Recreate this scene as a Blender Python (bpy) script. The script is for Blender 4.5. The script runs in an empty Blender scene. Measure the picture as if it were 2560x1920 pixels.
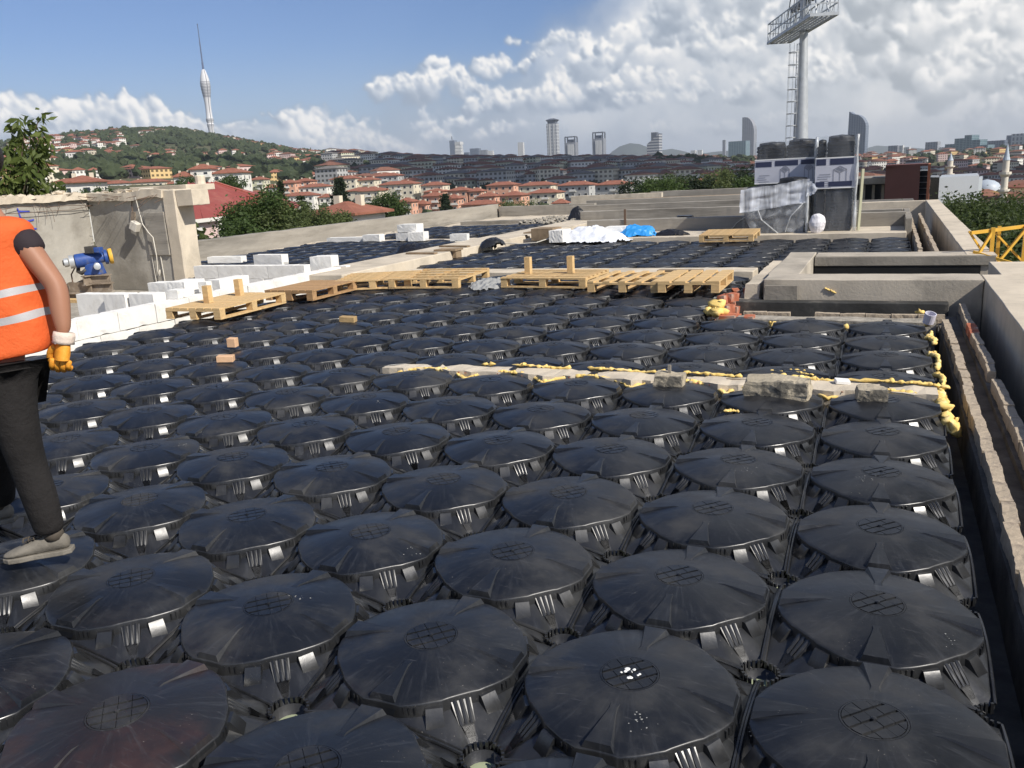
import bpy, math, random
import numpy as np
from mathutils import Vector, Matrix, noise as mnoise
rnd = random.Random(7)
sc = bpy.context.scene
COL = sc.collection
rad = math.radians

# ------------------------------------------------------------------ camera
CAM = Vector((-0.0278, -2.2966, 1.5364))
F_PX = 2117.9                                   # focal length in pixels of the 2560 wide photograph
YAW, PITCH, ROLL = rad(24.215), rad(13.784), rad(3.002)
_f = Vector((-math.sin(YAW)*math.cos(PITCH), math.cos(YAW)*math.cos(PITCH), -math.sin(PITCH)))
_r = Vector((math.cos(YAW), math.sin(YAW), 0)); _d = _f.cross(_r)
C_R = math.cos(ROLL)*_r + math.sin(ROLL)*_d
C_D = -math.sin(ROLL)*_r + math.cos(ROLL)*_d
cam = bpy.data.cameras.new('camera'); cam_o = bpy.data.objects.new('camera', cam); COL.objects.link(cam_o)
cam.sensor_width = 36; cam.lens = F_PX/2560*36; cam.clip_start = 0.05; cam.clip_end = 40000
m3 = Matrix((C_R, -C_D, -_f)).transposed()
cam_o.matrix_world = Matrix.Translation(CAM) @ m3.to_4x4()
sc.camera = cam_o

def view_dir(px, py):
    "direction in the world of a pixel of the photograph"
    return (C_R*((px-1280)/F_PX) + C_D*((py-960)/F_PX) + _f).normalized()
def far_at(px, py, dist):
    "point a given horizontal distance away in that direction"
    d = view_dir(px, py); return CAM + d*(dist/math.hypot(d.x, d.y))

# ------------------------------------------------------------------ sun, sky, exposure
SUN = Vector((0.715, -0.245, 0.640)).normalized()
sl = bpy.data.lights.new('sun', 'SUN'); sl.energy = 5.0; sl.angle = rad(0.53); sl.color = (1.0, 0.945, 0.86)
so = bpy.data.objects.new('sun', sl); COL.objects.link(so)
so.rotation_euler = SUN.to_track_quat('Z', 'Y').to_euler()
sc.view_settings.view_transform = 'Standard'; sc.view_settings.look = 'None'
sc.view_settings.exposure = 0.2; sc.view_settings.gamma = 1.0
sc.view_settings.use_curve_mapping = False
sc.cycles.max_bounces = 6; sc.cycles.diffuse_bounces = 3; sc.cycles.glossy_bounces = 3
sc.cycles.transparent_max_bounces = 12; sc.cycles.transmission_bounces = 4
sc.cycles.caustics_reflective = False; sc.cycles.caustics_refractive = False

W = bpy.data.worlds.new('World'); sc.world = W; W.use_nodes = True
wn, wl = W.node_tree.nodes, W.node_tree.links
wn.clear()
SKY_K = 0.075
def N(t, **kw):
    n = wn.new(t)
    for k, v in kw.items(): setattr(n, k, v)
    return n
def math_(op, a, b=None, c=None, clamp=False):
    n = N('ShaderNodeMath', operation=op); n.use_clamp = clamp
    for i, v in enumerate((a, b, c)):
        if v is None: continue
        if isinstance(v, (int, float)): n.inputs[i].default_value = v
        else: wl.new(v, n.inputs[i])
    return n.outputs[0]
def vmath(op, a, b=None):
    n = N('ShaderNodeVectorMath', operation=op)
    for i, v in enumerate((a, b)):
        if v is None: continue
        if isinstance(v, (tuple, list)): n.inputs[i].default_value = v
        else: wl.new(v, n.inputs[i])
    return n.outputs['Value' if op == 'LENGTH' else 'Vector']
def smooth(v, lo, hi, to0=0.0, to1=1.0):
    n = N('ShaderNodeMapRange'); n.interpolation_type = 'SMOOTHSTEP'
    wl.new(v, n.inputs[0]); n.inputs[1].default_value = lo; n.inputs[2].default_value = hi
    n.inputs[3].default_value = to0; n.inputs[4].default_value = to1
    return n.outputs[0]
def mixc(f, a, b):
    n = N('ShaderNodeMix', data_type='RGBA')
    if isinstance(f, (int, float)): n.inputs[0].default_value = f
    else: wl.new(f, n.inputs[0])
    for i, v in ((6, a), (7, b)):
        if isinstance(v, tuple): n.inputs[i].default_value = (*v, 1)
        else: wl.new(v, n.inputs[i])
    return n.outputs[2]
sky = N('ShaderNodeTexSky', sky_type='NISHITA'); sky.sun_disc = False
sky.sun_elevation = math.asin(SUN.z); sky.sun_rotation = math.atan2(SUN.x, SUN.y)
sky.air_density = 1.0; sky.dust_density = 0.6; sky.ozone_density = 2.0; sky.altitude = 100

# cumulus: every bank is a heap of round puffs, lit by the sun from the right, worked out once on an azimuth / elevation grid
A_C = math.atan2(_f.x, _f.y)
def azel(px, py):
    d = view_dir(px, py); return math.atan2(d.x, d.y), math.asin(d.z)
rng = np.random.RandomState(11)
def fbm(h, w, cell, octs, gain=.55, seed=0):
    out = np.zeros((h, w), np.float32); amp = 1.0; tot = 0
    for o in range(octs):
        c = max(cell/2**o, 1.5); gh, gw = int(h/c)+3, int(w/c)+3
        g = np.random.RandomState(seed*31+o).rand(gh, gw).astype(np.float32)
        ys = np.arange(h)/c; xs = np.arange(w)/c; yi = ys.astype(int); xi = xs.astype(int)
        fy = (ys-yi); fx = (xs-xi); fy = (fy*fy*(3-2*fy))[:, None].astype(np.float32); fx = (fx*fx*(3-2*fx))[None].astype(np.float32)
        a = g[yi][:, xi]; b = g[yi][:, xi+1]; cc = g[yi+1][:, xi]; d = g[yi+1][:, xi+1]
        out += amp*((a*(1-fx)+b*fx)*(1-fy)+(cc*(1-fx)+d*fx)*fy); tot += amp; amp *= gain
    return out/tot
def paint_sky(step, a0, a1, e0, e1, banks, veils, seed):
    "returns cover and light of the clouds on a grid"
    w, h = int((a1-a0)/step), int((e1-e0)/step)
    rs = np.random.RandomState(seed)
    cov = np.zeros((h, w), np.float32); lig = np.zeros((h, w), np.float32)
    yy = (e0 + (np.arange(h)+.5)*step)[:, None]; xx = (a0 + (np.arange(w)+.5)*step)[None]
    f1 = fbm(h, w, 90, 7, .55, seed+1); f2 = fbm(h, w, 40, 6, .6, seed+2); f3 = fbm(h, w, 18, 5, .6, seed+5)
    # thin grey layers behind the heaps
    for a, e, wa, we, k, l in veils:
        d = ((xx-a)/wa)**2 + ((yy-e)/we)**2
        v = np.clip(1.25 - d, 0, 1)*k + (f1-.5)*1.1*np.clip(1.6-d, 0, 1)
        v = np.clip(v, 0, 1); v = v*v*(3-2*v)
        ll = l + (f2-.5)*.35 + (f1-.5)*.3
        lig = lig*(1-v) + ll*v; cov = 1-(1-cov)*(1-v)
    L = np.array([.72, .62, .32]); L /= np.linalg.norm(L)             # right, up, towards us
    for a, e, wa, ht, k, dark in banks:
        n = int(10 + 260*wa*k)
        puffs = []
        for i in range(n):
            u = rs.uniform(-1, 1); top = (1-abs(u)**2.2)*(.55+.45*math.sin(3.1*u+a*40)**2)
            v = rs.rand()**.8*top
            r = ht*rs.uniform(.20, .52)*(1.15-.5*v)
            puffs.append((a+u*wa, e+v*ht*.85 + r*.25, r, rs.uniform(-1, 1)))
        puffs += [(x+r*.8*math.cos(t), y+r*.8*abs(math.sin(t)), r*rs.uniform(.18, .5), z+.3) for x, y, r, z in puffs for t in rs.uniform(0, math.pi, 4)]
        puffs.sort(key=lambda p: p[3])
        for x, y, r, z in puffs:
            R = r*1.25
            i0, i1 = int((y-R-e0)/step), int((y+R-e0)/step)+1; j0, j1 = int((x-R-a0)/step), int((x+R-a0)/step)+1
            i0, j0, i1, j1 = max(i0, 0), max(j0, 0), min(i1, h), min(j1, w)
            if i1 <= i0 or j1 <= j0: continue
            nx = (xx[:, j0:j1]-x)/r; ny = (yy[i0:i1]-y)/r
            q = nx*nx + ny*ny + (f3[i0:i1, j0:j1]-.5)*1.9 + (f2[i0:i1, j0:j1]-.5)*1.3
            m = np.clip((1.0-q)*1.15, 0, 1); m = m*m*(3-2*m)*.75
            nz = np.sqrt(np.clip(1-nx*nx-ny*ny, 0, 1))
            sh = np.clip((nx*L[0] + ny*L[1] + nz*L[2])*.55 + .42, 0, 1.1)
            base = np.clip((yy[i0:i1]-e)/(ht*.5)+.10, 0, 1)
            sh = sh*(.50+.50*base)*(1-dark) + dark*.30 + (f2[i0:i1, j0:j1]-.5)*.15
            lig[i0:i1, j0:j1] = lig[i0:i1, j0:j1]*(1-m) + sh*m
            cov[i0:i1, j0:j1] = 1-(1-cov[i0:i1, j0:j1])*(1-m)
    # shear the finished heaps with turbulence so that no puff stays round
    for cell, amp in ((46, 9), (14, 4), (6, 1.6)):
        dx = (fbm(h, w, cell, 3, .6, seed+21+cell)-.5)*2*amp; dy = (fbm(h, w, cell, 3, .6, seed+55+cell)-.5)*2*amp
        ii = np.clip(np.arange(h)[:, None]+dy, 0, h-1).astype(int); jj = np.clip(np.arange(w)[None]+dx, 0, w-1).astype(int)
        cov = cov[ii, jj]; lig = lig[ii, jj]
    for _ in range(2):
        cov = (cov + np.roll(cov, 1, 0) + np.roll(cov, 1, 1))/3; lig = (lig + np.roll(lig, 1, 0) + np.roll(lig, 1, 1))/3
    return cov, np.clip(lig, 0, 1.1)
def to_image(name, cov, lig):
    h, w = cov.shape; im = bpy.data.images.new(name, w, h, alpha=False, float_buffer=True)
    im.colorspace_settings.name = 'Non-Color'
    a = np.ones((h, w, 4), np.float32); a[..., 0] = cov; a[..., 1] = lig; a[..., 2] = 0
    im.pixels.foreach_set(a.ravel()); im.update(); return im
K = 1/F_PX
HEAPS = [  # photograph pixel of the middle of the base, half width, height, fullness, greyness
 (-60,345,130,95,1,.1),(90,345,90,70,1,.15),(230,335,110,72,1,.1),(330,340,70,75,1,.1),(420,345,80,52,1,.15),(120,372,260,40,.6,.5),(590,332,48,26,.6,.15),(560,352,60,18,.5,.4),
 (700,300,40,22,.6,.15),(745,366,20,26,.6,.1),(790,330,58,62,1,.0),(850,372,90,80,1,.0),(900,396,120,60,1,.1),(960,408,100,40,.7,.3),
 (1005,248,60,62,1,.05),(1100,246,58,75,1,.0),(1165,240,40,40,.8,.1),(1240,182,60,40,.9,.05),(1345,154,32,20,.6,.05),(1425,122,70,42,.8,.1),(1300,125,40,24,.25,.3),
 (1065,320,36,42,.7,.1),(1090,352,40,40,.7,.1),(1155,318,34,36,.6,.05),(1235,350,40,34,.6,.15),(1260,280,80,58,1,.05),(1440,272,90,85,1,.0),(1480,205,40,40,.7,.1),(1350,340,70,34,.6,.35),
 (1560,200,100,115,1,.0),(1620,240,130,60,1,.05),(1700,115,110,70,.9,.2),(1700,268,150,42,.8,.25),(1760,60,120,80,1,.15),(1860,150,90,80,.8,.25),
 (2010,150,130,120,1,.0),(2120,215,150,110,1,.1),(2000,240,120,60,.8,.3),(2270,100,110,110,1,.1),(2230,30,160,90,1,.1),(2430,110,120,110,1,.1),(2560,200,120,150,1,.05),(2480,240,120,90,.9,.2),(2650,330,200,90,.8,.3),
 (1950,60,110,70,1,.2),(1830,10,160,80,1,.15),(2080,40,110,70,1,.3),(2400,0,200,110,1,.2),(1720,345,90,30,.5,.4),(1920,330,160,40,.5,.55)]
VEILS = [(1500,330,560,120,.75,.26),(1250,250,330,110,.5,.36),(1180,380,420,60,.55,.30),(1700,200,420,230,.75,.42),(2000,330,520,120,1.0,.33),(2250,180,560,330,.85,.46),(2500,380,420,130,1.0,.52),(2100,-60,560,220,.75,.55),(260,365,420,50,.75,.40),(900,400,260,50,.6,.42),(1420,135,130,60,.45,.55),(560,345,160,30,.5,.45)]
hb = [(*azel(x, y), w*K, h*K, f, d) for x, y, w, h, f, d in HEAPS]
vb = [(*azel(x, y), w*K, h*K, f, d) for x, y, w, h, f, d in VEILS]
WIN = (A_C-.66, A_C+.66, -.06, .50)
im1 = to_image('clouds ahead', *paint_sky(.0012, *WIN, hb, vb, 3))
rs_ = np.random.RandomState(5)                    # broken cumulus goes on all round and overhead
hb2 = [(a, e, rs_.uniform(.05, .16), rs_.uniform(.04, .10), .8, .15) for a, e in ((rs_.uniform(-math.pi, math.pi), .06+.75*rs_.rand()**1.5) for _ in range(60))]
vb2 = [(a+2*math.pi*k, e, .42, .2, .8, .45) for a, e in ((A_C+.9, .25), (A_C+1.5, .4), (A_C+2.4, .2), (A_C-1.2, .12), (A_C-2.2, .3), (A_C+.4, .62)) for k in (-1, 0, 1)]
vb2 += [(a, .03, .5, .06, .7, .4) for a in np.linspace(-3, 3, 9)]
im2 = to_image('clouds all round', *paint_sky(.006, -math.pi, math.pi, -.06, 1.57, hb2, vb2, 9))
tc = N('ShaderNodeTexCoord'); sep = N('ShaderNodeSeparateXYZ'); wl.new(tc.outputs['Generated'], sep.inputs[0])
az = math_('ARCTAN2', sep.outputs[0], sep.outputs[1]); el = math_('ARCSINE', sep.outputs[2])
def lookup(im, a0, a1, e0, e1):
    c = N('ShaderNodeCombineXYZ')
    wl.new(math_('DIVIDE', math_('SUBTRACT', az, a0), a1-a0), c.inputs[0]); wl.new(math_('DIVIDE', math_('SUBTRACT', el, e0), e1-e0), c.inputs[1])
    t = N('ShaderNodeTexImage'); t.image = im; t.extension = 'EXTEND'; t.interpolation = 'Cubic'; wl.new(c.outputs[0], t.inputs[0]); return t.outputs[0]
inside = math_('MULTIPLY', smooth(math_('ABSOLUTE', math_('SUBTRACT', az, A_C)), .56, .65, 1, 0), smooth(el, .42, .49, 1, 0))
cl = N('ShaderNodeSeparateColor'); wl.new(mixc(inside, lookup(im2, -math.pi, math.pi, -.06, 1.57), lookup(im1, *WIN)), cl.inputs[0])
cover, light = cl.outputs[0], cl.outputs[1]
rightg = smooth(math_('SUBTRACT', az, A_C), 0.0, 0.5)
c_dark = mixc(rightg, (4.3, 5.2, 6.5), (5.4, 5.8, 6.1))
c_mid = mixc(rightg, (7.4, 8.1, 9.1), (8.1, 8.4, 8.6))
cloud_c = mixc(smooth(light, .34, .78), mixc(smooth(light, .10, .45), c_dark, c_mid), (13.6, 13.2, 12.6))
hz = smooth(el, 0.0, 0.07, 0.6, 0.0)                # low down every cloud fades into the haze
hz_c = mixc(rightg, (5.6, 6.5, 7.6), (6.3, 6.8, 7.1))
tint = N('ShaderNodeMix', data_type='RGBA'); tint.blend_type = 'MULTIPLY'; tint.inputs[0].default_value = 1
wl.new(sky.outputs[0], tint.inputs[6]); tint.inputs[7].default_value = (.80, .92, 1.22, 1)
clear = mixc(smooth(el, -.01, 0.16, .85, 0.0), tint.outputs[2], (5.6, 6.6, 7.9))
base = mixc(math_('MULTIPLY', cover, 0.97), clear, mixc(hz, cloud_c, hz_c))
bg = N('ShaderNodeBackground'); bg.inputs[1].default_value = SKY_K
wl.new(base, bg.inputs[0])
wo = N('ShaderNodeOutputWorld'); wl.new(bg.outputs[0], wo.inputs[0])
W.cycles.sampling_method = 'MANUAL'; W.cycles.sample_map_resolution = 512

import bmesh
# ------------------------------------------------------------------ helpers
class MB:
    "collects faces for one mesh"
    def __init__(s): s.v = []; s.f = []; s.m = []; s.cur = 0
    def add(s, verts, faces):
        n = len(s.v); s.v.extend([tuple(p) for p in verts]); s.f.extend([tuple(i+n for i in f) for f in faces]); s.m.extend([s.cur]*len(faces)); return s
    def box(s, c, d, rz=0.0, R=None, taper=1.0):
        hx, hy, hz = d[0]/2, d[1]/2, d[2]/2; vs = []
        M = R if R is not None else Matrix.Rotation(rz, 3, 'Z')
        for z in (-1, 1):
            k = taper if z > 0 else 1.0
            for x, y in ((-1, -1), (1, -1), (1, 1), (-1, 1)):
                vs.append(M @ Vector((x*hx*k, y*hy*k, z*hz)) + Vector(c))
        return s.add(vs, [(3,2,1,0), (4,5,6,7), (0,1,5,4), (1,2,6,5), (2,3,7,6), (3,0,4,7)])
    def span(s, x0, x1, y0, y1, z0, z1): return s.box(((x0+x1)/2, (y0+y1)/2, (z0+z1)/2), (x1-x0, y1-y0, z1-z0))
    def prism(s, poly, z0, z1):
        n = len(poly)
        return s.add([(x, y, z0) for x, y in poly] + [(x, y, z1) for x, y in poly],
            [tuple(range(n-1, -1, -1)), tuple(range(n, 2*n))] + [(i, (i+1) % n, n+(i+1) % n, n+i) for i in range(n)])
    def bar(s, a, b, w, h=None, up=(0, 0, 1)):
        a, b = Vector(a), Vector(b); d = (b-a); L = d.length; d.normalize(); h = h or w
        u = Vector(up); x = d.cross(u)
        if x.length < 1e-4: x = d.cross(Vector((1, 0, 0)))
        x.normalize(); y = x.cross(d)
        M = Matrix((x, d, y)).transposed()
        return s.box((a+b)/2, (w, L, h), R=M)
    def tube(s, pts, r, n=8, closed=False, cap=True):
        pts = [Vector(p) for p in pts]; k = len(pts); R = r if isinstance(r, (list, tuple)) else [r]*k
        vs = []; prev = None
        for i, p in enumerate(pts):
            t = (pts[min(i+1, k-1)] - pts[max(i-1, 0)])
            if t.length < 1e-9: t = Vector((0, 0, 1))
            t.normalize()
            if prev is None:
                a = t.cross(Vector((0, 0, 1)))
                if a.length < 1e-3: a = t.cross(Vector((1, 0, 0)))
            else: a = prev - t*prev.dot(t)
            a.normalize(); prev = a; b = t.cross(a)
            for j in range(n):
                q = 2*math.pi*j/n; vs.append(p + a*(R[i]*math.cos(q)) + b*(R[i]*math.sin(q)))
        fs = []
        for i in range(k-1):
            for j in range(n): fs.append((i*n+j, i*n+(j+1) % n, (i+1)*n+(j+1) % n, (i+1)*n+j))
        if cap: fs += [tuple(range(n-1, -1, -1)), tuple((k-1)*n+j for j in range(n))]
        return s.add(vs, fs)
    def lathe(s, prof, c=(0, 0, 0), n=24, axis=None):
        "profile of (radius, height)"
        M = axis if axis is not None else Matrix.Identity(3); c = Vector(c); vs = []
        for r, z in prof:
            for j in range(n):
                q = 2*math.pi*j/n; vs.append(M @ Vector((r*math.cos(q), r*math.sin(q), z)) + c)
        fs = [(i*n+j, i*n+(j+1) % n, (i+1)*n+(j+1) % n, (i+1)*n+j) for i in range(len(prof)-1) for j in range(n)]
        fs += [tuple(range(n-1, -1, -1)), tuple((len(prof)-1)*n+j for j in range(n))]
        return s.add(vs, fs)
    def ball(s, c, r, nu=10, nv=6, jit=0.0, sq=(1, 1, 1)):
        vs = []; c = Vector(c)
        for i in range(nv+1):
            p = math.pi*i/nv
            for j in range(nu):
                q = 2*math.pi*j/nu; k = 1 + (rnd.random()-.5)*2*jit
                vs.append(c + Vector((math.sin(p)*math.cos(q)*r*sq[0]*k, math.sin(p)*math.sin(q)*r*sq[1]*k, math.cos(p)*r*sq[2]*k)))
        return s.add(vs, [(i*nu+j, i*nu+(j+1) % nu, (i+1)*nu+(j+1) % nu, (i+1)*nu+j) for i in range(nv) for j in range(nu)][::-1])
    def mesh(s, name, mats, smooth_=False):
        me = bpy.data.meshes.new(name); me.from_pydata(s.v, [], s.f)
        for m in (mats if isinstance(mats, (list, tuple)) else [mats]): me.materials.append(m)
        if max(s.m, default=0): me.polygons.foreach_set('material_index', s.m)
        if smooth_: me.polygons.foreach_set('use_smooth', [True]*len(s.f))
        me.update(); return me

def tag(o, label=None, cat=None, group=None, kind=None):
    if label: o['label'] = label
    if cat: o['category'] = cat
    if group: o['group'] = group
    if kind: o['kind'] = kind
    return o
def link(name, me, parent=None, loc=None, rz=None):
    o = bpy.data.objects.new(name, me); COL.objects.link(o)
    if parent is not None: o.parent = parent
    if loc is not None: o.location = loc
    if rz is not None: o.rotation_euler = (0, 0, rz)
    return o
def put(name, mb, mats, parent=None, loc=None, rz=None, sm=False, bevel=0, edge=None):
    me = mb.mesh(name, mats, sm); o = link(name, me, parent, loc, rz)
    if edge: sharp(me, edge)
    if bevel:
        b = o.modifiers.new('bevel', 'BEVEL'); b.width = bevel; b.segments = 2; b.limit_method = 'ANGLE'; b.angle_limit = rad(40)
    return o
def sharp(me, deg):
    "smooth shading with hard edges beyond an angle"
    me.polygons.foreach_set('use_smooth', [True]*len(me.polygons))
    me.set_sharp_from_angle(angle=rad(deg))
def thing(name, label, cat, loc=(0, 0, 0), rz=0, group=None):
    return tag(link(name, None, None, loc, rz), label, cat, group)
def copy_of(o, loc, rz=None, label=None, group=None):
    kids = [c for c in o.children]
    c = o.copy(); COL.objects.link(c); c.location = loc
    if rz is not None: c.rotation_euler = (0, 0, rz)
    if label: c['label'] = label
    if group: c['group'] = group
    for k in kids:
        d = k.copy(); COL.objects.link(d); d.parent = c
        for g in k.children:
            e = g.copy(); COL.objects.link(e); e.parent = d
    return c
def structure(o): o['kind'] = 'structure'; return o
def stuff(o): o['kind'] = 'stuff'; return o

# ------------------------------------------------------------------ materials
def mat(name, col, rough=.8, spec=.5, metal=0.0, var=0.0, scale=4.0, detail=6, bump=0.0, bscale=None, col2=None, stain=None, stain_scale=1.2, stain_lo=.5, stain_hi=.68, rvar=0.0, alpha=None, coord='Object', stretch=(1, 1, 1), transmission=0.0, dist=0.02, trans=None):
    m = bpy.data.materials.new(name); m.use_nodes = True; nt = m.node_tree; n, l = nt.nodes, nt.links
    b = n['Principled BSDF']; b.inputs['Roughness'].default_value = rough; b.inputs['Specular IOR Level'].default_value = spec
    b.inputs['Metallic'].default_value = metal
    tcn = n.new('ShaderNodeTexCoord'); mp = n.new('ShaderNodeMapping'); mp.inputs['Scale'].default_value = stretch
    l.new(tcn.outputs[coord], mp.inputs[0])
    V = mp.outputs[0]
    def noise_(sca, det=detail, ro=.6):
        t = n.new('ShaderNodeTexNoise'); t.inputs['Scale'].default_value = sca; t.inputs['Detail'].default_value = det; t.inputs['Roughness'].default_value = ro
        l.new(V, t.inputs['Vector']); return t.outputs[0]
    out = None
    if var or col2:
        c2 = col2 or tuple(c*(1-var) for c in col); c1 = col if col2 else tuple(min(1, c*(1+var)) for c in col)
        r = n.new('ShaderNodeMapRange'); r.inputs[1].default_value = .32; r.inputs[2].default_value = .68; l.new(noise_(scale), r.inputs[0])
        x = n.new('ShaderNodeMix'); x.data_type = 'RGBA'; l.new(r.outputs[0], x.inputs[0]); x.inputs[6].default_value = (*c2, 1); x.inputs[7].default_value = (*c1, 1)
        out = x.outputs[2]
    if stain:
        r = n.new('ShaderNodeMapRange'); r.interpolation_type = 'SMOOTHSTEP'; r.inputs[1].default_value = stain_lo; r.inputs[2].default_value = stain_hi; l.new(noise_(stain_scale, 8, .65), r.inputs[0])
        x = n.new('ShaderNodeMix'); x.data_type = 'RGBA'; l.new(r.outputs[0], x.inputs[0])
        if out: l.new(out, x.inputs[6])
        else: x.inputs[6].default_value = (*col, 1)
        x.inputs[7].default_value = (*stain, 1); out = x.outputs[2]
    if out: l.new(out, b.inputs['Base Color'])
    else: b.inputs['Base Color'].default_value = (*col, 1)
    if rvar:
        r = n.new('ShaderNodeMapRange'); r.inputs[1].default_value = .3; r.inputs[2].default_value = .7; r.inputs[3].default_value = rough-rvar; r.inputs[4].default_value = rough+rvar
        l.new(noise_(scale*1.7), r.inputs[0]); l.new(r.outputs[0], b.inputs['Roughness'])
    if bump:
        bn = n.new('ShaderNodeBump'); bn.inputs['Strength'].default_value = bump; bn.inputs['Distance'].default_value = dist
        l.new(noise_(bscale or scale*5, 8, .65), bn.inputs['Height']); l.new(bn.outputs[0], b.inputs['Normal'])
    if alpha is not None: b.inputs['Alpha'].default_value = alpha
    if transmission: b.inputs['Transmission Weight'].default_value = transmission
    if trans:
        t = n.new('ShaderNodeBsdfTranslucent'); t.inputs[0].default_value = (*trans, 1)
        a = n.new('ShaderNodeMixShader'); a.inputs[0].default_value = .3
        l.new(b.outputs[0], a.inputs[1]); l.new(t.outputs[0], a.inputs[2]); l.new(a.outputs[0], n['Material Output'].inputs[0])
    return m
CONC = (.36, .325, .27)
M = {}
M['concrete'] = mat('concrete', CONC, .9, .3, var=.16, scale=2.2, stain=(.20, .18, .15), stain_scale=.9, stain_lo=.52, stain_hi=.75, bump=.35, bscale=24, coord='Object')
M['concrete_dark'] = mat('weathered concrete', (.27, .245, .205), .9, .3, var=.22, scale=1.6, stain=(.13, .12, .10), stain_scale=.8, stain_lo=.48, stain_hi=.72, bump=.4, bscale=20)
M['concrete_form'] = mat('board marked concrete', (.30, .275, .235), .9, .3, var=.2, scale=1.2, stretch=(.35, .35, 3.0), stain=(.16, .145, .12), stain_scale=.7, stain_lo=.5, stain_hi=.7, bump=.35, bscale=9)
M['screed'] = mat('pale dusty concrete top', (.58, .505, .395), .92, .25, var=.12, scale=3, stain=(.40, .35, .275), stain_scale=1.1, stain_lo=.47, stain_hi=.7, bump=.3, bscale=40)
M['plaster'] = mat('cement plaster', (.45, .40, .325), .92, .25, var=.12, scale=1.3, stain=(.29, .26, .215), stain_scale=1.0, stain_lo=.46, stain_hi=.68, bump=.25, bscale=30)
M['grey_wall'] = mat('grey cast concrete', (.40, .375, .325), .92, .25, var=.14, scale=1.1, stain=(.25, .23, .195), stain_scale=.6, stain_lo=.46, stain_hi=.68, bump=.3, bscale=22)
M['bitumen'] = mat('bituminous coating', (.035, .035, .033), .7, .4, var=.4, scale=3, stain=(.14, .125, .105), stain_scale=3, stain_lo=.55, stain_hi=.75, bump=.3)
M['tar'] = mat('black tar lining', (.010, .010, .010), .6, .3, var=.3, scale=3)  # even near-black for the inside of the open shaft
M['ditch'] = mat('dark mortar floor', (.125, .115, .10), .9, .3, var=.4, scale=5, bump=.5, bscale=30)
M['aac'] = mat('aerated concrete block', (.80, .78, .73), .9, .3, var=.05, scale=5, stain=(.62, .59, .53), stain_scale=2.6, stain_lo=.52, stain_hi=.74, bump=.15, bscale=60)
M['mortar'] = mat('rubble mortar', (.33, .30, .25), .95, .2, var=.3, scale=9, bump=.8, bscale=18)
M['brick_red'] = mat('red hollow brick', (.40, .13, .07), .9, .3, var=.25, scale=7, stain=(.42, .36, .29), stain_scale=5, stain_lo=.52, stain_hi=.7, bump=.4)
M['brick_tan'] = mat('dusty tan brick', (.42, .345, .255), .92, .25, var=.18, scale=6, stain=(.27, .22, .17), stain_scale=7, stain_lo=.52, stain_hi=.7, bump=.5, bscale=40)
M['foam'] = mat('yellow expanding foam', (.84, .60, .19), .75, .35, var=.12, scale=9, stain=(.85, .68, .34), stain_scale=9, bump=.25, bscale=60)
M['pallet'] = mat('raw pine', (.62, .43, .21), .75, .3, var=.18, scale=3.0, stretch=(5, 1, 5), stain=(.50, .32, .15), stain_scale=2, bump=.2, bscale=30)
M['pallet_brown'] = mat('weathered pine', (.40, .245, .12), .8, .3, var=.22, scale=3.0, stretch=(5, 1, 5), bump=.2, bscale=30)
M['plank'] = mat('old formwork plank', (.26, .19, .12), .85, .3, var=.3, scale=4, bump=.3)
M['steel'] = mat('galvanised steel', (.46, .48, .49), .45, .5, metal=.35, var=.1, scale=3)
M['rust'] = mat('dusty rusted steel', (.24, .19, .14), .75, .4, var=.3, scale=5, stain=(.36, .32, .27), stain_scale=4, bump=.2)
M['rebar'] = mat('rusty wire', (.13, .085, .06), .8, .3)
M['black_film'] = mat('black plastic film', (.015, .015, .017), .35, .5, rvar=.1, bump=.3, bscale=12)
M['yellow'] = mat('yellow paint', (.74, .42, .05), .5, .5, var=.1, scale=4)

# ------------------------------------------------------------------ land
def hor_y(px): return 506.8 - .05244*px
TX = [-1500, -600, 0, 120, 250, 400, 530, 650, 800, 950, 1100, 1400, 1750, 2100, 2350, 2560, 3200, 4200]
TD = [20, 60, 150, 300, 450, 700, 1200, 1600, 2000, 2400, 3500, 6000, 14000]
def _col(z150, z300, z450, z700, z1200, z1600, z2000, z2400, z3500): return [-11, -11, z150, z300, z450, z700, z1200, z1600, z2000, z2400, z3500, 0, -20]
TZ = np.array([_col(-9, -6, -2, 5, 12, 20, 30, 30, 20), _col(-9, -5, 0, 10, 30, 50, 60, 55, 20),
 _col(-9, -4, 3, 14, 44, 76, 103, 95, 30), _col(-9, -4, 3, 14, 48, 84, 110, 100, 30), _col(-9, -4, 3, 15, 52, 92, 119, 105, 30), _col(-9, -5, 3, 15, 53, 98, 127, 110, 30), _col(-9, -5, 2, 14, 50, 95, 127, 110, 30), _col(-9, -6, 0, 13, 44, 80, 104, 90, 25),
 _col(-12, -12, -11, 6, 36, 58, 72, 60, 20), _col(-13, -14, -13, 2, 28, 44, 54, 45, 12), _col(-14, -15, -15, -3, 19, 30, 38, 30, 8), _col(-14, -16, -16, -8, 10, 17, 22, 18, 4), _col(-13, -15, -17, -14, -3, 3, 6, 4, 0), _col(-11, -17, -20, -20, -12, -5, -2, -2, -2), _col(-12, -22, -27, -27, -14, -3, 2, 0, -4), _col(-12, -23, -30, -30, -16, -4, 1, 0, -4), _col(-12, -20, -26, -26, -16, -8, -4, -4, -4), _col(-11, -12, -14, -14, -12, -8, -4, -4, -4)], float).T
TAZ = [math.atan2((C_R*((x-1280)/F_PX)+_f).x, (C_R*((x-1280)/F_PX)+_f).y) for x in TX]
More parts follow.
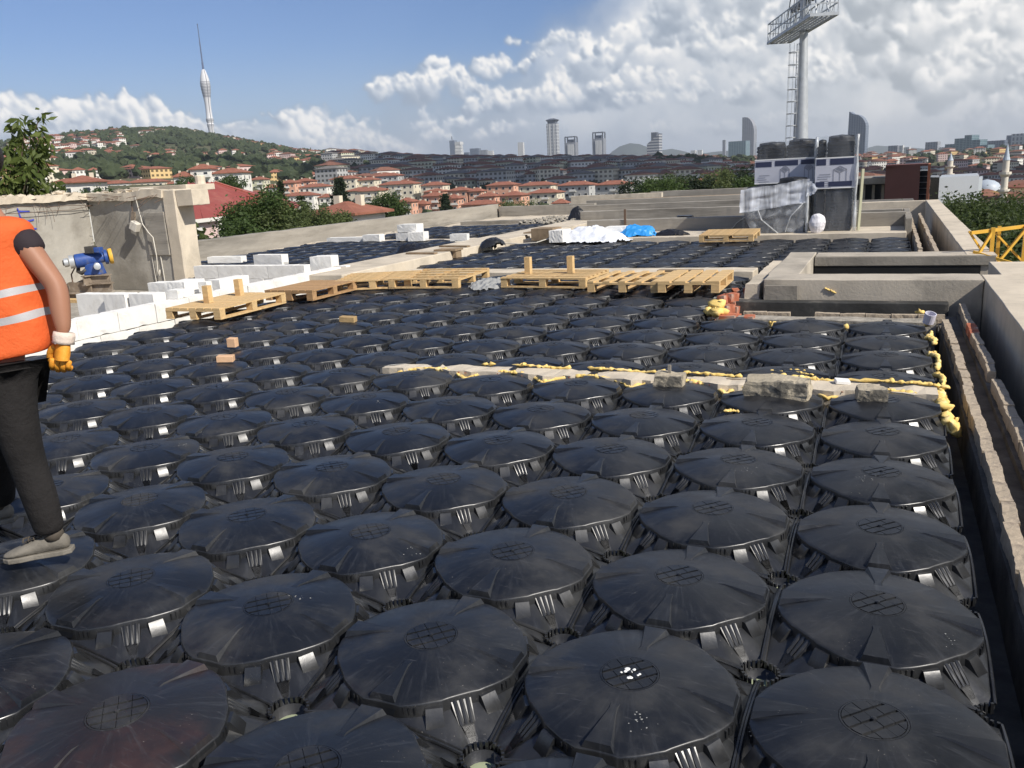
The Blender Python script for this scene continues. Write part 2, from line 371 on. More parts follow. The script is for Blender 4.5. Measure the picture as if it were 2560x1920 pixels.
def ground(x, y):
    dx, dy = x-CAM.x, y-CAM.y; d = math.hypot(dx, dy); a = math.atan2(dx, dy)
    i = np.searchsorted(TAZ, a)-1; i = int(min(max(i, 0), len(TAZ)-2)); u = min(max((a-TAZ[i])/(TAZ[i+1]-TAZ[i]), 0), 1)
    j = int(min(max(np.searchsorted(TD, d)-1, 0), len(TD)-2)); v = min(max((math.log(max(d, 20))-math.log(TD[j]))/(math.log(TD[j+1])-math.log(TD[j])), 0), 1)
    z = (TZ[j][i]*(1-u)+TZ[j][i+1]*u)*(1-v) + (TZ[j+1][i]*(1-u)+TZ[j+1][i+1]*u)*v
    return z + mnoise.noise(Vector((x*.004, y*.004, 0)))*min(3.0, d*.004)
M['land'] = mat('scrubby land', (.060, .072, .032), .95, .2, col2=(.13, .115, .065), scale=.012, detail=8, coord='Object')
mb = MB(); NA, ND = 180, 70; dd = [18*(14000/18)**(j/ND) for j in range(ND+1)]
for j in range(ND+1):
    for i in range(NA):
        a = -math.pi + 2*math.pi*i/NA
        if True:
            x, y = CAM.x + dd[j]*math.sin(a), CAM.y + dd[j]*math.cos(a); mb.v.append((x, y, ground(x, y)))
mb.f = [(j*NA+i, j*NA+(i+1) % NA, (j+1)*NA+(i+1) % NA, (j+1)*NA+i)[::-1] for j in range(ND) for i in range(NA)]; mb.m = [0]*len(mb.f)
structure(put('land', mb, M['land'], sm=True))
structure(put('yard', MB().lathe([(25, -11.2), (.01, -11.1)], (0, 4, 0), 40), M['land']))
# the storeys under the roof
M['own_wall'] = mat('own facade', (.42, .38, .32), .9, .3, var=.1)
o = put('own_building', MB().span(-16.3, 1.2, -6.8, 44, -11.5, -.76), M['own_wall']); tag(o, 'storeys of the building under the dome covered roof', 'building')
# distant mountains
M['far_hill'] = mat('wooded mountain', (.045, .060, .040), .95, .2, var=.3, scale=.003)
def ridge(name, label, pts, d, depth):
    vs = []; n = len(pts)
    for k, (dd_, f) in enumerate(((d-depth, -.25), (d, 1.0), (d+depth, -.25))):
        for x, y in pts:
            p = far_at(x, y, d); q = far_at(x, hor_y(x), dd_); vs.append((q.x, q.y, p.z*f if k == 1 else -60))
    o = put(name, MB().add(vs, [(k*n+i, k*n+i+1, (k+1)*n+i+1, (k+1)*n+i)[::-1] for k in range(2) for i in range(n-1)]), M['far_hill'], sm=True); structure(o)
rr = random.Random(3)
ridge('mountain', '', [(1480, 408), (1510, 398), (1530, 380), (1550, 366), (1575, 358), (1600, 360), (1620, 368), (1650, 376), (1680, 372), (1710, 378), (1740, 386), (1780, 380), (1830, 376), (1880, 385), (1940, 396)], 9000, 900)
ridge('mountain', '', [(2100, 396), (2160, 372), (2190, 364), (2230, 366), (2290, 370), (2340, 374), (2420, 378), (2560, 378), (2700, 380)], 9500, 900)

# a cumulus up to the right, out of the frame: its shade darkens the middle of the town
M['cloudm'] = mat('cloud', (.86, .87, .88), 1, 0)
# ------------------------------------------------------------------ houses
def facade(name, wall, glass, fx, fz, wx=.55, wz=.5, rough=.7, metal=0, zoff=0.0):
    "far blocks whose windows run together: rows of panes in the wall colour"
    m = bpy.data.materials.new(name); m.use_nodes = True; nt = m.node_tree; n, l = nt.nodes, nt.links; b = n['Principled BSDF']; b.inputs['Roughness'].default_value = rough
    t = n.new('ShaderNodeTexCoord'); s = n.new('ShaderNodeSeparateXYZ'); l.new(t.outputs['Object'], s.inputs[0])
    def mth(op, a, c=None):
        x = n.new('ShaderNodeMath'); x.operation = op
        for i, q in enumerate((a, c)):
            if q is None: continue
            if isinstance(q, (int, float)): x.inputs[i].default_value = q
            else: l.new(q, x.inputs[i])
        return x.outputs[0]
    hx = mth('LESS_THAN', mth('FRACT', mth('DIVIDE', mth('ADD', s.outputs[0], s.outputs[1]), fx)), wx)
    hz = mth('LESS_THAN', mth('FRACT', mth('DIVIDE', mth('ADD', s.outputs[2], zoff), fz)), wz)
    g = n.new('ShaderNodeNewGeometry'); sg = n.new('ShaderNodeSeparateXYZ'); l.new(g.outputs['True Normal'], sg.inputs[0])
    k = mth('MULTIPLY', mth('MULTIPLY', hx, hz), mth('LESS_THAN', mth('ABSOLUTE', sg.outputs[2]), .3))
    x = n.new('ShaderNodeMix'); x.data_type = 'RGBA'; l.new(k, x.inputs[0]); x.inputs[6].default_value = (*wall, 1); x.inputs[7].default_value = (*glass, 1); l.new(x.outputs[2], b.inputs['Base Color'])
    r = n.new('ShaderNodeMapRange'); l.new(k, r.inputs[0]); r.inputs[3].default_value = rough; r.inputs[4].default_value = .15; l.new(r.outputs[0], b.inputs['Roughness'])
    return m
WALLS = {'cream': (.66, .60, .47), 'white': (.74, .72, .66), 'salmon': (.64, .36, .25), 'pale green': (.56, .56, .42), 'grey': (.42, .42, .41), 'pink': (.66, .50, .46), 'ochre': (.62, .44, .20)}
HW = {k: mat(k+' render', v, .9, .25, var=.06, scale=.4, stain=tuple(c*.8 for c in v), stain_scale=.3) for k, v in WALLS.items()}
HF = {k: facade(k+' far facade', v, tuple(c*.22 for c in v), 3.2, 2.9) for k, v in WALLS.items()}
M['roof_red'] = mat('clay tiles', (.27, .110, .072), .85, .25, var=.22, scale=.9, bump=.3, bscale=4)
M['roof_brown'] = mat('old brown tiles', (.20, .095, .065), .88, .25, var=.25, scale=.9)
M['roof_grey'] = mat('grey flat roof', (.17, .16, .15), .9, .2, var=.2, scale=.6)
M['roof_tin'] = mat('maroon sheet roof', (.27, .062, .045), .55, .4, var=.10, scale=.5, stain=(.35, .12, .085), stain_scale=.4)
M['pane'] = mat('window pane', (.035, .042, .05), .12, .6)
M['frame'] = mat('white window frame', (.72, .70, .66), .5, .4)
def window_me(w, h): return MB().box((0, -.03, 0), (w, .10, h)).mesh('window', M['frame']), MB().box((0, -.085, 0), (w-.18, .04, h-.18)).mesh('pane', M['pane'])
WIN_A = window_me(1.5, 1.35); WIN_B = window_me(1.0, 1.35)
def hip(mb, w, d, z, h, ov, ridge=.45):
    a, b = w/2+ov, d/2+ov; r = max(0.2, a-b*.95) if w >= d else .2
    V = [(-a, -b, z), (a, -b, z), (a, b, z), (-a, b, z), (-r, 0, z+h), (r, 0, z+h)] if w >= d else [(-a, -b, z), (a, -b, z), (a, b, z), (-a, b, z), (0, -max(.2, b-a*.95), z+h), (0, max(.2, b-a*.95), z+h)]
    V2 = [(x, y, z-.22) for x, y, z in V[:4]]
    if w >= d: F = [(0, 1, 5, 4), (1, 2, 5), (2, 3, 4, 5), (3, 0, 4)]
    else: F = [(0, 1, 4), (1, 2, 5, 4), (2, 3, 5), (3, 0, 4, 5)]
    return mb.add(V+V2, F + [(0, 6, 7, 1), (1, 7, 8, 2), (2, 8, 9, 3), (3, 9, 6, 0), (9, 8, 7, 6)])
n_house = 0
def house(label, px, d, zeave, w, dep, col, floors=3, rh=1.9, rot=25, roof='roof_red', detail=2, group=None, cat='house', balcony=True, name='house', zb=None):
    p = far_at(px, hor_y(px), d); z0 = min(ground(p.x, p.y), zeave - 3*floors) - 1.0 if zb is None else zb
    az_ = math.atan2(CAM.x-p.x, CAM.y-p.y)                          # towards us
    t = thing(name, label, cat, (p.x, p.y, z0), -(az_+math.pi) + rad(-rot), group); H = zeave-z0
    put('wall', MB().span(-w/2, w/2, -dep/2, dep/2, 0, H), HW[col] if detail > 1 else HF[col], t)
    put('roof', hip(MB(), w, dep, H+.23, rh, .7), M[roof], t)
    if detail > 1:
        for f in range(floors):
            z = H - 1.55 - 2.9*f
            nb = max(2, int(w/3.2))
            for i in range(nb):
                x = -w/2 + w*(i+.5)/nb; o = link('window', rnd.choice((WIN_A, WIN_A, WIN_B))[0], t, (x, -dep/2, z)); link('pane', WIN_A[1] if o.data == WIN_A[0] else WIN_B[1], o)
                if balcony and i == nb//2: put('balcony', MB().span(x-1.7, x+1.7, -dep/2-1.2, -dep/2-.12, z-1.25, z-1.05).span(x-1.7, x+1.7, -dep/2-1.2, -dep/2-1.12, z-1.04, z-.25), HW['white'], t)
            for i in range(2):
                y = -dep/2 + dep*(i+.5)/2; o = link('window', WIN_B[0], t, (w/2, y, z), Hh_); link('pane', WIN_B[1], o)
        for k in range(2): put('chimney', MB().span(-.35, .35, -.3, .3, 0, 1.2), HW['cream'], t, (w*(.22 if k else -.28), dep*.12, H+rh*.62))
    return t
Hh_ = math.pi/2
# (left, right, ridge, foot, wall, turn) of each block in the photograph; distance from how big a storey shows
MID = [(443,490,430,457,'white',20),(487,544,411,457,'white',20),(540,627,421,458,'white',20),(587,640,444,476,'pale green',28),(630,675,442,476,'pale green',28),(609,668,477,500,'pale green',20),(701,752,450,486,'salmon',26),(739,792,446,472,'salmon',26),
 (750,830,460,483,'white',24),(708,797,481,507,'white',24),(796,832,485,505,'white',24),(828,905,440,476,'cream',26),(896,952,443,474,'cream',26),(866,966,468,505,'cream',26),(934,1010,433,458,'grey',24),(948,1050,453,490,'cream',26),(898,964,469,506,'cream',26),(1052,1122,455,490,'cream',22),(1058,1120,471,492,'salmon',24),(1118,1182,468,497,'salmon',24),(1170,1212,470,497,'salmon',24),
 (990,1040,495,528,'salmon',26),(1036,1070,501,524,'salmon',26),(1055,1114,481,519,'salmon',26),(1110,1155,487,518,'salmon',26),(1191,1250,482,506,'salmon',24),(1150,1253,501,524,'salmon',22),(1248,1320,479,514,'salmon',24),(1318,1408,473,500,'cream',22),(1296,1392,455,484,'cream',22),(1216,1298,455,478,'salmon',22),(1394,1490,454,490,'grey',24),(1489,1582,452,494,'grey',24),
 (240,330,452,480,'white',20),(330,420,448,476,'cream',20),(150,235,446,468,'cream',20),(420,470,452,470,'cream',20),(1000,1060,445,462,'cream',20),(650,705,462,480,'grey',20),(1380,1420,498,520,'grey',20)]
MIDD = []
for i, (x0, x1, yr, yf, col, rot) in enumerate(MID):
    xm = (x0+x1)/2; hpx = yf-yr
    d = min(max(560 - (yf-hor_y(xm))*2.3, 330), 540)
    if i in (0, 1, 2): d = 330
    W_ = (x1-x0)/F_PX*d; dep = min(10.0, W_*.7); c_, s_ = math.cos(rad(rot)), math.sin(rad(rot))
    w = max(5, (W_ - dep*s_)/c_); rh = 1.7
    zr = far_at(xm, yr, d).z
    fl = 3 if hpx > 24 else 2
    MIDD.append((xm, d, zr-rh, w, dep, col, fl, rh, rot, i))
MIDD.sort(key=lambda q: q[0])
def ordn(k):
    t = ['first', 'second', 'third', 'fourth', 'fifth', 'sixth', 'seventh', 'eighth', 'ninth', 'tenth', 'eleventh', 'twelfth', 'thirteenth', 'fourteenth', 'fifteenth', 'sixteenth', 'seventeenth', 'eighteenth', 'nineteenth', 'twentieth']
    return t[k] if k < 20 else ('twenty-' + t[k-20] if k < 39 else ('fortieth' if k == 39 else 'forty-' + t[k-40]))
for k, (xm, d, ze, w, dep, col, fl, rh, rot, i) in enumerate(MIDD):
    house(f'{col} {"three" if fl == 3 else "two"} storey block, {ordn(k)} from left among the near red roofs', xm, d, ze, w, dep, col, fl, rh, rot, group='red roofed blocks of the near town', detail=2 if i not in (0, 1, 2) else 2, balcony=fl == 3)
# the two houses just beyond the left parapet
def near_house():
    d = 62; p = far_at(600, 535, d); t = thing('pink_house', 'pale pink house with broad maroon hipped roof just beyond the left parapet', 'house', (p.x, p.y, -11), 0)
    Wl = t.location.copy()
    def rel(px, py, dd): q = far_at(px, py, dd); return Vector((q.x, q.y, q.z)) - Wl
    A, B = rel(455, 545, 52), rel(742, 519, 66); C_, D_ = rel(760, 500, 80), rel(425, 525, 74)
    z = A.z; ze = (A.z+B.z)/2 - .1
    for q in (A, B, C_, D_): q.z = ze
    R1, R2 = rel(474, 474, 63), rel(540, 482, 65); R1.z = R2.z = ze + 2.15
    mb = MB(); off = Vector((0, 0, -.22)); V = [A, B, C_, D_, R1, R2] + [q+off for q in (A, B, C_, D_)]
    mb.add(V, [(0, 1, 5, 4), (1, 2, 5), (2, 3, 4, 5), (3, 0, 4)]); put('roof', mb, M['roof_tin'], t)
    mb = MB(); mb.add(V, [(0, 6, 7, 1), (1, 7, 8, 2), (2, 8, 9, 3), (3, 9, 6, 0), (9, 8, 7, 6)]); put('gutter', mb, HW['white'], t)
    mb = MB()
    for a, b in ((R2, B), (R1, A)): mb.tube([a+Vector((0, 0, .03)), b+Vector((0, 0, .03))], .07, 6)
    for k in range(1, 7):
        u = k/7; mb.tube([A.lerp(B, u)+Vector((0, 0, .03)), R1.lerp(R2, u)+Vector((0, 0, .03))], .025, 4)
    put('roof_seams', mb, M['roof_tin'], t)
    c = (A+B+C_+D_)/4; S_ = [q.lerp(c, .09) for q in (A, B, C_, D_)]
    S_ = [Vector((q.x, q.y, 0)) for q in S_]; mb = MB(); mb.add(S_ + [q+Vector((0, 0, ze-.23)) for q in S_], [(0, 1, 5, 4), (1, 2, 6, 5), (2, 3, 7, 6), (3, 0, 4, 7)]); put('wall', mb, HW['pink'], t)
    e = (S_[1]-S_[0]); L = e.length; e.normalize(); nrm = Vector((e.y, -e.x, 0))
    def wall_win(u, z_, w_, h_, shutter):
        q = S_[0] + e*(L*u) + Vector((0, 0, z_)) + nrm*.02; rz = math.atan2(e.y, e.x)
        f = put('window', MB().box((0, 0, 0), (w_, .12, h_)), M['frame'], t, q, rz); put('pane', MB().box((0, -.07, -h_*.33), (w_-.16, .03, h_*.24)), M['pane'], f)
        if shutter: put('shutter', MB().box((0, -.08, h_*.16), (w_-.1, .05, h_*.62)), M['frame'], f); put('shutter_box', MB().box((0, -.12, h_*.52), (w_+.1, .2, .22)), M['frame'], f)
        else: put('pane', MB().box((0, -.072, h_*.1), (w_-.16, .03, h_*.5)), M['pane'], f)
    wall_win(.27, ze-1.15, 1.7, 1.35, True); wall_win(.53, ze-1.2, 1.2, 1.35, False); wall_win(.06, ze-1.3, .8, 1.7, False); wall_win(.8, ze-1.2, 1.2, 1.35, False)
    put('chimney', MB().lathe([(.42, 0), (.33, .8), (.34, 1.15), (.25, 1.2)], (0, 0, 0), 10), HW['cream'], t, R1.lerp(R2, .6).lerp(A, .18) + Vector((0, 0, -.35)))
    put('vent', MB().lathe([(.09, 0), (.09, .55), (.14, .56), (.02, .7)], (0, 0, 0), 8), M['roof_tin'], t, A.lerp(B, .62).lerp(R2, .25))
near_house()
def second_house():
    d = 88; t = house('white walled house with bright red hipped roof, right of the pink house', 862, d, CAM.z + (hor_y(868)-531)/F_PX*d, 5.2, 5.6, 'white', 3, 1.05, 35, balcony=False)
second_house()
house('small white gabled house behind the enclosure wall left of the tower', 215, 200, far_at(215, 457, 200).z, 7, 7, 'white', 2, 1.3, 20, balcony=False)

# scattered town further out
SC = []
def region(n, xa, xb, da, db, cols, sizes, fl, roofs, lab, cat='house', keep=None):
    for _ in range(n):
        px = rnd.uniform(xa, xb); d = da*(db/da)**rnd.random()
        if keep and not keep(px, d): continue
        SC.append((px, d, rnd.choice(cols), rnd.uniform(*sizes), rnd.uniform(.6, .9), rnd.choice(fl), rnd.choice(roofs), lab, cat))
hl = lambda px, d: not (260 < px < 720 and d > 1350)
region(150, -150, 900, 620, 1250, ['cream', 'white', 'white', 'ochre', 'pink'], (9, 17), (2, 2, 3), ['roof_red', 'roof_red', 'roof_brown'], 'small pale house at the foot of the wooded hill', keep=lambda p, d: not (150 < p < 950 and 680 < d < 900))
region(240, 560, 960, 1450, 2000, ['cream', 'white', 'cream', 'ochre'], (9, 15), (2, 3), ['roof_brown', 'roof_red'], 'small pale house on the right flank of the tower hill')
region(150, 60, 330, 1250, 1900, ['cream', 'white', 'white', 'pink'], (9, 15), (2, 3), ['roof_brown', 'roof_red'], 'small pale house on the left flank of the tower hill')
region(26, 360, 640, 1450, 1950, ['cream', 'white'], (14, 30), (2, 3), ['roof_brown'], 'pale villa among the trees below the tower')
region(420, 830, 1800, 980, 2000, ['grey', 'grey', 'cream', 'white', 'pale green'], (12, 22), (3, 4, 5, 5), ['roof_brown', 'roof_brown', 'roof_grey'], 'apartment block in the shaded middle of the town', 'apartment block')
region(210, 830, 1780, 560, 980, ['grey', 'grey', 'cream', 'white', 'pale green'], (13, 22), (3, 4, 5), ['roof_brown', 'roof_brown', 'roof_grey'], 'apartment block in the shaded middle of the town', 'apartment block')
region(420, 1740, 2680, 230, 1900, ['cream', 'white', 'grey', 'ochre', 'pink', 'cream'], (10, 19), (2, 3, 4), ['roof_red', 'roof_brown', 'roof_brown', 'roof_brown'], 'red roofed house on the slope at the right of the town', keep=lambda p, d: p < 1900 and d > 480 or p > 2140 and d > 260)  # mostly brown roofs: haze and shade put into the tile colour
region(110, 1650, 2200, 700, 1900, ['cream', 'white', 'grey'], (10, 19), (3, 4), ['roof_red', 'roof_brown'], 'red roofed house beyond the trees near the light mast')
SC = [s for s in SC if s[1] > 200]
SC.sort(key=lambda s: -s[3]/s[1])
labels_ = {}; _g = {}
NUM = {2: 'two', 3: 'three', 4: 'four', 5: 'five', 6: 'six'}
for i, s_ in enumerate(SC[:230]):
    where = {'small pale house at the foot of the wooded hill': 'at the hill foot', 'small pale house on the right flank of the tower hill': 'right of the tower', 'small pale house on the left flank of the tower hill': 'left of the tower', 'pale villa among the trees below the tower': 'below the tower', 'apartment block in the shaded middle of the town': 'in cloud shade', 'red roofed house on the slope at the right of the town': 'on the right slope', 'red roofed house beyond the trees near the light mast': 'beyond the mast trees'}[s_[7]]
    _g.setdefault((s_[2], s_[5], s_[6], s_[8], where), []).append((s_[0], i))
for (c_, f_, r_, t_, wh), v in _g.items():
    for k, (px, i) in enumerate(sorted(v)): labels_[i] = f'{c_} {NUM[f_]} storey {dict(roof_brown="brown", roof_red="red", roof_grey="grey")[r_]} roofed {"block" if t_ != "house" else "house"} {wh}, {ordn(k)} from left of its kind'
far_w = {k: MB() for k in WALLS}; far_r = {'roof_red': MB(), 'roof_brown': MB(), 'roof_grey': MB()}
n_ind = 230
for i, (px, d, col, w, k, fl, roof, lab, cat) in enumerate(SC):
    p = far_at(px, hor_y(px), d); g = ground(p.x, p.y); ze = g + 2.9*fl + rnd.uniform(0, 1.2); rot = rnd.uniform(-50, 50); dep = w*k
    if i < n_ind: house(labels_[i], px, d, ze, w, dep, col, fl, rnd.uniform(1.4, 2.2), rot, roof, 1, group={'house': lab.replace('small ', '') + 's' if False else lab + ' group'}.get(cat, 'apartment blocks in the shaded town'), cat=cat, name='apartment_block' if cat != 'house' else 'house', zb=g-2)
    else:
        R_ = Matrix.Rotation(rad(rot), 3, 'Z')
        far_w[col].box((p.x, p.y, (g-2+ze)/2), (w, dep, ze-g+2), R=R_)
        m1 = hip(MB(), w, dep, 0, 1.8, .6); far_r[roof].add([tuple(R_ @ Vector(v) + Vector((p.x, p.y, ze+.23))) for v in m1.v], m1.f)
mbT = MB(); mats_ = []
for q, (src, mt) in enumerate([(far_w[k], HF[k]) for k in WALLS] + [(far_r[k], M[k]) for k in far_r]):
    mbT.cur = q; mbT.add(src.v, src.f); mats_.append(mt)
o = put('distant_houses', mbT, mats_); stuff(o); tag(o, 'mass of the farthest small houses across the town', 'houses')

# ------------------------------------------------------------------ far trees, one mass
M['forest'] = mat('far foliage', (.060, .075, .036), .95, .2, col2=(.024, .036, .018), scale=.03, detail=4)
ico_v, ico_f = None, None
import bmesh
bm = bmesh.new(); bmesh.ops.create_icosphere(bm, subdivisions=2, radius=1); ico_v = np.array([v.co[:] for v in bm.verts]); ico_f = np.array([[v.index for v in f.verts] for f in bm.faces]); bm.free()
FV, FF = [], []
def far_tree(px, d, r, h):
    p = far_at(px, hor_y(px), d); g = ground(p.x, p.y)
    k = 1 + (np.random.rand(len(ico_v), 1)-.5)*.7
    v = ico_v*k*np.array([r*rnd.uniform(.8, 1.2), r*rnd.uniform(.8, 1.2), h*.55]) + np.array([p.x, p.y, g + h*.5])
    FF.append(ico_f + sum(len(a) for a in FV) if not FV else ico_f + far_tree.n); FV.append(v); far_tree.n += len(v)
far_tree.n = 0
def trees(n, xa, xb, da, db, r, keep=None, tall=1.0):
    for _ in range(n):
        px = rnd.uniform(xa, xb); d = (da*da + (db*db-da*da)*rnd.random())**.5
        if keep and not keep(px, d): continue
        q = rnd.uniform(*r); far_tree(px, d, q, q*rnd.uniform(1.3, 2.2)*tall)
trees(4200, 180, 830, 1380, 2050, (3.0, 6.0), lambda p, d: rnd.random() < (1 if 300 < p < 700 else .55))
trees(700, -300, 1000, 1850, 2150, (4, 7))
trees(1300, -200, 950, 640, 960, (2.5, 5), lambda p, d: 150 < p < 960 or rnd.random() < .4)
trees(900, -200, 1000, 900, 1500, (2.5, 5))
trees(1100, 850, 1800, 560, 2000, (2.5, 5)); trees(300, 1000, 1800, 1700, 2100, (4, 7)); trees(420, 1640, 1860, 1000, 1500, (4.5, 9))
trees(800, 1750, 2700, 450, 2000, (2.2, 4.6)); trees(60, 560, 1500, 300, 560, (1.6, 3.0))
trees(380, 1690, 2100, 1200, 2000, (3.5, 7))
me = bpy.data.meshes.new('woods'); me.from_pydata(np.concatenate(FV).tolist(), [], np.concatenate(FF).tolist()); me.materials.append(M['forest'])
o = link('distant_woods', me); stuff(o); tag(o, 'dark woods and gardens over the hill and between the far houses', 'woods')

# ------------------------------------------------------------------ communication tower on the hill
M['tower_white'] = mat('pale tower cladding', (.62, .62, .62), .5, .4, var=.05, scale=.05); M['tower_dark'] = mat('dark tower glazing', (.14, .15, .18), .4, .5); M['mast_blue'] = mat('antenna steel', (.10, .13, .22), .5, .4)
D_T = 2000; pb = far_at(531, 349, D_T); k_ = D_T/F_PX/5.18*.905
t = thing('communication_tower', 'slender white bulging communication tower with a tall dark antenna on the hill', 'tower', (pb.x, pb.y, pb.z - 8), 0)
prof = [(38, 1575), (38, 1530), (39, 1390), (46, 1370), (50, 1330), (42, 1318), (52, 1300), (52, 1262), (45, 1250), (41, 1150), (43, 1080), (50, 1000), (62, 930), (70, 860), (69, 820), (60, 770), (44, 715), (27, 672), (14, 662)]
put('shaft', MB().lathe([(r*k_*.88, (1530+45-y)*k_) for r, y in prof], n=28), M['tower_white'], t, edge=50)
for y, r in ((1000, 55), (982, 58), (964, 61), (946, 64), (928, 67), (910, 69), (892, 71), (874, 73), (856, 73), (838, 72), (820, 71), (1290, 55), (1275, 55), (1345, 51), (1360, 49)):
    o = put('deck_ring', MB().lathe([((r-10)*k_*.88, (1575-y)*k_), ((r-1)*k_*.88, (1575-y)*k_), ((r-1)*k_*.88, (1575-y+6)*k_), ((r-10)*k_*.88, (1575-y+6)*k_)], n=28), M['tower_dark'], t)
put('antenna', MB().lathe([(12*k_, (1575-665)*k_), (12*k_, (1575-575)*k_), (9*k_, (1575-570)*k_), (8*k_, (1575-330)*k_), (6*k_, (1575-325)*k_), (5*k_, (1575-130)*k_), (8*k_, (1575-128)*k_), (8*k_, (1575-118)*k_)], n=10), M['mast_blue'], t)
mb = MB(); side = Vector((C_R.x, C_R.y, 0)).normalized()*.62 + Vector((-_f.x, -_f.y, 0)).normalized()*.78
mb.tube([Vector((0, 0, (1575-y)*k_)) + side*(r+3)*k_*.88 for r, y in prof[1:-1]], 3.4*k_, 6); put('lift_rail', mb, M['tower_dark'], t)

# ------------------------------------------------------------------ office towers
FA = {'blue': facade('blue glass', (.16, .19, .24), (.07, .09, .13), 6, 4, .6, .55, .35), 'grey': facade('grey panels', (.27, .28, .30), (.11, .12, .15), 7, 4, .55, .5, .5), 'pale': facade('pale panels', (.45, .46, .46), (.16, .17, .20), 9, 12, .5, .7, .6), 'band': facade('banded floors', (.42, .42, .42), (.08, .09, .12), 400, 9, 1.1, .5, .5), 'teal': facade('teal glass', (.15, .22, .24), (.07, .12, .14), 8, 4, .7, .6, .3), 'white': facade('white flats', (.60, .60, .58), (.30, .31, .33), 6, 4, .45, .5, .6)}
M['crown'] = mat('tower crown steel', (.10, .11, .13), .5, .5)
def tower(label, x0, x1, yt, d, fac, dep=.8, rot=18, yb=None, name='office_tower', shape=None):
    xm = (x0+x1)/2; p = far_at(xm, hor_y(xm), d); W_ = (x1-x0)/F_PX*d; w = W_/(math.cos(rad(rot))+dep*math.sin(rad(rot))); dp = w*dep
    zt = far_at(xm, yt, d).z; z0 = -25
    az_ = math.atan2(CAM.x-p.x, CAM.y-p.y); t = thing(name, label, 'tower block', (p.x, p.y, z0), -(az_+math.pi)-rad(rot)); H = zt-z0
    (shape or (lambda: put('body', MB().span(-w/2, w/2, -dp/2, dp/2, 0, H), FA[fac], t)))() if shape is None else shape(t, w, dp, H)
    return t
D = 3600
def twisted(t, w, dp, H):
    put('core', MB().span(-w/2, -w*.05, -dp/2, dp/2, 0, H*.985), FA['blue'], t); mb = MB()
    for k in range(13): mb.box((w*.22, 0, H*(.04+.073*k)), (w*.56, dp*.9, H*.066), rad(4*((k % 4)-1.5)))
    put('stacked_floors', mb, FA['white'], t); put('crane_stub', MB().span(-w*.42, -w*.36, 0, 2, H, H+14), M['crown'], t)
def flared(t, w, dp, H):
    put('body', MB().span(-w/2, w/2, -dp/2, dp/2, 0, H*.915), FA['pale'], t); put('neck', MB().span(-w*.40, w*.40, -dp*.4, dp*.4, H*.915, H*.945), M['crown'], t)
    put('crown', MB().add([(x*w*.38, y*dp*.38, H*.945) for x, y in ((-1, -1), (1, -1), (1, 1), (-1, 1))] + [(x*w*.56, y*dp*.56, H*.975) for x, y in ((-1, -1), (1, -1), (1, 1), (-1, 1))] + [(x*w*.2, y*dp*.2, H) for x, y in ((-1, -1), (1, -1), (1, 1), (-1, 1))], [(0, 1, 5, 4), (1, 2, 6, 5), (2, 3, 7, 6), (3, 0, 4, 7), (4, 5, 9, 8), (5, 6, 10, 9), (6, 7, 11, 10), (7, 4, 8, 11), (8, 9, 10, 11)]), M['crown'], t)
    put('pilaster', MB().span(-w*.24, -w*.16, -dp/2-1.2, -dp/2, 0, H*.915), FA['white'], t); put('pilaster', MB().span(w*.16, w*.24, -dp/2-1.2, -dp/2, 0, H*.915), FA['white'], t)
def framed(t, w, dp, H):
    put('body', MB().span(-w/2, w/2, -dp/2, dp/2, 0, H*.86), FA['grey'], t); mb = MB()
    for x in (-1, 1):
        for y in (-1, 1): mb.span(x*w*.44-2, x*w*.44+2, y*dp*.42-2, y*dp*.42+2, H*.86, H*.98)
    mb.span(-w*.47, w*.47, -dp*.45, -dp*.38, H*.98, H).span(-w*.47, w*.47, dp*.38, dp*.45, H*.98, H).span(-w*.47, -w*.41, -dp*.37, dp*.37, H*.98, H).span(w*.41, w*.47, -dp*.37, dp*.37, H*.98, H).span(-w*.3, w*.3, -dp*.3, dp*.3, H*.86, H*.93); put('roof_frame', mb, M['crown'], t)
    put('bay', MB().span(-w*.2, w*.35, -dp/2-3, -dp/2, 0, H*.82), FA['white'], t)
def diagonal(t, w, dp, H):
    put('body', MB().prism([(-w/2, -dp/2), (w/2, -dp/2), (w/2, dp/2), (-w/2, dp/2)], 0, H*.72), FA['band'], t)
    V = [(-w/2, -dp/2, H*.72), (w/2, -dp/2, H*.72), (w/2, dp/2, H*.72), (-w/2, dp/2, H*.72), (-w*.5, -dp/2, H*.74), (w/2, -dp/2, H*.97), (w/2, dp/2, H*.97), (-w*.5, dp/2, H*.74)]
    put('sloped_top', MB().add(V, [(0, 1, 5, 4), (1, 2, 6, 5), (2, 3, 7, 6), (3, 0, 4, 7), (4, 5, 6, 7)]), FA['band'], t); put('penthouse', MB().span(-w*.2, w*.25, -dp*.3, dp*.3, H*.74, H), M['crown'], t)
def curved(t, w, dp, H, fac='grey', side=1):
    n = 12; prof = [(-w/2, 0), (w/2, 0)] + [(w/2*math.cos(a)*1.0 if False else w/2 - w*.75*(1-math.cos(a)), H*.72 + H*.28*math.sin(a)) for a in np.linspace(0, math.pi/2, n)] + [(-w/2, H*1.0 if side > 0 else H*.9)]
    N_ = len(prof); V = [(x, -dp/2, z) for x, z in prof] + [(x, dp/2, z) for x, z in prof]
    put('body', MB().add(V, [tuple(range(N_)), tuple(range(2*N_-1, N_-1, -1))] + [(i, N_+i, N_+(i+1) % N_, (i+1) % N_) for i in range(N_)]), FA[fac], t)
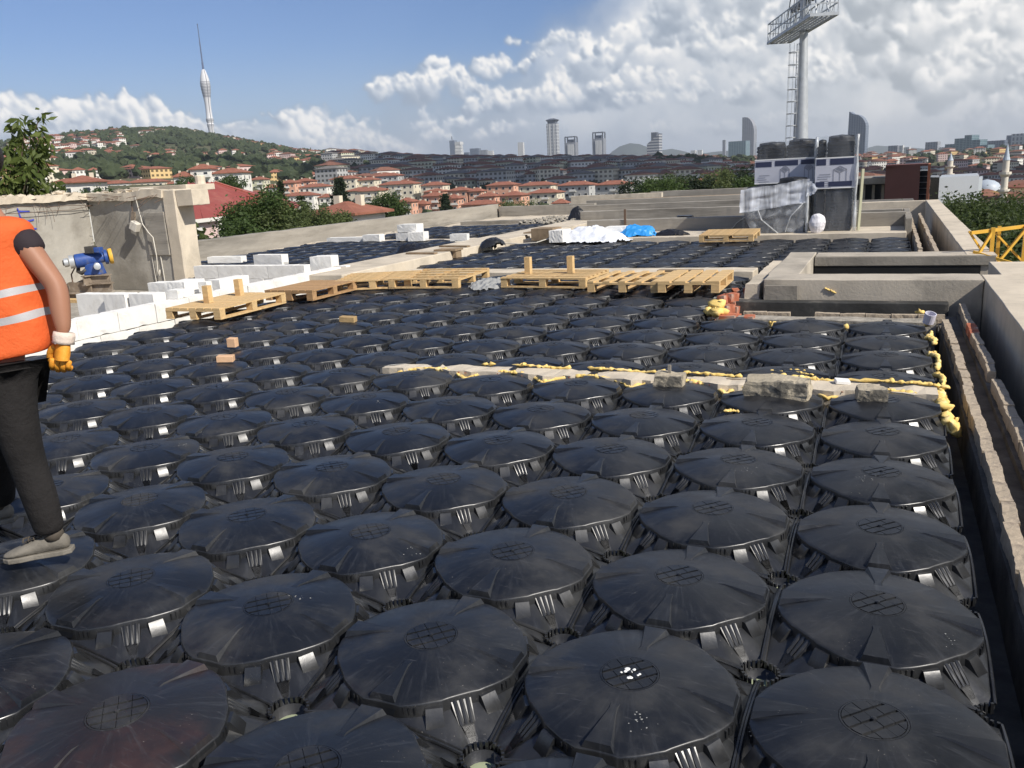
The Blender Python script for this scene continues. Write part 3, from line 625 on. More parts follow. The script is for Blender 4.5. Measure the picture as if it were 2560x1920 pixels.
def sail(t, w, dp, H):
    n = 14; prof = [(-w/2, 0), (w*.48, 0), (w*.5, H*.6)] + [(w*.5 - w*.75*(1-math.cos(a)), H*.70 + H*.25*math.sin(a)) for a in np.linspace(.15, math.pi/2*.95, n)] + [(-w*.42, H)]
    N_ = len(prof); V = [(x, -dp/2, z) for x, z in prof] + [(x, dp/2, z) for x, z in prof]
    put('body', MB().add(V, [tuple(range(N_)), tuple(range(2*N_-1, N_-1, -1))] + [(i, N_+i, N_+(i+1) % N_, (i+1) % N_) for i in range(N_)]), FA['blue'], t)
def stepped(t, w, dp, H):
    for k, (a, b, h) in enumerate(((-.5, -.28, .72), (-.28, -.05, .90), (-.05, .12, 1.0), (.12, .32, .82), (.32, .5, .62))): put('block', MB().span(a*w, b*w, -dp/2*(1-.06*k), dp/2, 0, H*h), FA['teal'], t)
tower('slim office tower with twisted stacked floors, leftmost of the skyline', 1130, 1163, 349, D, 'grey', shape=twisted)
tower('low dark tower block right of the twisted tower', 1157, 1180, 381, D+300, 'blue')
tower('dark blue tower block, middle of the low cluster', 1179, 1206, 371, D+100, 'blue')
tower('grey tower block in the low cluster with pale right edge', 1203, 1224, 375, D, 'grey'); tower('pale narrow block at the right end of the low cluster', 1222, 1238, 377, D+50, 'white')
tower('solitary very slim tower left of the tallest one', 1298, 1314, 356, D-100, 'white')
tower('tallest pale office tower with a flared dark crown', 1371, 1401, 296, D-300, 'pale', shape=flared)
tower('tower with an open roof frame just right of the tallest', 1414, 1447, 341, D-400, 'grey', shape=framed)
tower('second tower with an open roof frame, taller and further right', 1483, 1516, 330, D-300, 'grey', shape=framed)
tower('banded tower with a diagonal sloping top', 1619, 1655, 331, D-600, 'band', shape=diagonal)
tower('tall tower with a rounded shoulder left of the light mast', 1856, 1889, 293, D-500, 'grey', shape=curved)
tower('broad teal glass block at the foot of the rounded tower', 1823, 1872, 353, D-700, 'teal'); tower('thin dark chimney like tower left of the teal block', 1806, 1814, 350, D, 'grey')
tower('dark sail shaped tower behind the wrapped stacks', 2119, 2164, 278, 2400, 'blue', shape=sail, dep=.5)
for a, b, y, f, l in ((1727, 1741, 376, 'white', 'left of two small round white towers in front of the mountain'), (1744, 1757, 375, 'white', 'right of two small round white towers in front of the mountain'), (1272, 1296, 392, 'white', 'pale low block left of the slim tower'), (1322, 1362, 389, 'grey', 'long low block with a crane left of the tallest tower'), (1530, 1560, 391, 'grey', 'low grey block right of the second framed tower'), (1560, 1590, 395, 'white', 'low pale block right of the second framed tower'),
    (2222, 2246, 364, 'grey', 'grey office block on the right skyline, leftmost'), (2244, 2258, 364, 'white', 'pale twin block on the right skyline, left'), (2259, 2274, 368, 'white', 'pale twin block on the right skyline, right'), (2316, 2346, 355, 'grey', 'squat grey drum tower on the right skyline'), (2346, 2372, 368, 'white', 'row of low white blocks on the right skyline'), (2450, 2516, 352, 'blue', 'wide dark glass block right of the stepped one'), (2518, 2542, 338, 'blue', 'dark block at the right edge of the skyline'), (2538, 2600, 333, 'pale', 'pale block at the right edge of the skyline')):
    tower(l, a, b, y, 2600 if a > 2000 else 3300, f)
tower('stepped teal glass complex on the right skyline', 2376, 2470, 338, 2400, 'teal', shape=stepped, dep=.6)
# flats in the cloud shade
for i, (x0, x1, yt, d, fl, col, lb) in enumerate(((1165, 1197, 415, 900, 9, 'pale green', 'tall pale green apartment block in the shaded town'), (1205, 1238, 418, 850, 8, 'grey', 'grey apartment slab left of its twin in the shaded town'), (1240, 1262, 416, 850, 8, 'white', 'white ended apartment slab in the shaded town'), (1278, 1310, 428, 700, 6, 'grey', 'broad grey block below the slim tower'), (1320, 1365, 424, 760, 6, 'white', 'pale stepped block below the tallest tower'), (1470, 1515, 405, 1000, 6, 'white', 'white block below the second framed tower'), (1520, 1590, 403, 1000, 5, 'white', 'long white block under the mountain'), (1360, 1395, 420, 900, 6, 'grey', 'grey block right below the tallest tower'))):
    house(lb, (x0+x1)/2, d, far_at((x0+x1)/2, yt, d).z, (x1-x0)/F_PX*d*.85, 11, col, fl, .8, 20, 'roof_brown', 1, cat='apartment block', name='apartment_block')
house('red brick school like block on the hill under the tower', 530, 1150, far_at(530, 381, 1150).z, 24, 12, 'salmon', 4, .8, 20, 'roof_brown', 1, cat='block', name='apartment_block')
house('large pale villa high on the hill left of the tower', 428, 1800, far_at(428, 352, 1800).z, 24, 14, 'cream', 4, 1, 20, 'roof_brown', 1, name='villa')
# buildings just beyond the right parapet
M['redbrown'] = mat('red brown cladding', (.155, .058, .045), .7, .4, var=.08, scale=.5); M['pale_metal'] = mat('pale metal cladding', (.40, .43, .45), .5, .4, var=.03, scale=.3); M['dark_glass'] = mat('dark glazing', (.030, .036, .045), .2, .5); M['orange'] = mat('terracotta edge', (.42, .15, .08), .8, .3)
def slab(par, name, x0, x1, y0, y1, d0, d1, thick, m, o3):
    "upright slab between two picture columns"
    a, b = far_at(x0, hor_y(x0), d0), far_at(x1, hor_y(x1), d1); za, zb_ = far_at((x0+x1)/2, y0, (d0+d1)/2).z, y1
    e = (b-a); e.z = 0; n_ = ((a+b)/2 - CAM); n_.z = 0; n_.normalize()
    if n_.dot(_f) < 0: n_ = -n_
    V = [Vector((q.x, q.y, z))-o3 for z in (zb_, za) for q in (a, b, b+n_*thick, a+n_*thick)]
    return put(name, MB().add(V, [(3, 2, 1, 0), (4, 5, 6, 7), (0, 1, 5, 4), (1, 2, 6, 5), (2, 3, 7, 6), (3, 0, 4, 7)]), m, par)
p0 = far_at(2280, 460, 95); o3 = Vector((p0.x, p0.y, -16)); t = thing('red_brown_building', 'red brown block with a recessed glazed strip beyond the right parapet', 'building', o3)
slab(t, 'wall', 2216, 2303, 414, -22, 95, 92, 8, M['redbrown'], o3); slab(t, 'glazed_strip', 2303, 2322, 427, -22, 93.2, 92.6, 7, M['dark_glass'], o3); slab(t, 'end_fin', 2322, 2329, 410, -22, 91.5, 91.3, 9, M['orange'], o3); slab(t, 'top_edge', 2216, 2323, 411, far_at(2270, 416, 93).z, 94.6, 91.9, 8, M['redbrown'], o3)
for k in range(5): slab(t, 'transom', 2303, 2322, 440+k*15, far_at(2312, 441.5+k*15, 92).z, 92.9, 92.3, .2, M['steel'], o3)
p0 = far_at(2400, 480, 105); o3 = Vector((p0.x, p0.y, -16)); t = thing('pale_metal_building', 'blank pale grey metal clad block right of the red brown one', 'building', o3)
slab(t, 'wall', 2353, 2453, 441, -24, 104, 106, 12, M['pale_metal'], o3); slab(t, 'corner_glass', 2330, 2353, 443, -24, 106, 104.2, 10, M['dark_glass'], o3); slab(t, 'side_wall', 2453, 2462, 446, -24, 106.2, 110, 10, M['pale_metal'], o3)
p0 = far_at(2180, 470, 90); o3 = Vector((p0.x, p0.y, -16)); t = thing('dark_terrace_building', 'dark flat roofed terrace building left of the red brown block', 'building', o3)
slab(t, 'wall', 2100, 2216, 462, -22, 100, 98, 10, M['dark_glass'], o3); slab(t, 'roof_edge', 2100, 2222, 446, far_at(2160, 461, 97).z, 98, 96.3, 12, M['concrete_dark'], o3)
for k in range(5): slab(t, 'column', 2112+k*24, 2119+k*24, 462, -22, 97.8, 97.6, .6, M['concrete_dark'], o3)
# mosque
M['stone'] = mat('pale stone', (.62, .57, .48), .8, .3, var=.05); M['lead'] = mat('lead sheet', (.40, .45, .50), .5, .5)
def minaret(label, px, yt, yb, d, r):
    p = far_at(px, yb, d); t = thing('minaret', label, 'minaret', (p.x, p.y, p.z-6)); H = (yb-yt)/F_PX*d + 6
    put('shaft', MB().lathe([(r*1.6, 0), (r*1.6, H*.2), (r, H*.23), (r*.95, H*.80)], n=12), M['stone'], t, edge=30); put('balcony', MB().lathe([(r, H*.60), (r*1.7, H*.63), (r*1.7, H*.66), (r, H*.66)], n=12), M['stone'], t); put('balcony', MB().lathe([(r, H*.40), (r*1.7, H*.425), (r*1.7, H*.45), (r, H*.45)], n=12), M['stone'], t)
    put('spire', MB().lathe([(r*1.1, H*.80), (r*.8, H*.84), (.05, H)], n=12), M['lead'], t)
minaret('nearer cream minaret at the right edge with its lead spire', 2507, 385, 507, 260, .85); minaret('shorter white minaret above the pale metal block', 2374, 392, 440, 420, 1.1)
p = far_at(2465, 483, 270); t = thing('mosque', 'small mosque with a pale lead dome right of the metal clad block', 'mosque', (p.x, p.y, p.z-4)); put('wall', MB().span(-5, 5, -5, 5, 0, 4.6), HW['ochre'], t); put('dome', MB().lathe([(3.6, 4.6), (3.5, 5.6), (2.9, 6.6), (1.8, 7.3), (.1, 7.7)], n=20), M['lead'], t, edge=60)

# ------------------------------------------------------------------ floodlight mast
t = thing('floodlight_mast', 'tall grey floodlight mast with caged ladder and long lamp basket at its head', 'light mast', (0, 0, 0)); pm_ = far_at(2001, 380, 56); o3 = Vector((pm_.x, pm_.y, -12)); t.location = o3
zb = lambda y, d: far_at(2005, y, d).z
put('pole', MB().lathe([(.62, 0), (.42, zb(350, 56)+12), (.235, zb(100, 56)+12), (.23, zb(-60, 56)+12)], n=24), M['steel'], t, edge=40)
lad = (Vector((C_R.x, C_R.y, 0)).normalized()*-.82 + Vector((_f.x, _f.y, 0)).normalized()*-.1); sd = Vector((-lad.y, lad.x, 0))
zt_ = zb(108, 56)+12
for k in (-.16, .16): put('ladder_rail', MB().tube([lad*.62*(1.0)+sd*k+Vector((0, 0, 6)), lad*.40+sd*k+Vector((0, 0, zt_))], .022, 6), M['steel'], t)
mb = MB()
for k in range(44): z = 7+k*.33; f_ = .62-.22*(z-6)/(zt_-6); mb.tube([lad*f_+sd*-.16+Vector((0, 0, z)), lad*f_+sd*.16+Vector((0, 0, z))], .012, 5)
put('rungs', mb, M['steel'], t)
for k in range(12):
    z = zt_ - .5 - k*.69; f_ = .62-.22*(z-6)/(zt_-6); c = lad*(f_+.30)+Vector((0, 0, z)); put('cage_hoop', MB().tube([c+lad*.34*math.cos(a)+sd*.34*math.sin(a) for a in np.linspace(-2.5, 2.5, 11)], .024, 5), M['steel'], t)
mb = MB()
for a in (-1.2, 0, 1.2): mb.tube([lad*(.92+.34*math.cos(a)-.0)+sd*.34*math.sin(a)+Vector((0, 0, zt_-8.3)), lad*(.70+.34*math.cos(a))+sd*.34*math.sin(a)+Vector((0, 0, zt_))], .012, 5)
put('cage_strips', mb, M['steel'], t)
E1, E2 = far_at(1941, 380, 60.5), far_at(2049, 375, 50.8); fl_z = far_at(1941, 109, 60.5).z+12.05
A_ = Vector((E1.x, E1.y, 0)) - Vector((o3.x, o3.y, 0)); B_ = Vector((E2.x, E2.y, 0)) - Vector((o3.x, o3.y, 0)); ax_ = (B_-A_).normalized(); cr = Vector((-ax_.y, ax_.x, 0)); LL = (B_-A_).length
def bp_(u, v, z): return A_ + ax_*(LL*u) + cr*v + Vector((0, 0, fl_z+z))
for v in (-.7, .7):
    put('floor_beam', MB().bar(bp_(0, v, 0), bp_(1, v, 0), .10, .16), M['steel'], t)
    for z in (.55, 1.12): put('hand_rail', MB().bar(bp_(0, v, z), bp_(1, v, z), .055), M['steel'], t)
    for k in range(15): put('baluster', MB().bar(bp_(k/14, v, 0), bp_(k/14, v, 1.12), .035), M['steel'], t)
    mb = MB()
    for k in range(8): mb.bar(bp_(k/8, v*.97, .1), bp_((k+1)/8, v*.97, 1.1), .022)
    put('mesh_braces', mb, M['steel'], t)
for u in (0, 1):
    put('floor_beam', MB().bar(bp_(u, -.75, 0), bp_(u, .75, 0), .10, .16), M['steel'], t)
    for z in (.55, 1.12): put('hand_rail', MB().bar(bp_(u, -.7, z), bp_(u, .7, z), .055), M['steel'], t)
for k in range(1, 20): put('floor_slat', MB().bar(bp_(k/20, -.66, .02), bp_(k/20, .66, .02), .12, .03), M['steel'], t)
for k in range(5): put('floor_joist', MB().bar(bp_(.02, -.5+.25*k, -.06), bp_(.98, -.5+.25*k, -.06), .05, .08), M['steel'], t)
for u in (.02, .25, .5, .75, .98):
    put('lamp_post', MB().bar(bp_(u, .3, 0), bp_(u*.5+.25, .3, 4.2), .06), M['steel'], t)
for z in (1.7, 2.6, 3.5): put('lamp_rail', MB().bar(bp_(.04+.05*z, .3, z), bp_(.96-.05*z, .3, z), .07), M['steel'], t)
for z in (1.75, 2.65, 3.55):
    for k in range(9):
        u = .1+.1*k; o = put('floodlight', MB().box((0, 0, 0), (.5, .42, .42), R=Matrix((ax_, cr, Vector((0, 0, 1)))).transposed(), taper=.8), M['crown'], t, bp_(u*(1-.05*z)+.025*z, .62, z), bevel=.03)
for u, v in ((.0, .7), (.14, .7)): put('stay', MB().tube([bp_(u, v, 1.1), bp_(.40, v, 6.4)], .028, 5), M['steel'], t)

# ------------------------------------------------------------------ trees
def leaf_mat(name, a, b, tr=True, rough=.6):
    m = mat(name, a, rough, .3, col2=b, scale=3.0, detail=5, trans=tuple(min(1, c*1.5) for c in a)); return m
M['leaf_mid'] = leaf_mat('mid green leaves', (.075, .115, .030), (.035, .060, .016)); M['leaf_dark'] = leaf_mat('dark green needles', (.030, .048, .020), (.014, .024, .010)); M['leaf_walnut'] = leaf_mat('big drooping leaves', (.120, .150, .035), (.055, .082, .018)); M['leaf_pine'] = leaf_mat('umbrella pine needles', (.060, .085, .022), (.026, .042, .012)); M['leaf_olive'] = leaf_mat('oleander leaves', (.125, .150, .055), (.055, .080, .022)); M['bark'] = mat('bark', (.10, .075, .05), .9, .3, var=.3, scale=3, bump=.5)
M['blossom'] = mat('pale blossom', (.72, .66, .50), .7, .3)
def leaf_cloud(centres, spread, per, size, rs, aspect=2.0, droop=.0, sq=(1, 1, 1)):
    c = np.repeat(np.asarray(centres, float), per, 0); n = len(c)
    p = c + rs.normal(size=(n, 3))*spread*np.array(sq)
    d = rs.normal(size=(n, 3)); d[:, 2] = d[:, 2]*.6 - droop; d /= np.linalg.norm(d, axis=1)[:, None]
    s = np.cross(d, rs.normal(size=(n, 3))); s /= np.linalg.norm(s, axis=1)[:, None]
    L = size*rs.uniform(.6, 1.25, (n, 1)); Wd = L/aspect; nrm = np.cross(d, s)
    V = np.stack([p, p+d*L*.5+s*Wd*.5+nrm*Wd*.12, p+d*L, p+d*L*.5-s*Wd*.5+nrm*Wd*.12], 1).reshape(-1, 3)
    return V, np.arange(n*4).reshape(-1, 4)
def crown_centres(rs, n, rx, ry, rz, hollow=.45, bottom=-.5):
    out = []
    while len(out) < n:
        u = rs.normal(size=3); u /= np.linalg.norm(u)
        if u[2] < bottom: continue
        k = hollow + (1-hollow)*rs.rand()**.5; k *= 1 + .18*math.sin(u[0]*5+u[1]*4) + rs.uniform(-.12, .12)
        out.append((u[0]*rx*k, u[1]*ry*k, u[2]*rz*k))
    return np.array(out)
def mesh_np(name, V, Fc, m):
    me = bpy.data.meshes.new(name); n, k = Fc.shape
    me.vertices.add(len(V)); me.vertices.foreach_set('co', V.ravel().astype(np.float32)); me.loops.add(n*k); me.loops.foreach_set('vertex_index', Fc.ravel().astype(np.int32))
    me.polygons.add(n); me.polygons.foreach_set('loop_start', np.arange(n, dtype=np.int32)*k); me.materials.append(m); me.update(calc_edges=True); return me
def trunk_mesh(rs, h, r, limbs, spread, m=None):
    mb = MB(); mb.tube([(0, 0, 0), (rs.uniform(-.05, .05)*h, rs.uniform(-.05, .05)*h, h*.5), (rs.uniform(-.08, .08)*h, rs.uniform(-.08, .08)*h, h)], [r, r*.75, r*.4], 7)
    for k in range(limbs):
        a = 2*math.pi*k/limbs + rs.uniform(-.4, .4); z = h*rs.uniform(.45, .9); e = Vector((math.cos(a)*spread, math.sin(a)*spread, z + spread*rs.uniform(.3, .9)))
        mb.tube([(0, 0, z), tuple(e*.5 + Vector((0, 0, z*.5))), tuple(e)], [r*.4, r*.25, r*.08], 5)
    return mb.mesh('trunk', m or M['bark'])
TREE_ME = {}
def tree(label, px, py_top, d, kind, rx, rz, clumps=60, per=60, leaf=.35, name='tree', key=None, spread=None, group=None, hollow=.45, ry=None, zc=None):
    "crown top at a height read from the picture; trunk down to the ground"
    p = far_at(px, py_top, d); g = ground(p.x, p.y); H = p.z - g
    t = thing(name, label, 'tree', (p.x, p.y, g), rnd.uniform(0, 6.28), group)
    if key and key in TREE_ME: cm, tm = TREE_ME[key]
    else:
        rs = np.random.RandomState(len(bpy.data.meshes) % 9999); C_ = crown_centres(rs, clumps, rx, ry or rx, rz, hollow)
        V, Fc = leaf_cloud(C_, spread or rx*.14, per, leaf, rs); cm = mesh_np('crown', V, Fc, M[kind]); tm = trunk_mesh(rs, max(H-rz, 1.5), max(.12, rx*.07), 6, rx*.55)
        if key: TREE_ME[key] = (cm, tm)
    link('crown', cm, t, (0, 0, H-rz)); o = link('trunk', tm, t); 
    return t
# conifers as tiers
def cedar(label, px, py_top, d, h, r, tiers=9, kind='leaf_dark', narrow=False, name='cedar'):
    p = far_at(px, py_top, d); g = ground(p.x, p.y); H = p.z-g; t = thing(name, label, 'tree', (p.x, p.y, g)); rs = np.random.RandomState(int(px)); C_ = []
    for k in range(tiers):
        f = k/(tiers-1); z = H - h*(.03 + .97*f); rr_ = r*((.12+.88*f) if not narrow else math.sin(math.pi*min(.92, .12+.85*f))**.7)*rs.uniform(.8, 1.1)
        for q in range(int(4+9*f) if not narrow else 7):
            a = rs.uniform(0, 6.28); C_.append((math.cos(a)*rr_*rs.uniform(.35, 1), math.sin(a)*rr_*rs.uniform(.35, 1), z + rs.uniform(-.12, .12)*h/tiers))
    V, Fc = leaf_cloud(C_, r*.13, 55, r*.22 if not narrow else r*.4, rs, 2.6, .1, (1, 1, .45 if not narrow else 1.6)); link('crown', mesh_np('crown', V, Fc, M[kind]), t); put('trunk', MB().tube([(0, 0, 0), (0, 0, H*.95)], [r*.08+.05, .03], 6), M['bark'], t)
cedar('dark spreading cedar in front of the white blocks, left of centre', 846, 447, 190, 5.8, 3.0); cedar('dark cedar between the two red roofed houses', 752, 492, 75, 2.6, 1.15, 7); cedar('thin dark cypress left of the cedars', 700, 455, 170, 4.6, .8, 12, narrow=True, name='cypress'); cedar('small dark cone shaped conifer by the end of the left parapet', 1112, 487, 180, 4.2, 2.2, 9, name='conifer')
tree('broad dark green tree hiding the right half of the pink house', 648, 503, 47, 'leaf_mid', 2.05, 1.7, 110, 150, .19, ry=1.6); tree('lower green bush at the foot of the pink house wall', 600, 565, 42, 'leaf_mid', 1.2, .9, 50, 100, .17, name='bush'); tree('bright yellow green tree right of the broad dark one', 720, 515, 46, 'leaf_olive', 1.5, 1.4, 60, 110, .18)
tree('flowering oleander between the two red roofs', 795, 528, 44, 'leaf_olive', 1.15, .85, 46, 110, .15, name='oleander'); tree('flowering oleander at the right, in front of the white house', 850, 531, 45, 'leaf_olive', .75, .7, 30, 100, .15, name='oleander')
tree('round olive green tree right of the white walled house', 968, 488, 120, 'leaf_mid', 2.6, 2.2, 60, 90, .36); tree('pale green tree beside the big white block', 575, 440, 200, 'leaf_mid', 3.0, 2.2, 40, 60, .5); tree('grey green bush left of the big white block', 475, 445, 220, 'leaf_mid', 3.6, 2.0, 40, 60, .5, name='bush')
tree('spiky pale bush at the foot of the pillar', 470, 578, 26, 'leaf_olive', .42, .55, 16, 60, .22, name='bush', spread=.12)
tree('green bushes below the far end of the parapet', 1290, 508, 150, 'leaf_olive', 3.6, .9, 40, 70, .3, name='bush')
tree('green tree left of the shaded blocks', 248, 468, 110, 'leaf_mid', 1.8, 1.5, 40, 80, .3)
G = 'trees beyond the far roof wall'
for i, (px, py, d, r, k, lb) in enumerate(((1650, 446, 78, 2.3, 'leaf_mid', 'mid green tree at the left end of the trees behind the far wall'), (1700, 440, 84, 2.4, 'leaf_pine', 'olive tree second from the left behind the far wall'), (1745, 452, 80, 1.8, 'leaf_dark', 'dark tree third from the left behind the far wall'), (1790, 432, 82, 2.2, 'leaf_olive', 'bright green tree fourth from the left behind the far wall'), (1838, 424, 86, 2.4, 'leaf_dark', 'tallest dark tree behind the far wall, left of the stacks'), (1880, 436, 80, 1.8, 'leaf_mid', 'green tree right behind the short wrapped stack'))):
    tree(lb, px, py, d, k, r, r*.85, 60, 80, .26, group=G)
for i, (px, py, d, r, lb) in enumerate(((1590, 452, 130, 2.6, 'dark bush right of the grey blocks, nearest them'), (1625, 456, 110, 2.0, 'dark bush right of the grey blocks, beside the trees'))): tree(lb, px, py, d, 'leaf_dark', r, r*.8, 50, 70, .35, name='bush')
for i, (px, py, d, r, lb) in enumerate(((2375, 508, 44, 2.0, 'umbrella pine hugging the parapet, leftmost of the pines'), (2440, 512, 40, 1.9, 'umbrella pine second from the parapet'), (2500, 507, 46, 2.2, 'umbrella pine under the small mosque'), (2570, 512, 42, 2.2, 'umbrella pine at the right edge of the picture'), (2410, 548, 34, 1.7, 'lower pine crown just over the parapet edge'), (2480, 552, 33, 1.6, 'lower pine crown behind the yellow lattice'), (2560, 556, 32, 1.7, 'lower pine crown right of the yellow lattice'), (2640, 530, 38, 2.2, 'pine beyond the right edge'), (2470, 600, 26, 1.6, 'dark pine under the yellow lattice'), (2560, 610, 26, 1.8, 'dark pine below the right hand ledge'))):
    tree(lb, px, py, d, 'leaf_pine', r, r*.62, 80, 110, .16, name='umbrella_pine', group='pines below the right parapet', hollow=.6, spread=r*.12)
# big leaved tree behind the enclosure wall
pB = far_at(40, 560, 21); t = thing('broadleaf_tree', 'tree with big drooping leaves above the enclosure wall at the left edge', 'tree', (pB.x, pB.y, pB.z-1)); rs = np.random.RandomState(4); TB = t.location
tips = [(95, 302, 20.8), (62, 318, 21), (30, 318, 21.3), (98, 345, 20.7), (48, 362, 21), (20, 372, 21.2), (85, 385, 20.6), (112, 372, 20.8), (60, 402, 20.8), (25, 425, 21.1), (8, 440, 20.8), (100, 420, 20.7), (70, 440, 20.5), (40, 455, 20.8), (128, 462, 20.8), (10, 478, 20.5), (95, 470, 20.6), (-25, 400, 21), (-30, 460, 21), (150, 478, 20.9)]
C_ = []; mbk = MB(); root = Vector((0, 0, .6))
for px, py, d in tips:
    q = far_at(px, py, d) - TB; mid = root.lerp(q, .5) + Vector((0, 0, .25)); mbk.tube([root, mid, q], [.035, .022, .008], 5)
    for u in (.72, .86, 1.0, 1.06):
        w = root.lerp(mid, u*2) if u < .5 else mid.lerp(q, (u-.5)*2); C_.append(tuple(w))
V, Fc = leaf_cloud(C_, .078, 9, .27, rs, 2.9, 1.0); link('crown', mesh_np('crown', V, Fc, M['leaf_walnut']), t); mbk.tube([(0, 0, -6), (0, 0, .6)], [.12, .07], 7); put('trunk', mbk, M['bark'], t)

# ------------------------------------------------------------------ the air: pale summer haze over the town
hm = bpy.data.materials.new('haze'); hm.use_nodes = True; hn = hm.node_tree.nodes; hn.clear()
hv = hn.new('ShaderNodeVolumePrincipled'); ho = hn.new('ShaderNodeOutputMaterial'); hm.node_tree.links.new(hv.outputs[0], ho.inputs['Volume'])
hv.inputs['Color'].default_value = (.86, .92, 1.0, 1); hv.inputs['Density'].default_value = 0.000085; hv.inputs['Anisotropy'].default_value = .15
o = put('haze', MB().span(-14300, 14300, -14300, 14300, -66, 430), hm); stuff(o); tag(o, 'pale haze in the air over the whole town', 'haze')

# cumulus heaps up to the right, above the frame: their shade lies over the middle of the town
def cumulus(cx, cy, z, ax_, ay, rz, n, seed):
    r_ = random.Random(seed); mb = MB(); iv, if_ = ico_v, ico_f.tolist()
    for i in range(n):
        a, q = r_.uniform(0, 6.28), r_.random()**.5; u, v = q*math.cos(a)*ax_, q*math.sin(a)*ay; r = r_.uniform(.6, 1.1)*min(ax_, ay)*.34*(1.2-.5*q)
        x, y = cx + u*math.cos(rz) - v*math.sin(rz), cy + u*math.sin(rz) + v*math.cos(rz); h = r*r_.uniform(.5, .9)
        mb.add([(x+p[0]*r*(1+.2*r_.random()), y+p[1]*r*(1+.2*r_.random()), z + max(-.25, p[2])*h*(1+.25*r_.random())) for p in iv], if_)
    structure(put('cloud', mb, M['cloudm'], sm=True))
def shade(px, d, ax_, ay, n, seed, h=820):
    p = far_at(px, hor_y(px), d); a = math.atan2(p.x-CAM.x, p.y-CAM.y); k = h/SUN.z
    cumulus(p.x + SUN.x*k, p.y + SUN.y*k, h, ax_, ay, -a, n, seed)
shade(1330, 1270, 230, 740, 140, 1); shade(2330, 760, 260, 260, 16, 5); shade(820, 830, 210, 70, 40, 2); shade(1150, 1150, 180, 150, 40, 3); shade(2000, 900, 120, 160, 25, 4)

MOD = 0.71
# ------------------------------------------------------------------ roof structure
def solid(name, boxes, m, label=None, cat=None, rough=0.0, bevel=.008, struct=False):
    "concrete body made of butted boxes; long faces are cut up and their edges broken a little"
    mb = MB()
    for x0, x1, y0, y1, z0, z1 in boxes: mb.span(x0, x1, y0, y1, z0, z1)
    o = put(name, mb, m)
    if rough:
        bm = bmesh.new(); bm.from_mesh(o.data)
        for it in range(7):
            es = [e for e in bm.edges if e.calc_length() > .22]
            if not es: break
            bmesh.ops.subdivide_edges(bm, edges=es, cuts=1, use_grid_fill=True)
        for v in bm.verts:
            p = v.co
            n1 = mnoise.noise_vector(p*1.7)*rough + mnoise.noise_vector(p*7)*rough*.6
            v.co = p + n1
        bm.to_mesh(o.data); bm.free()
    if bevel:
        b = o.modifiers.new('bevel', 'BEVEL'); b.width = bevel; b.segments = 1; b.limit_method = 'ANGLE'; b.angle_limit = rad(50)
    if struct: structure(o)
    if cat: tag(o, label, cat)
    return o
solid('roof_slab', [(-16.4, 1.0, -7, 45, -.75, -.55)], M['ditch'], struct=True, bevel=0)
# right parapet, wide ledge beside the shaft and the shaft itself
solid('parapet_wall', [(.965, 1.32, 10.95, 27.3, -.55, .17), (-.9, 1.32, 27.32, 27.65, -.55, .15)], M['screed'], 'pale concrete parapet running away along the right edge behind the open shaft', 'parapet', rough=.006)
solid('wide_ledge', [(.965, 3.4, -7, 8.72, -.55, .17), (1.16, 3.4, 8.73, 10.05, -.55, .17)], M['screed'], 'broad pale concrete ledge at the right edge beside the dark ditch', 'ledge', rough=.005)
solid('shaft_box', [(-1.38, .96, 8.27, 8.80, -.55, .17), (-1.40, -1.02, 8.81, 11.50, -.55, .17), (-1.0, 1.34, 10.94, 11.46, -.12, .165)], M['plaster'], 'plastered concrete box around the open black shaft', 'shaft', rough=.006)
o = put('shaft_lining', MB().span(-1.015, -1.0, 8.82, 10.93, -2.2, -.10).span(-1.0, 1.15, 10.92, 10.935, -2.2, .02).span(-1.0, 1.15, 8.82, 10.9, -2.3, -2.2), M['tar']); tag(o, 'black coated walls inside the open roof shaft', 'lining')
o = put('lining_band', MB().span(-1.0, 1.32, 10.905, 10.935, .03, .15), M['concrete_dark'])  # darker grey strip over the beam's face below the lip
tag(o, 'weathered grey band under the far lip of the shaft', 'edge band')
solid('mortar_patch', [(-1.36, -.98, 8.215, 8.262, -.30, .10)], M['concrete_dark'], 'rough darker mortar patch at the left end of the plastered box', 'mortar patch', rough=.02, bevel=0)
solid('dark_kerb', [(-1.75, .62, 8.06, 8.255, -.55, -.07)], M['bitumen'], 'dark stained kerb along the foot of the plastered box', 'kerb', rough=.004)

# brick edgings of the ditch: every brick is its own piece
def brick_mesh(sx, sy, sz, m, seed, amp=.0055):
    "one rough brick: worn corners, crumbling arrises"
    bm = bmesh.new(); bmesh.ops.create_cube(bm, size=1)
    for v in bm.verts: v.co = Vector((v.co.x*sx, v.co.y*sy, v.co.z*sz))
    for it in range(6):
        es = [e for e in bm.edges if e.calc_length() > .05]
        if not es: break
        bmesh.ops.subdivide_edges(bm, edges=es, cuts=1, use_grid_fill=True)
    for v in bm.verts: v.co = v.co + mnoise.noise_vector(v.co*22 + Vector((seed*9, 0, 0)))*amp + mnoise.noise_vector(v.co*7 + Vector((0, seed*5, 0)))*amp*.7
    me = bpy.data.meshes.new('brick'); bm.to_mesh(me); bm.free(); me.materials.append(m); return me
tan_bricks = [brick_mesh(.058, .245, .09, M['brick_tan'], i) for i in range(6)]
red_bricks = [brick_mesh(.075, .240, .09, M['brick_red'], i+9) for i in range(2)]
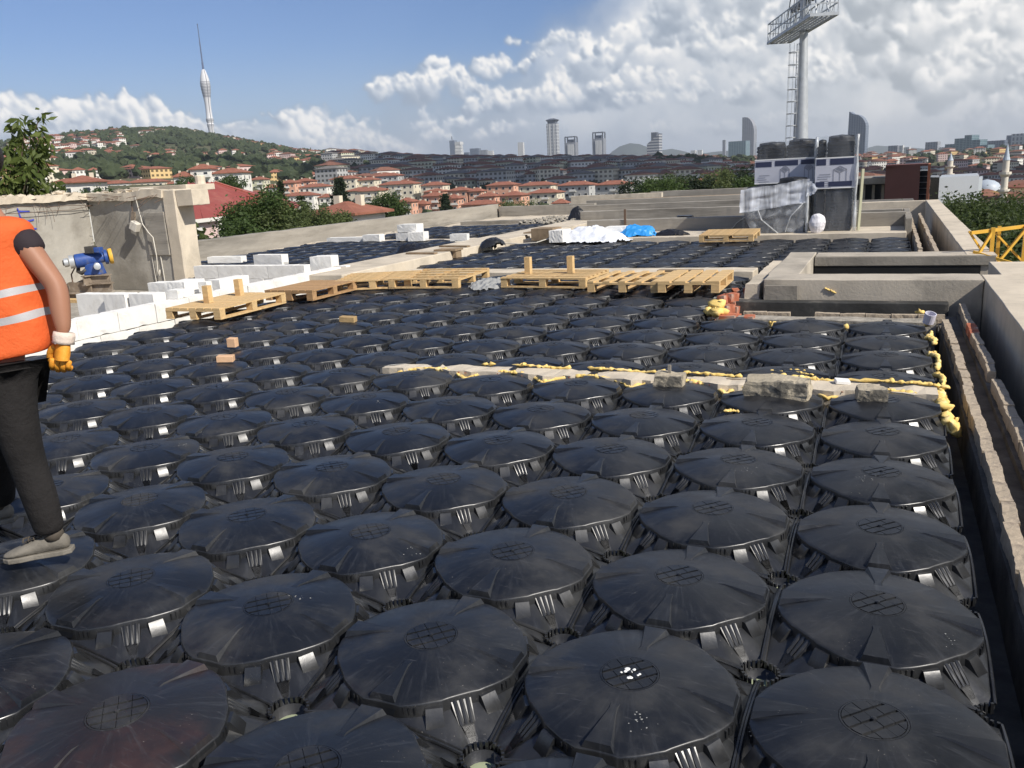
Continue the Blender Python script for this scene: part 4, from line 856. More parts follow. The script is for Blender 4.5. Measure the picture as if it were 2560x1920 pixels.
def brick_line(label, x, y0, y1, z, along='y', reds=(), lx=None, jog=.006):
    t = thing('brick_edging', label, 'brick edging', ((x, y0, z) if along == 'y' else (lx, x, z)))
    n = int((y1-y0)/.25)
    for i in range(n):
        if rnd.random() < .035: continue
        me = red_bricks[i % 2] if i in reds else rnd.choice(tan_bricks)
        a = i*.25+.125
        o = link('brick', me, t, (rnd.uniform(-jog, jog), a, rnd.uniform(-.006, .006)) if along == 'y' else (a, rnd.uniform(-jog, jog), rnd.uniform(-.006, .006)))
        o.rotation_euler = (rnd.uniform(-.02, .02), rnd.uniform(-.02, .02), rnd.uniform(-.035, .035) + (0 if along == 'y' else math.pi/2))
    return t
brick_line('crumbling tan brick edging along the inner side of the right ditch', .535, -4, 7.15, -.10, jog=.007)
brick_line('outer brick edging of the right ditch with one red brick', .735, -4, 8.0, -.10, reds=(41, 42))
brick_line('tan brick edging crossing in front of the plastered box', 7.25, 0, 2.0, -.10, along='x', lx=-1.46)
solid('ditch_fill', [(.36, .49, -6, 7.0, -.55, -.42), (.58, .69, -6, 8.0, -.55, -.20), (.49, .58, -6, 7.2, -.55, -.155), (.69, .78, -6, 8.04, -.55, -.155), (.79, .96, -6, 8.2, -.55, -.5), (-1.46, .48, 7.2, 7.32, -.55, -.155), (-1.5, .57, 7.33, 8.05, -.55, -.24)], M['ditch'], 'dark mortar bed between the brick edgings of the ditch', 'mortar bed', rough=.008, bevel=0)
solid('mortar_fillet', [(-1.5, .45, 6.93, 7.17, -.55, -.085)], M['mortar'], 'strip of crumbling mortar at the far edge of the right hand domes', 'mortar', rough=.016, bevel=0)
# same edgings further back behind the shaft
brick_line('inner pale edging of the far ditch behind the shaft', .45, 11.7, 21.5, .02, jog=.012)
brick_line('outer pale edging of the far ditch behind the shaft', .66, 11.7, 22.0, .05, jog=.012)
solid('far_ditch_wall', [(.41, .49, 11.7, 21.5, -.55, -.028), (.62, .70, 11.7, 22, -.55, .002)], M['concrete_dark'], 'narrow grey walls carrying the far ditch edgings', 'wall', rough=.006)
# broken brick pile left of the box
t = thing('brick_pier', 'broken red hollow brick pier beside the last pallet on the right', 'brick pier', (-1.72, 7.25, -.2))
for i in range(26):
    lv = i // 6; k = i % 6
    o = link('brick', rnd.choice(red_bricks), t, (rnd.uniform(-.06, .06) + .09*(k % 2) - .02*lv, .05 + (k//2)*.55 + rnd.uniform(-.1, .1) + lv*.1, -.15 + lv*.093))
    o.rotation_euler = (rnd.uniform(-.1, .1), rnd.uniform(-.1, .1), rnd.uniform(-.3, .3)); o.scale = (1.1, .95, 1)
o = put('mortar', MB().span(-.20, .02, .1, 2.6, -.3, .08).span(.04, .30, .9, 3.0, -.3, .13), M['mortar'], t)
o = link('brick', red_bricks[0], t, (.14, -.30, .10)); o.scale = (2.2, .8, 1.3); o = link('brick', red_bricks[1], t, (.36, -.27, .09)); o.scale = (1.4, .8, 1.2)
solid('render_strip', [(-1.60, -1.43, 8.3, 11.0, -.4, .10)], M['screed'], 'pale cement strip left of the shaft box', 'cement strip', rough=.02, bevel=0)

# strip of concrete across the dome field
def ragged(name, x0, x1, ya, yb, z, m, label, cat, amp=.02):
    n = 60; mb = MB(); vs = []
    for i in range(n+1):
        x = x0 + (x1-x0)*i/n; s_ = .07*abs(math.cos(math.pi*x/MOD))**.7
        k = min(1, i/5)
        vs.append((x, ya(x) + s_ + rnd.uniform(-amp, amp), z + rnd.uniform(-.006, .006))); vs.append((x, ya(x) + (yb(x)-ya(x))*(.35+.65*k) + rnd.uniform(-amp, amp), z+rnd.uniform(-.006, .006)))
    vs += [(x, y, z-.28) for x, y, z in vs]
    q = 2*(n+1); fs = []
    for i in range(n):
        a, b, c, d = 2*i, 2*i+1, 2*i+2, 2*i+3
        fs += [(a, c, d, b), (a+q, c+q, c, a), (b, d, d+q, b+q)]
    fs += [(0, 1, q+1, q), (2*n, 2*n+q, 2*n+1+q, 2*n+1)]
    o = put(name, MB().add(vs, fs), m); tag(o, label, cat); return o
ragged('concrete_strip', -4.02, .33, lambda x: 3.79-.006*x, lambda x: 4.06, -.026, M['screed'], 'thin flat concrete strip edged with yellow foam across the dome field', 'concrete strip')
solid('cross_beam', [(-8.0, -1.85, 10.75, 11.28, -.55, -.03)], M['screed'], 'pale concrete beam along the far side of the pallets', 'concrete beam', rough=.012)
# central beam and the slabs behind
mb = MB(); P = [(-9.16, -.5), (-9.14, .12), (-8.12, .12), (-8.06, -.5)]
o = put('centre_beam', MB().add([(x, 9.2, z) for x, z in P] + [(x, 17.1, z) for x, z in P], [(0, 1, 2, 3), (7, 6, 5, 4), (0, 4, 5, 1), (1, 5, 6, 2), (2, 6, 7, 3)]), M['screed'], bevel=.015)
tag(o, 'wide pale concrete beam with planks lying on it, left of centre', 'concrete beam')
solid('centre_beam_far', [(-9.4, -8.3, 17.12, 24.0, -.5, .06)], M['screed'], 'far end of the pale central beam by the rubble', 'concrete beam', rough=.01)
solid('middle_slab', [(-8.0, .30, 16.5, 18.28, -.55, .05)], M['screed'], 'pale concrete slab carrying the tarpaulins and wrapped stacks', 'slab', rough=.006)
steps = [((-7.0, .30, 18.3, 18.62, -.5, .345), 'nearest grey upstand beam behind the blue tarpaulin'), ((-9.0, -.9, 23.6, 23.95, -.5, .33), 'second grey upstand beam counting back from the blue tarpaulin'),
         ((-11.2, -1.2, 28.8, 29.15, -.5, .31), 'third grey upstand beam counting back from the blue tarpaulin'), ((-12.4, -2, 34.3, 34.65, -.5, .30), 'low upstand with rusty boards on it, fourth back from the blue tarpaulin')]
for b, lb in steps: solid('upstand_beam', [b], M['concrete_form'], lb, 'upstand beam', rough=.012)
solid('far_wall', [(-11.8, -4.5, 43.2, 43.5, -.5, .34)], M['concrete_form'], 'farthest grey wall at the back of the roof under the trees', 'wall', rough=.01)
solid('right_cell_wall', [(-.85, .25, 20.3, 20.55, -.4, .30)], M['concrete_form'], 'short tan cell wall right of the tall wrapped stacks', 'wall', rough=.01)
solid('cell_post', [(.27, .40, 16.9, 20.5, -.4, .30)], M['concrete_dark'], 'dark end post beside the far ditch edging', 'wall', rough=.01)
o = put('rusty_boards', MB().span(-12.3, -3, 34.7, 35.6, .24, .29), M['plank']); tag(o, 'reddish brown boards lying along a far upstand beam', 'boards')
# left parapet, and the pieces at its far end
solid('left_parapet', [(-16.5, -16.2, 10.6, 33.2, -.7, .33), (-16.19, -16.0, 10.6, 30, -.7, -.16)], M['concrete_form'], 'long stained concrete parapet along the left side of the roof', 'parapet', rough=.012)
solid('end_parapet', [(-16.1, -11.6, 33.0, 33.3, -.6, .22)], M['concrete_form'], 'dark end wall where the left parapet turns the corner', 'wall', rough=.012)
solid('far_left_wall', [(-15.6, -10.7, 41.2, 41.5, -1, .33)], M['screed'], 'pale far wall rising to the right beyond the end wall', 'wall', rough=.015)
solid('low_ledges', [(-14.6, -9.6, 26.2, 26.6, -.5, -.02), (-14.2, -9.5, 24.8, 25.2, -.5, -.08), (-15.9, -9.5, 24.0, 24.6, -.6, -.12)], M['concrete_dark'], 'low broken concrete ledges at the far end of the left field', 'ledges', rough=.02)
solid('end_floor', [(-16.0, -9.45, 24.62, 33, -.7, -.22)], M['screed'], struct=True, rough=.02)
solid('parapet_bench', [(-16.0, -14.95, 17.0, 24, -.7, -.13)], M['screed'], 'sandy ledge along the foot of the left parapet', 'ledge', rough=.02)
solid('field_divider', [(-16.0, -9.2, 18.62, 19.30, -.6, -.10)], M['screed'], 'narrow cement divider between the two left dome fields', 'divider', rough=.02)
# walled machine enclosure on the left
XW = -15.02
solid('enclosure_wall', [(XW-.3, XW, 3.0, 10.44, -.6, 1.62), (XW, -12.98, 10.45, 10.75, -.6, 1.58)], M['grey_wall'], 'tall grey concrete enclosure wall behind the winch motor', 'wall', rough=.010)
solid('pillar', [(-12.975, -12.66, 10.42, 10.9, -.6, 1.62)], M['screed'], 'concrete pillar at the right end of the enclosure wall', 'pillar', rough=.010, bevel=.02)
solid('bracket', [(-12.65, -12.25, 10.45, 10.9, 1.30, 1.60)], M['screed'], 'stub of broken beam sticking out of the pillar top', 'beam stub', rough=.02)
mb = MB()
for i in range(70):
    y = 3.1 + i*.105; mb.ball((XW-.05+rnd.uniform(-.1, .1), y, 1.60+rnd.uniform(-.03, .07)), rnd.uniform(.05, .11), 5, 3, .45, (1, 1.2, .5))
for i in range(26):
    x = XW + i*.09; mb.ball((x, 10.50+rnd.uniform(-.06, .1), 1.54+rnd.uniform(-.05, .09)), rnd.uniform(.05, .10), 5, 3, .45, (1.3, 1, .6))
o = put('broken_coping', mb, M['screed']); tag(o, 'jagged broken coping along the top of the enclosure wall', 'coping')
solid('coping_lip', [(XW-.32, XW+.09, 3.0, 10.4, 1.50, 1.63), (XW+.1, -12.95, 10.36, 10.8, 1.47, 1.62)], M['screed'], 'crumbling lip of old slab along the top of the enclosure wall', 'slab edge', rough=.045, bevel=0)
solid('coping_slab', [(-14.2, -12.7, 10.8, 11.6, 1.58, 1.70)], M['screed'], 'flat pale slab lying over the enclosure wall top', 'slab', rough=.01)
mb = MB()
for i in range(20):
    y = rnd.uniform(5, 10.3); z = 1.5; a = Vector((XW+.05, y, z)); b = a + Vector((rnd.uniform(.02, .12), rnd.uniform(-.12, .12), -rnd.uniform(.1, .45)))
    mb.tube([a, (a+b)/2 + Vector((.03, .02, 0)), b], .0045, 4)
for z in (1.42, 1.36): mb.tube([(XW+.08+rnd.uniform(0, .05), 5+i*.55, z+rnd.uniform(-.04, .04)) for i in range(11)], .006, 5)
for i in range(16):
    x = rnd.uniform(-14.9, -12.9); a = Vector((x, 10.36, 1.48+rnd.uniform(-.06, .06))); b = a + Vector((rnd.uniform(-.1, .1), -rnd.uniform(.1, .35), rnd.uniform(-.15, .05)))
    mb.tube([a, b], .0055, 4)
o = put('rebar_ends', mb, M['rebar']); tag(o, 'bent rusty rebar ends sticking out under the broken coping', 'rebar')
solid('wall_panel', [(-12.99-.52, -12.985, 10.405, 10.447, .36, 1.2)], M['concrete_form'], 'board marked concrete strip on the enclosure wall beside the pillar', 'wall panel', rough=.006)
solid('enclosure_floor', [(XW, -8.97, 3.0, 10.40, -.62, -.34)], M['mortar'], struct=True, rough=.02)

# ------------------------------------------------------------------ black plastic formwork domes
def plastic(name, rough, base, dust, dust_amt):
    m = bpy.data.materials.new(name); m.use_nodes = True; nt = m.node_tree; n, l = nt.nodes, nt.links
    b = n['Principled BSDF']; b.inputs['Specular IOR Level'].default_value = .5 if 'top' in name else .75
    tcn = n.new('ShaderNodeTexCoord'); oi = n.new('ShaderNodeObjectInfo')
    off = n.new('ShaderNodeVectorMath'); off.operation = 'MULTIPLY_ADD'
    cx = n.new('ShaderNodeCombineXYZ')
    for i in range(3): l.new(oi.outputs['Random'], cx.inputs[i])
    l.new(cx.outputs[0], off.inputs[0]); off.inputs[1].default_value = (37, 53, 11); l.new(tcn.outputs['Object'], off.inputs[2])
    def nz(s, d, r=.6, stretch=None):
        t = n.new('ShaderNodeTexNoise'); t.inputs['Scale'].default_value = s; t.inputs['Detail'].default_value = d; t.inputs['Roughness'].default_value = r
        v = off.outputs[0]
        if stretch:
            mp = n.new('ShaderNodeMapping'); mp.inputs['Scale'].default_value = stretch; mp.inputs['Rotation'].default_value = (0, 0, .6); l.new(v, mp.inputs[0]); v = mp.outputs[0]
        l.new(v, t.inputs['Vector']); return t.outputs[0]
    def ss(v, a, c, lo=0, hi=1):
        r = n.new('ShaderNodeMapRange'); r.interpolation_type = 'SMOOTHSTEP'; l.new(v, r.inputs[0])
        for i, q in enumerate((a, c, lo, hi)): r.inputs[i+1].default_value = q
        return r.outputs[0]
    def mul(a, c):
        x = n.new('ShaderNodeMath'); x.operation = 'MULTIPLY'; l.new(a, x.inputs[0])
        if isinstance(c, float): x.inputs[1].default_value = c
        else: l.new(c, x.inputs[1])
        return x.outputs[0]
    def mx(f, a, c):
        x = n.new('ShaderNodeMix'); x.data_type = 'RGBA'; l.new(f, x.inputs[0])
        for i, q in ((6, a), (7, c)):
            if isinstance(q, tuple): x.inputs[i].default_value = (*q, 1)
            else: l.new(q, x.inputs[i])
        return x.outputs[2]
    film = ss(nz(3.2, 6), .42, .72, 0, dust_amt)                     # thin settled dust
    scr = mul(ss(nz(9, 5, .7, (1, 9, 1)), .60, .74), .55)            # scuffs left by shoes
    sx_ = n.new('ShaderNodeSeparateXYZ'); l.new(tcn.outputs['Object'], sx_.inputs[0])
    at = n.new('ShaderNodeMath'); at.operation = 'ARCTAN2'; l.new(sx_.outputs[0], at.inputs[0]); l.new(sx_.outputs[1], at.inputs[1])
    ln = n.new('ShaderNodeVectorMath'); ln.operation = 'LENGTH'; l.new(tcn.outputs['Object'], ln.inputs[0])
    cv = n.new('ShaderNodeCombineXYZ'); l.new(mul(at.outputs[0], 9.0), cv.inputs[0]); l.new(mul(ln.outputs['Value'], 3.5), cv.inputs[1]); l.new(mul(oi.outputs['Random'], 40.0), cv.inputs[2])
    rt = n.new('ShaderNodeTexNoise'); rt.inputs['Scale'].default_value = 1.6; rt.inputs['Detail'].default_value = 6; rt.inputs['Roughness'].default_value = .7; l.new(cv.outputs[0], rt.inputs['Vector'])
    rad_ = mul(ss(rt.outputs[0], .50, .78), .55)
    spk = ss(nz(120, 2), .70, .78, 0, .9)                            # grit
    spk = mul(spk, ss(nz(4, 3), .5, .66))
    c = mx(film, base, dust); c = mx(rad_, c, (.052, .055, .060)); c = mx(scr, c, (.085, .085, .088)); c = mx(spk, c, (.34, .31, .27))
    l.new(c, b.inputs['Base Color'])
    rr = n.new('ShaderNodeMath'); rr.operation = 'ADD'; l.new(ss(nz(5, 6), .3, .7, rough-.06, rough+.08), rr.inputs[0]); l.new(mul(film, .45), rr.inputs[1])
    l.new(rr.outputs[0], b.inputs['Roughness'])
    bn = n.new('ShaderNodeBump'); bn.inputs['Strength'].default_value = .12; bn.inputs['Distance'].default_value = .006; l.new(nz(26, 4), bn.inputs['Height']); l.new(bn.outputs[0], b.inputs['Normal'])
    return m
M['cap'] = plastic('black moulded plastic top', .36, (.0080, .0092, .0118), (.058, .057, .055), .60)
M['skirt'] = plastic('glossy black moulded plastic', .31, (.0125, .0132, .0145), (.045, .044, .042), .35)
M['stained'] = plastic('rust stained black plastic', .46, (.0095, .0095, .0105), (.075, .022, .015), .42)


def cap_z(r): return -0.046*(r/.335)**2.0
def dome_mesh(fine=True):
    mb = MB(); n = 96 if fine else 24
    C2 = .3535; cor = .355; clip = .066
    ths = [2*math.pi*(i+.5*(not fine))/n for i in range(n)]
    rims, bnd, bz, lipz, dg = [], [], [], [], []
    for t in ths:
        a = (t + math.pi/16) % (math.pi/8) - math.pi/16
        cx, sy = math.cos(t), math.sin(t)
        k0 = min(abs(cx), abs(sy))/max(abs(cx), abs(sy)); k0 = min(max((k0-.30)/.45, 0), 1); k0 = k0*k0*(3-2*k0)
        rims.append((.337 - .016*k0)*math.cos(math.pi/16)/math.cos(a))
        rb = C2/max(abs(cx), abs(sy))
        ux, uy = abs(cx), abs(sy)
        pr = (ux+uy)*cor; disc = pr*pr - (2*cor*cor - clip*clip)
        if disc > 0: rb = min(rb, pr - math.sqrt(disc))
        bnd.append(rb); k = min(ux, uy)/max(ux, uy)                  # 0 at mid edge, 1 at corner
        dg.append(k); bz.append(-.103 - .062*k**1.7); lipz.append(-.092 + .012*k)
    rings = []
    for r in ((.094, .135, .18, .23, .275, .312) if fine else (.18,)): rings.append([(r, cap_z(r)) for _ in ths])
    rings.append([(rims[i], cap_z(rims[i])) for i in range(n)])
    rings.append([(rims[i]+.0025, cap_z(rims[i])-.0018) for i in range(n)])
    rings.append([(rims[i]+.0042, cap_z(rims[i])-.0062) for i in range(n)])
    ncap = len(rings)-1
    rings.append([(rims[i]+.007, lipz[i]) for i in range(n)])
    K = 6 if fine else 2
    for k in range(1, K+1):
        f = k/K; row = []
        for i in range(n):
            r0 = rims[i]+.007; r1 = max(bnd[i], r0+.004)
            row.append((r0+(r1-r0)*f, lipz[i] + (bz[i]-lipz[i])*(f**(1.2-.25*dg[i]))))
        rings.append(row)
    rings.append([(max(bnd[i], rims[i]+.011)+.001, bz[i]-.026) for i in range(n)])
    vs = [(r*math.cos(ths[i]), r*math.sin(ths[i]), z) for row in rings for i, (r, z) in enumerate(row)]
    for k in range(len(rings)-1):
        mb.cur = 0 if k < ncap-1 else 1
        mb.v = mb.v
        fs = [(k*n+i, k*n+(i+1) % n, (k+1)*n+(i+1) % n, (k+1)*n+i) for i in range(n)]
        mb.f.extend([f[::-1] for f in fs]); mb.m.extend([mb.cur]*n)
    mb.v = vs
    mb.cur = 0
    if fine:
        c0 = len(mb.v); mb.v.extend([(.0925*math.cos(t), .0925*math.sin(t), -.009) for t in ths]); mb.v.append((0, 0, -.009))
        for i in range(n):
            j = (i+1) % n
            mb.f.append((i, j, c0+j, c0+i)); mb.f.append((c0+i, c0+j, c0+n)); mb.m.extend([0, 0])
    else:
        mb.v.append((0, 0, .0)); c0 = len(mb.v)-1
        for i in range(n): mb.f.append((i, (i+1) % n, c0)); mb.m.append(0)
    for q in range(4):
        Rm = Matrix.Rotation(q*math.pi/2, 3, 'Z')
        # tapering stiffening rib that ends in a tab
        mb.cur = 0
        a0, a1, b0, b1 = .010, .018, .038, .053
        z0 = cap_z(.135); zt = -.024; ze = cap_z(.327)
        V = [(.135, -a1, z0-.002), (.135, a1, z0-.002), (.175, a0, cap_z(.175)+.003), (.175, -a0, cap_z(.175)+.003),
             (.326, b0, zt), (.326, -b0, zt), (.333, b1, ze-.012), (.333, -b1, ze-.012), (.342, .045, -.084), (.342, -.045, -.084)]
        Fc = [(0, 3, 2, 1)[::-1], (3, 5, 4, 2)[::-1], (1, 2, 4, 6)[::-1], (0, 7, 5, 3)[::-1], (5, 7, 6, 4)[::-1], (7, 9, 8, 6)[::-1]]
        mb.add([Rm @ Vector(p) for p in V], Fc)
        if not fine: continue
        mb.cur = 1
        Rd = Matrix.Rotation(q*math.pi/2 + math.pi/4, 3, 'Z')
        for s in (-1, 1):
            # square boss either side of each foot
            Rb = Matrix.Rotation(q*math.pi/2 + math.pi/4 + s*rad(15.5), 3, 'Z')
            w = .027
            V = [(.29, -w-.003, -.054), (.29, w+.003, -.054), (.338, w, -.061), (.338, -w, -.061), (.375, -w-.002, -.110), (.375, w+.002, -.110), (.375, -w-.002, -.16), (.375, w+.002, -.16), (.29, -w-.010, -.17), (.29, w+.010, -.17)]
            Fc = [(0, 3, 2, 1), (3, 4, 5, 2), (4, 6, 7, 5), (0, 8, 6, 4, 3), (1, 2, 5, 7, 9)]
            mb.add([Rb @ Vector(p) for p in V], [f for f in Fc])
        # fluted strip running down to the foot
        mb.add([Rd @ Vector(p) for p in ((.312, -.034, -.052), (.312, .034, -.052), (.374, .027, -.113), (.374, -.027, -.113), (.312, -.038, -.09), (.312, .038, -.09), (.380, .030, -.15), (.380, -.030, -.15))],
               [(0, 3, 2, 1), (0, 4, 7, 3), (1, 2, 6, 5), (3, 7, 6, 2)])
        for k in (-1, 0, 1):
            mb.tube([Rd @ Vector(p) for p in ((.304, k*.021, -.055), (.318, k*.021, -.062), (.344, k*.019, -.087), (.370, k*.017, -.112), (.376, k*.016, -.122))], [.004, .0085, .009, .009, .006], 8)
        # splayed fins of the foot
        for k in (-1, 1):
            mb.add([Rd @ Vector(p) for p in ((.366, k*.026, -.108), (.376, k*.042, -.112), (.448, k*.014, -.168), (.440, k*.002, -.160), (.395, k*.062, -.142))],
                   [(0, 1, 2, 3), (3, 2, 1, 0), (1, 4, 2), (2, 4, 1)])
        mb.add([Rd @ Vector(p) for p in ((.366, -.022, -.106), (.366, .022, -.106), (.384, .019, -.113), (.384, -.019, -.113), (.436, -.006, -.160), (.436, .006, -.160))], [(0, 3, 2, 1), (3, 4, 5, 2), (1, 2, 3, 0), (2, 5, 4, 3)])
        # toothed collar round the pipe socket
        for k in range(-2, 3):
            t = math.pi + math.pi/4 + k*rad(17)
            p = Vector((cor + .062*math.cos(t), cor + .062*math.sin(t), -.153))
            mb.box(Rm @ p, (.009, .009, .036), R=Rm @ Matrix.Rotation(t, 3, 'Z'))
        pass
        # small ribs along the rim lip
        for k in range(6):
            t = q*math.pi/2 + rad(13 + k*3.2) if k < 3 else q*math.pi/2 + rad(77 - (k-3)*3.2)
            mb.box((.339*math.cos(t), .339*math.sin(t), -.066), (.005, .004, .024), rz=t)
        # rolled edge along each arch
        pts = []
        for k in range(-8, 9):
            y = k/8*.29; kk = abs(y)/.3535
            pts.append(Rm @ Vector((.351, y, -.097 - .060*kk**1.7)))
        mb.tube(pts, .006, 6)
    return mb
dome_me = dome_mesh(True).mesh('dome', [M['cap'], M['skirt']]); sharp(dome_me, 38)
dome_stain = dome_me.copy(); dome_stain.materials[0] = M['stained']
def grate_mesh():
    mb = MB(); n = 28
    circ = [(.095*math.cos(2*math.pi*i/n), .095*math.sin(2*math.pi*i/n)) for i in range(n)]
    def clip(poly, ax, v, keep):
        out = []
        for i in range(len(poly)):
            p, q = poly[i], poly[(i+1) % len(poly)]; dp, dq = (p[ax]-v)*keep, (q[ax]-v)*keep
            if dp >= 0: out.append(p)
            if dp*dq < 0:
                t = dp/(dp-dq); out.append((p[0]+(q[0]-p[0])*t, p[1]+(q[1]-p[1])*t))
        return out
    cut = [-.2, -.046, 0, .046, .2]; g = .0035
    for i in range(4):
        for j in range(4):
            p = circ
            for ax, k in ((0, i), (1, j)):
                p = clip(p, ax, cut[k]+(g*1.5 if ax == 0 else g*.3), 1)
                if len(p) > 2: p = clip(p, ax, cut[k+1]-(g*1.5 if ax == 0 else g*.3), -1)
            if len(p) > 2: mb.prism([(.707*(u+w), .707*(w-u)) for u, w in p], -.012, -.0015 - .0008*((i+j) % 2))
    mb.lathe([(.009, -.01), (.009, .002), (.004, .004)], n=8)
    mb.lathe([(.0965, -.01), (.0972, -.0032), (.1030, -.0036), (.1040, -.01)], n=40)
    return mb
gm_ = grate_mesh(); gm_.v = [(x*.9, y*.9, z) for x, y, z in gm_.v]
grate_me = gm_.mesh('grate', [M['cap']]); sharp(grate_me, 30)

ORD = ['first', 'second', 'third', 'fourth', 'fifth', 'sixth', 'seventh', 'eighth', 'ninth', 'tenth', 'eleventh', 'twelfth', 'thirteenth', 'fourteenth', 'fifteenth', 'sixteenth', 'seventeenth', 'eighteenth', 'nineteenth', 'twentieth']
spots = []
for c in range(12):
    for r in range(-2, 15):
        if c <= 2 and r > 9: continue
        if r < 0 and c > 4 + r*0 + 1: continue
        spots.append((-MOD*c, MOD*r, 'near', c, r+2))
for c in range(12):
    for r in range(7): spots.append((-MOD*c, 11.74 + MOD*r, 'mid', c, r))
for c in range(8):
    for r in range(10): spots.append((-9.58 - MOD*c, 11.35 + MOD*r, 'left', c, r))
for c in range(7):
    for r in range(6): spots.append((-9.75 - MOD*c, 19.9 + MOD*r, 'far', c, r))
for c in range(7):
    for r in range(5): spots.append((-.35 - MOD*c, 19.4 + MOD*r, 'end', c, r))
spots = [s for s in spots if not (s[2] == 'mid' and s[3] <= 0 and s[4] > 6)]
spots.sort(key=lambda s: math.hypot(s[0]-CAM.x, s[1]-CAM.y))
SPECIAL = {('near', 3, 1): 'black plastic dome with a rusty red stain over its vent, bottom left corner',
           ('near', 1, 2): 'black plastic dome with white droppings on its vent, near the camera'}
DOME = {}
far_mb = MB(); lo = dome_mesh(False)
for i, (x, y, fld, c, r) in enumerate(spots):
    if i < 300:
        st = (fld, c, r) == ('near', 3, 1)
        o = link('formwork_dome', dome_stain if st else dome_me, None, (x + rnd.uniform(-.003, .003), y + rnd.uniform(-.003, .003), rnd.uniform(-.005, .004)))
        o.rotation_euler = (rnd.uniform(-.013, .013), rnd.uniform(-.013, .013), rnd.uniform(-.009, .009) + (math.pi/2)*rnd.choice((0, 2)))
        if fld == 'near': lb = f'black plastic dome, {ORD[r]} row from the camera and {ORD[c]} column from the right ditch'
        elif fld == 'mid': lb = f'black plastic dome beyond the pallets, {ORD[r]} row behind them, {ORD[c]} from the right'
        else: lb = f'black plastic dome left of the pale beam, {ORD[r]} row, {ORD[c]} out from that beam'
        tag(o, SPECIAL.get((fld, c, r), lb), 'plastic dome', {'near': 'black domes of the near field', 'mid': 'black domes of the field behind the pallets'}.get(fld, 'black domes of the field left of the pale beam'))
        DOME[(fld, c, r)] = o
        if i < 230: link('vent_grate', grate_me, o)
    else: far_mb.add([(px+x, py+y, pz) for px, py, pz in lo.v], lo.f); far_mb.m[-len(lo.f):] = lo.m
o = put('distant_domes', far_mb, [M['cap'], M['skirt']], edge=28); tag(o, 'mass of black plastic domes in the farthest roof fields', 'plastic domes', kind='stuff')

# pale green pipe ends that carry the corners of the nearest domes
M['pvc'] = mat('pale green pipe', (.36, .40, .26), .5, .4, var=.1)
pm = MB(); pm.lathe([(.050, -.42), (.050, -.200), (.030, -.197), (.001, -.198)], n=20); pipe_me = pm.mesh('pipe', [M['pvc']]); sharp(pipe_me, 40)
M['collar'] = M['skirt']
ring = MB(); ring.lathe([(.064, -.42), (.064, -.166), (.056, -.162), (.056, -.25)], n=24); ring_me = ring.mesh('collar', [M['skirt']], True)
for c in range(0, 7):
    for r in range(-3, 4):
        x, y = -MOD*c - MOD/2, MOD*r + MOD/2
        if r < -1 and c > 4: continue
        o = link('support_pipe', pipe_me, None, (x, y, 0)); link('collar', ring_me, o)
        tag(o, f'pale green pipe end in the gap at row {ORD[r+3]}, column {ORD[c]} of dome corners', 'pipe', 'pipe ends between the dome corners')

# droppings in the vent of one dome, chips of mortar on a few others
o = DOME[('near', 1, 2)]; mb = MB()
for i in range(12): mb.ball((rnd.gauss(-.005, .016), rnd.gauss(0, .02), .001), rnd.uniform(.002, .009), 7, 4, .3, (1, 1, .35))
put('droppings', mb, mat('white droppings', (.80, .80, .76), .8, .3), o)
M['splash'] = mat('dried cement specks', (.30, .30, .28), .95, .2)
for key in list(DOME):
    if key[0] != 'near' or key[2] > 7: continue
    o = DOME[key]; mb = MB()
    for k in range(rnd.choice((0, 0, 0, 1))):
        a, q = rnd.uniform(0, 6.28), rnd.uniform(.12, .30); cx, cy = q*math.cos(a), q*math.sin(a)
        for i in range(rnd.randint(4, 14)):
            x, y = cx + rnd.gauss(0, .025), cy + rnd.gauss(0, .02); mb.ball((x, y, cap_z(math.hypot(x, y))), rnd.uniform(.001, .0035), 5, 3, .4, (1.2, 1, .4))
    if mb.v: stuff(put('cement_specks', mb, M['splash'], o))

# ------------------------------------------------------------------ pallets
def pallet(label, cx, cy, rz, L, Wd, n, m, z=0.0, gap_to=None, posts=(), tilt=0.0, slat_w=.10, skip=()):
    "L along the boards (local x), Wd across; every board and block is a piece"
    t = thing('pallet', label, 'pallet', (cx, cy, z), rz, 'wooden pallets lying on the domes')
    t.rotation_euler = (tilt, 0, rz)
    def piece(name, c, d):
        o = put(name, MB().box((0, 0, 0), d), m, t, c); o.rotation_euler = (rnd.uniform(-.004, .004), rnd.uniform(-.004, .004), rnd.uniform(-.008, .008)); return o
    for i in range(n):
        if i in skip: continue
        y = -Wd/2 + slat_w/2 + i*(Wd-slat_w)/(n-1); piece('board', (0, y + rnd.uniform(-.006, .006), .133), (L, slat_w, .021))
    for i in (-1, 0, 1): piece('stringer', (i*(L/2-.05), 0, .110), (.10, Wd, .022))
    for i in (-1, 0, 1):
        for j in (-1, 0, 1): piece('block', (i*(L/2-.05), j*(Wd/2-.05), .060), (.098, .098, .078))
    for j in (-1, 0, 1): piece('base_board', (0, j*(Wd/2-.05), .010), (L, .098, .021))
    for x, y, h in posts: piece('post', (x, y, .145+h/2), (.085, .085, h))
    return t
Hh = math.pi/2
pallet('pale pine pallet with two upright posts beside the white block wall', -7.93, 6.33, Hh+.05, 1.36, .84, 7, M['pallet'], .005, posts=((-.25, .1, .22), (.40, .12, .22)), slat_w=.105)
pallet('brown weathered pallet between the two pale ones by the white wall', -7.66, 7.78, Hh+.02, 1.12, .80, 7, M['pallet_brown'], .005, slat_w=.10)
pallet('open slatted pale pallet pushed against the end of the white wall', -7.20, 8.88, .35, 1.15, 1.05, 6, M['pallet'], .005, slat_w=.085)
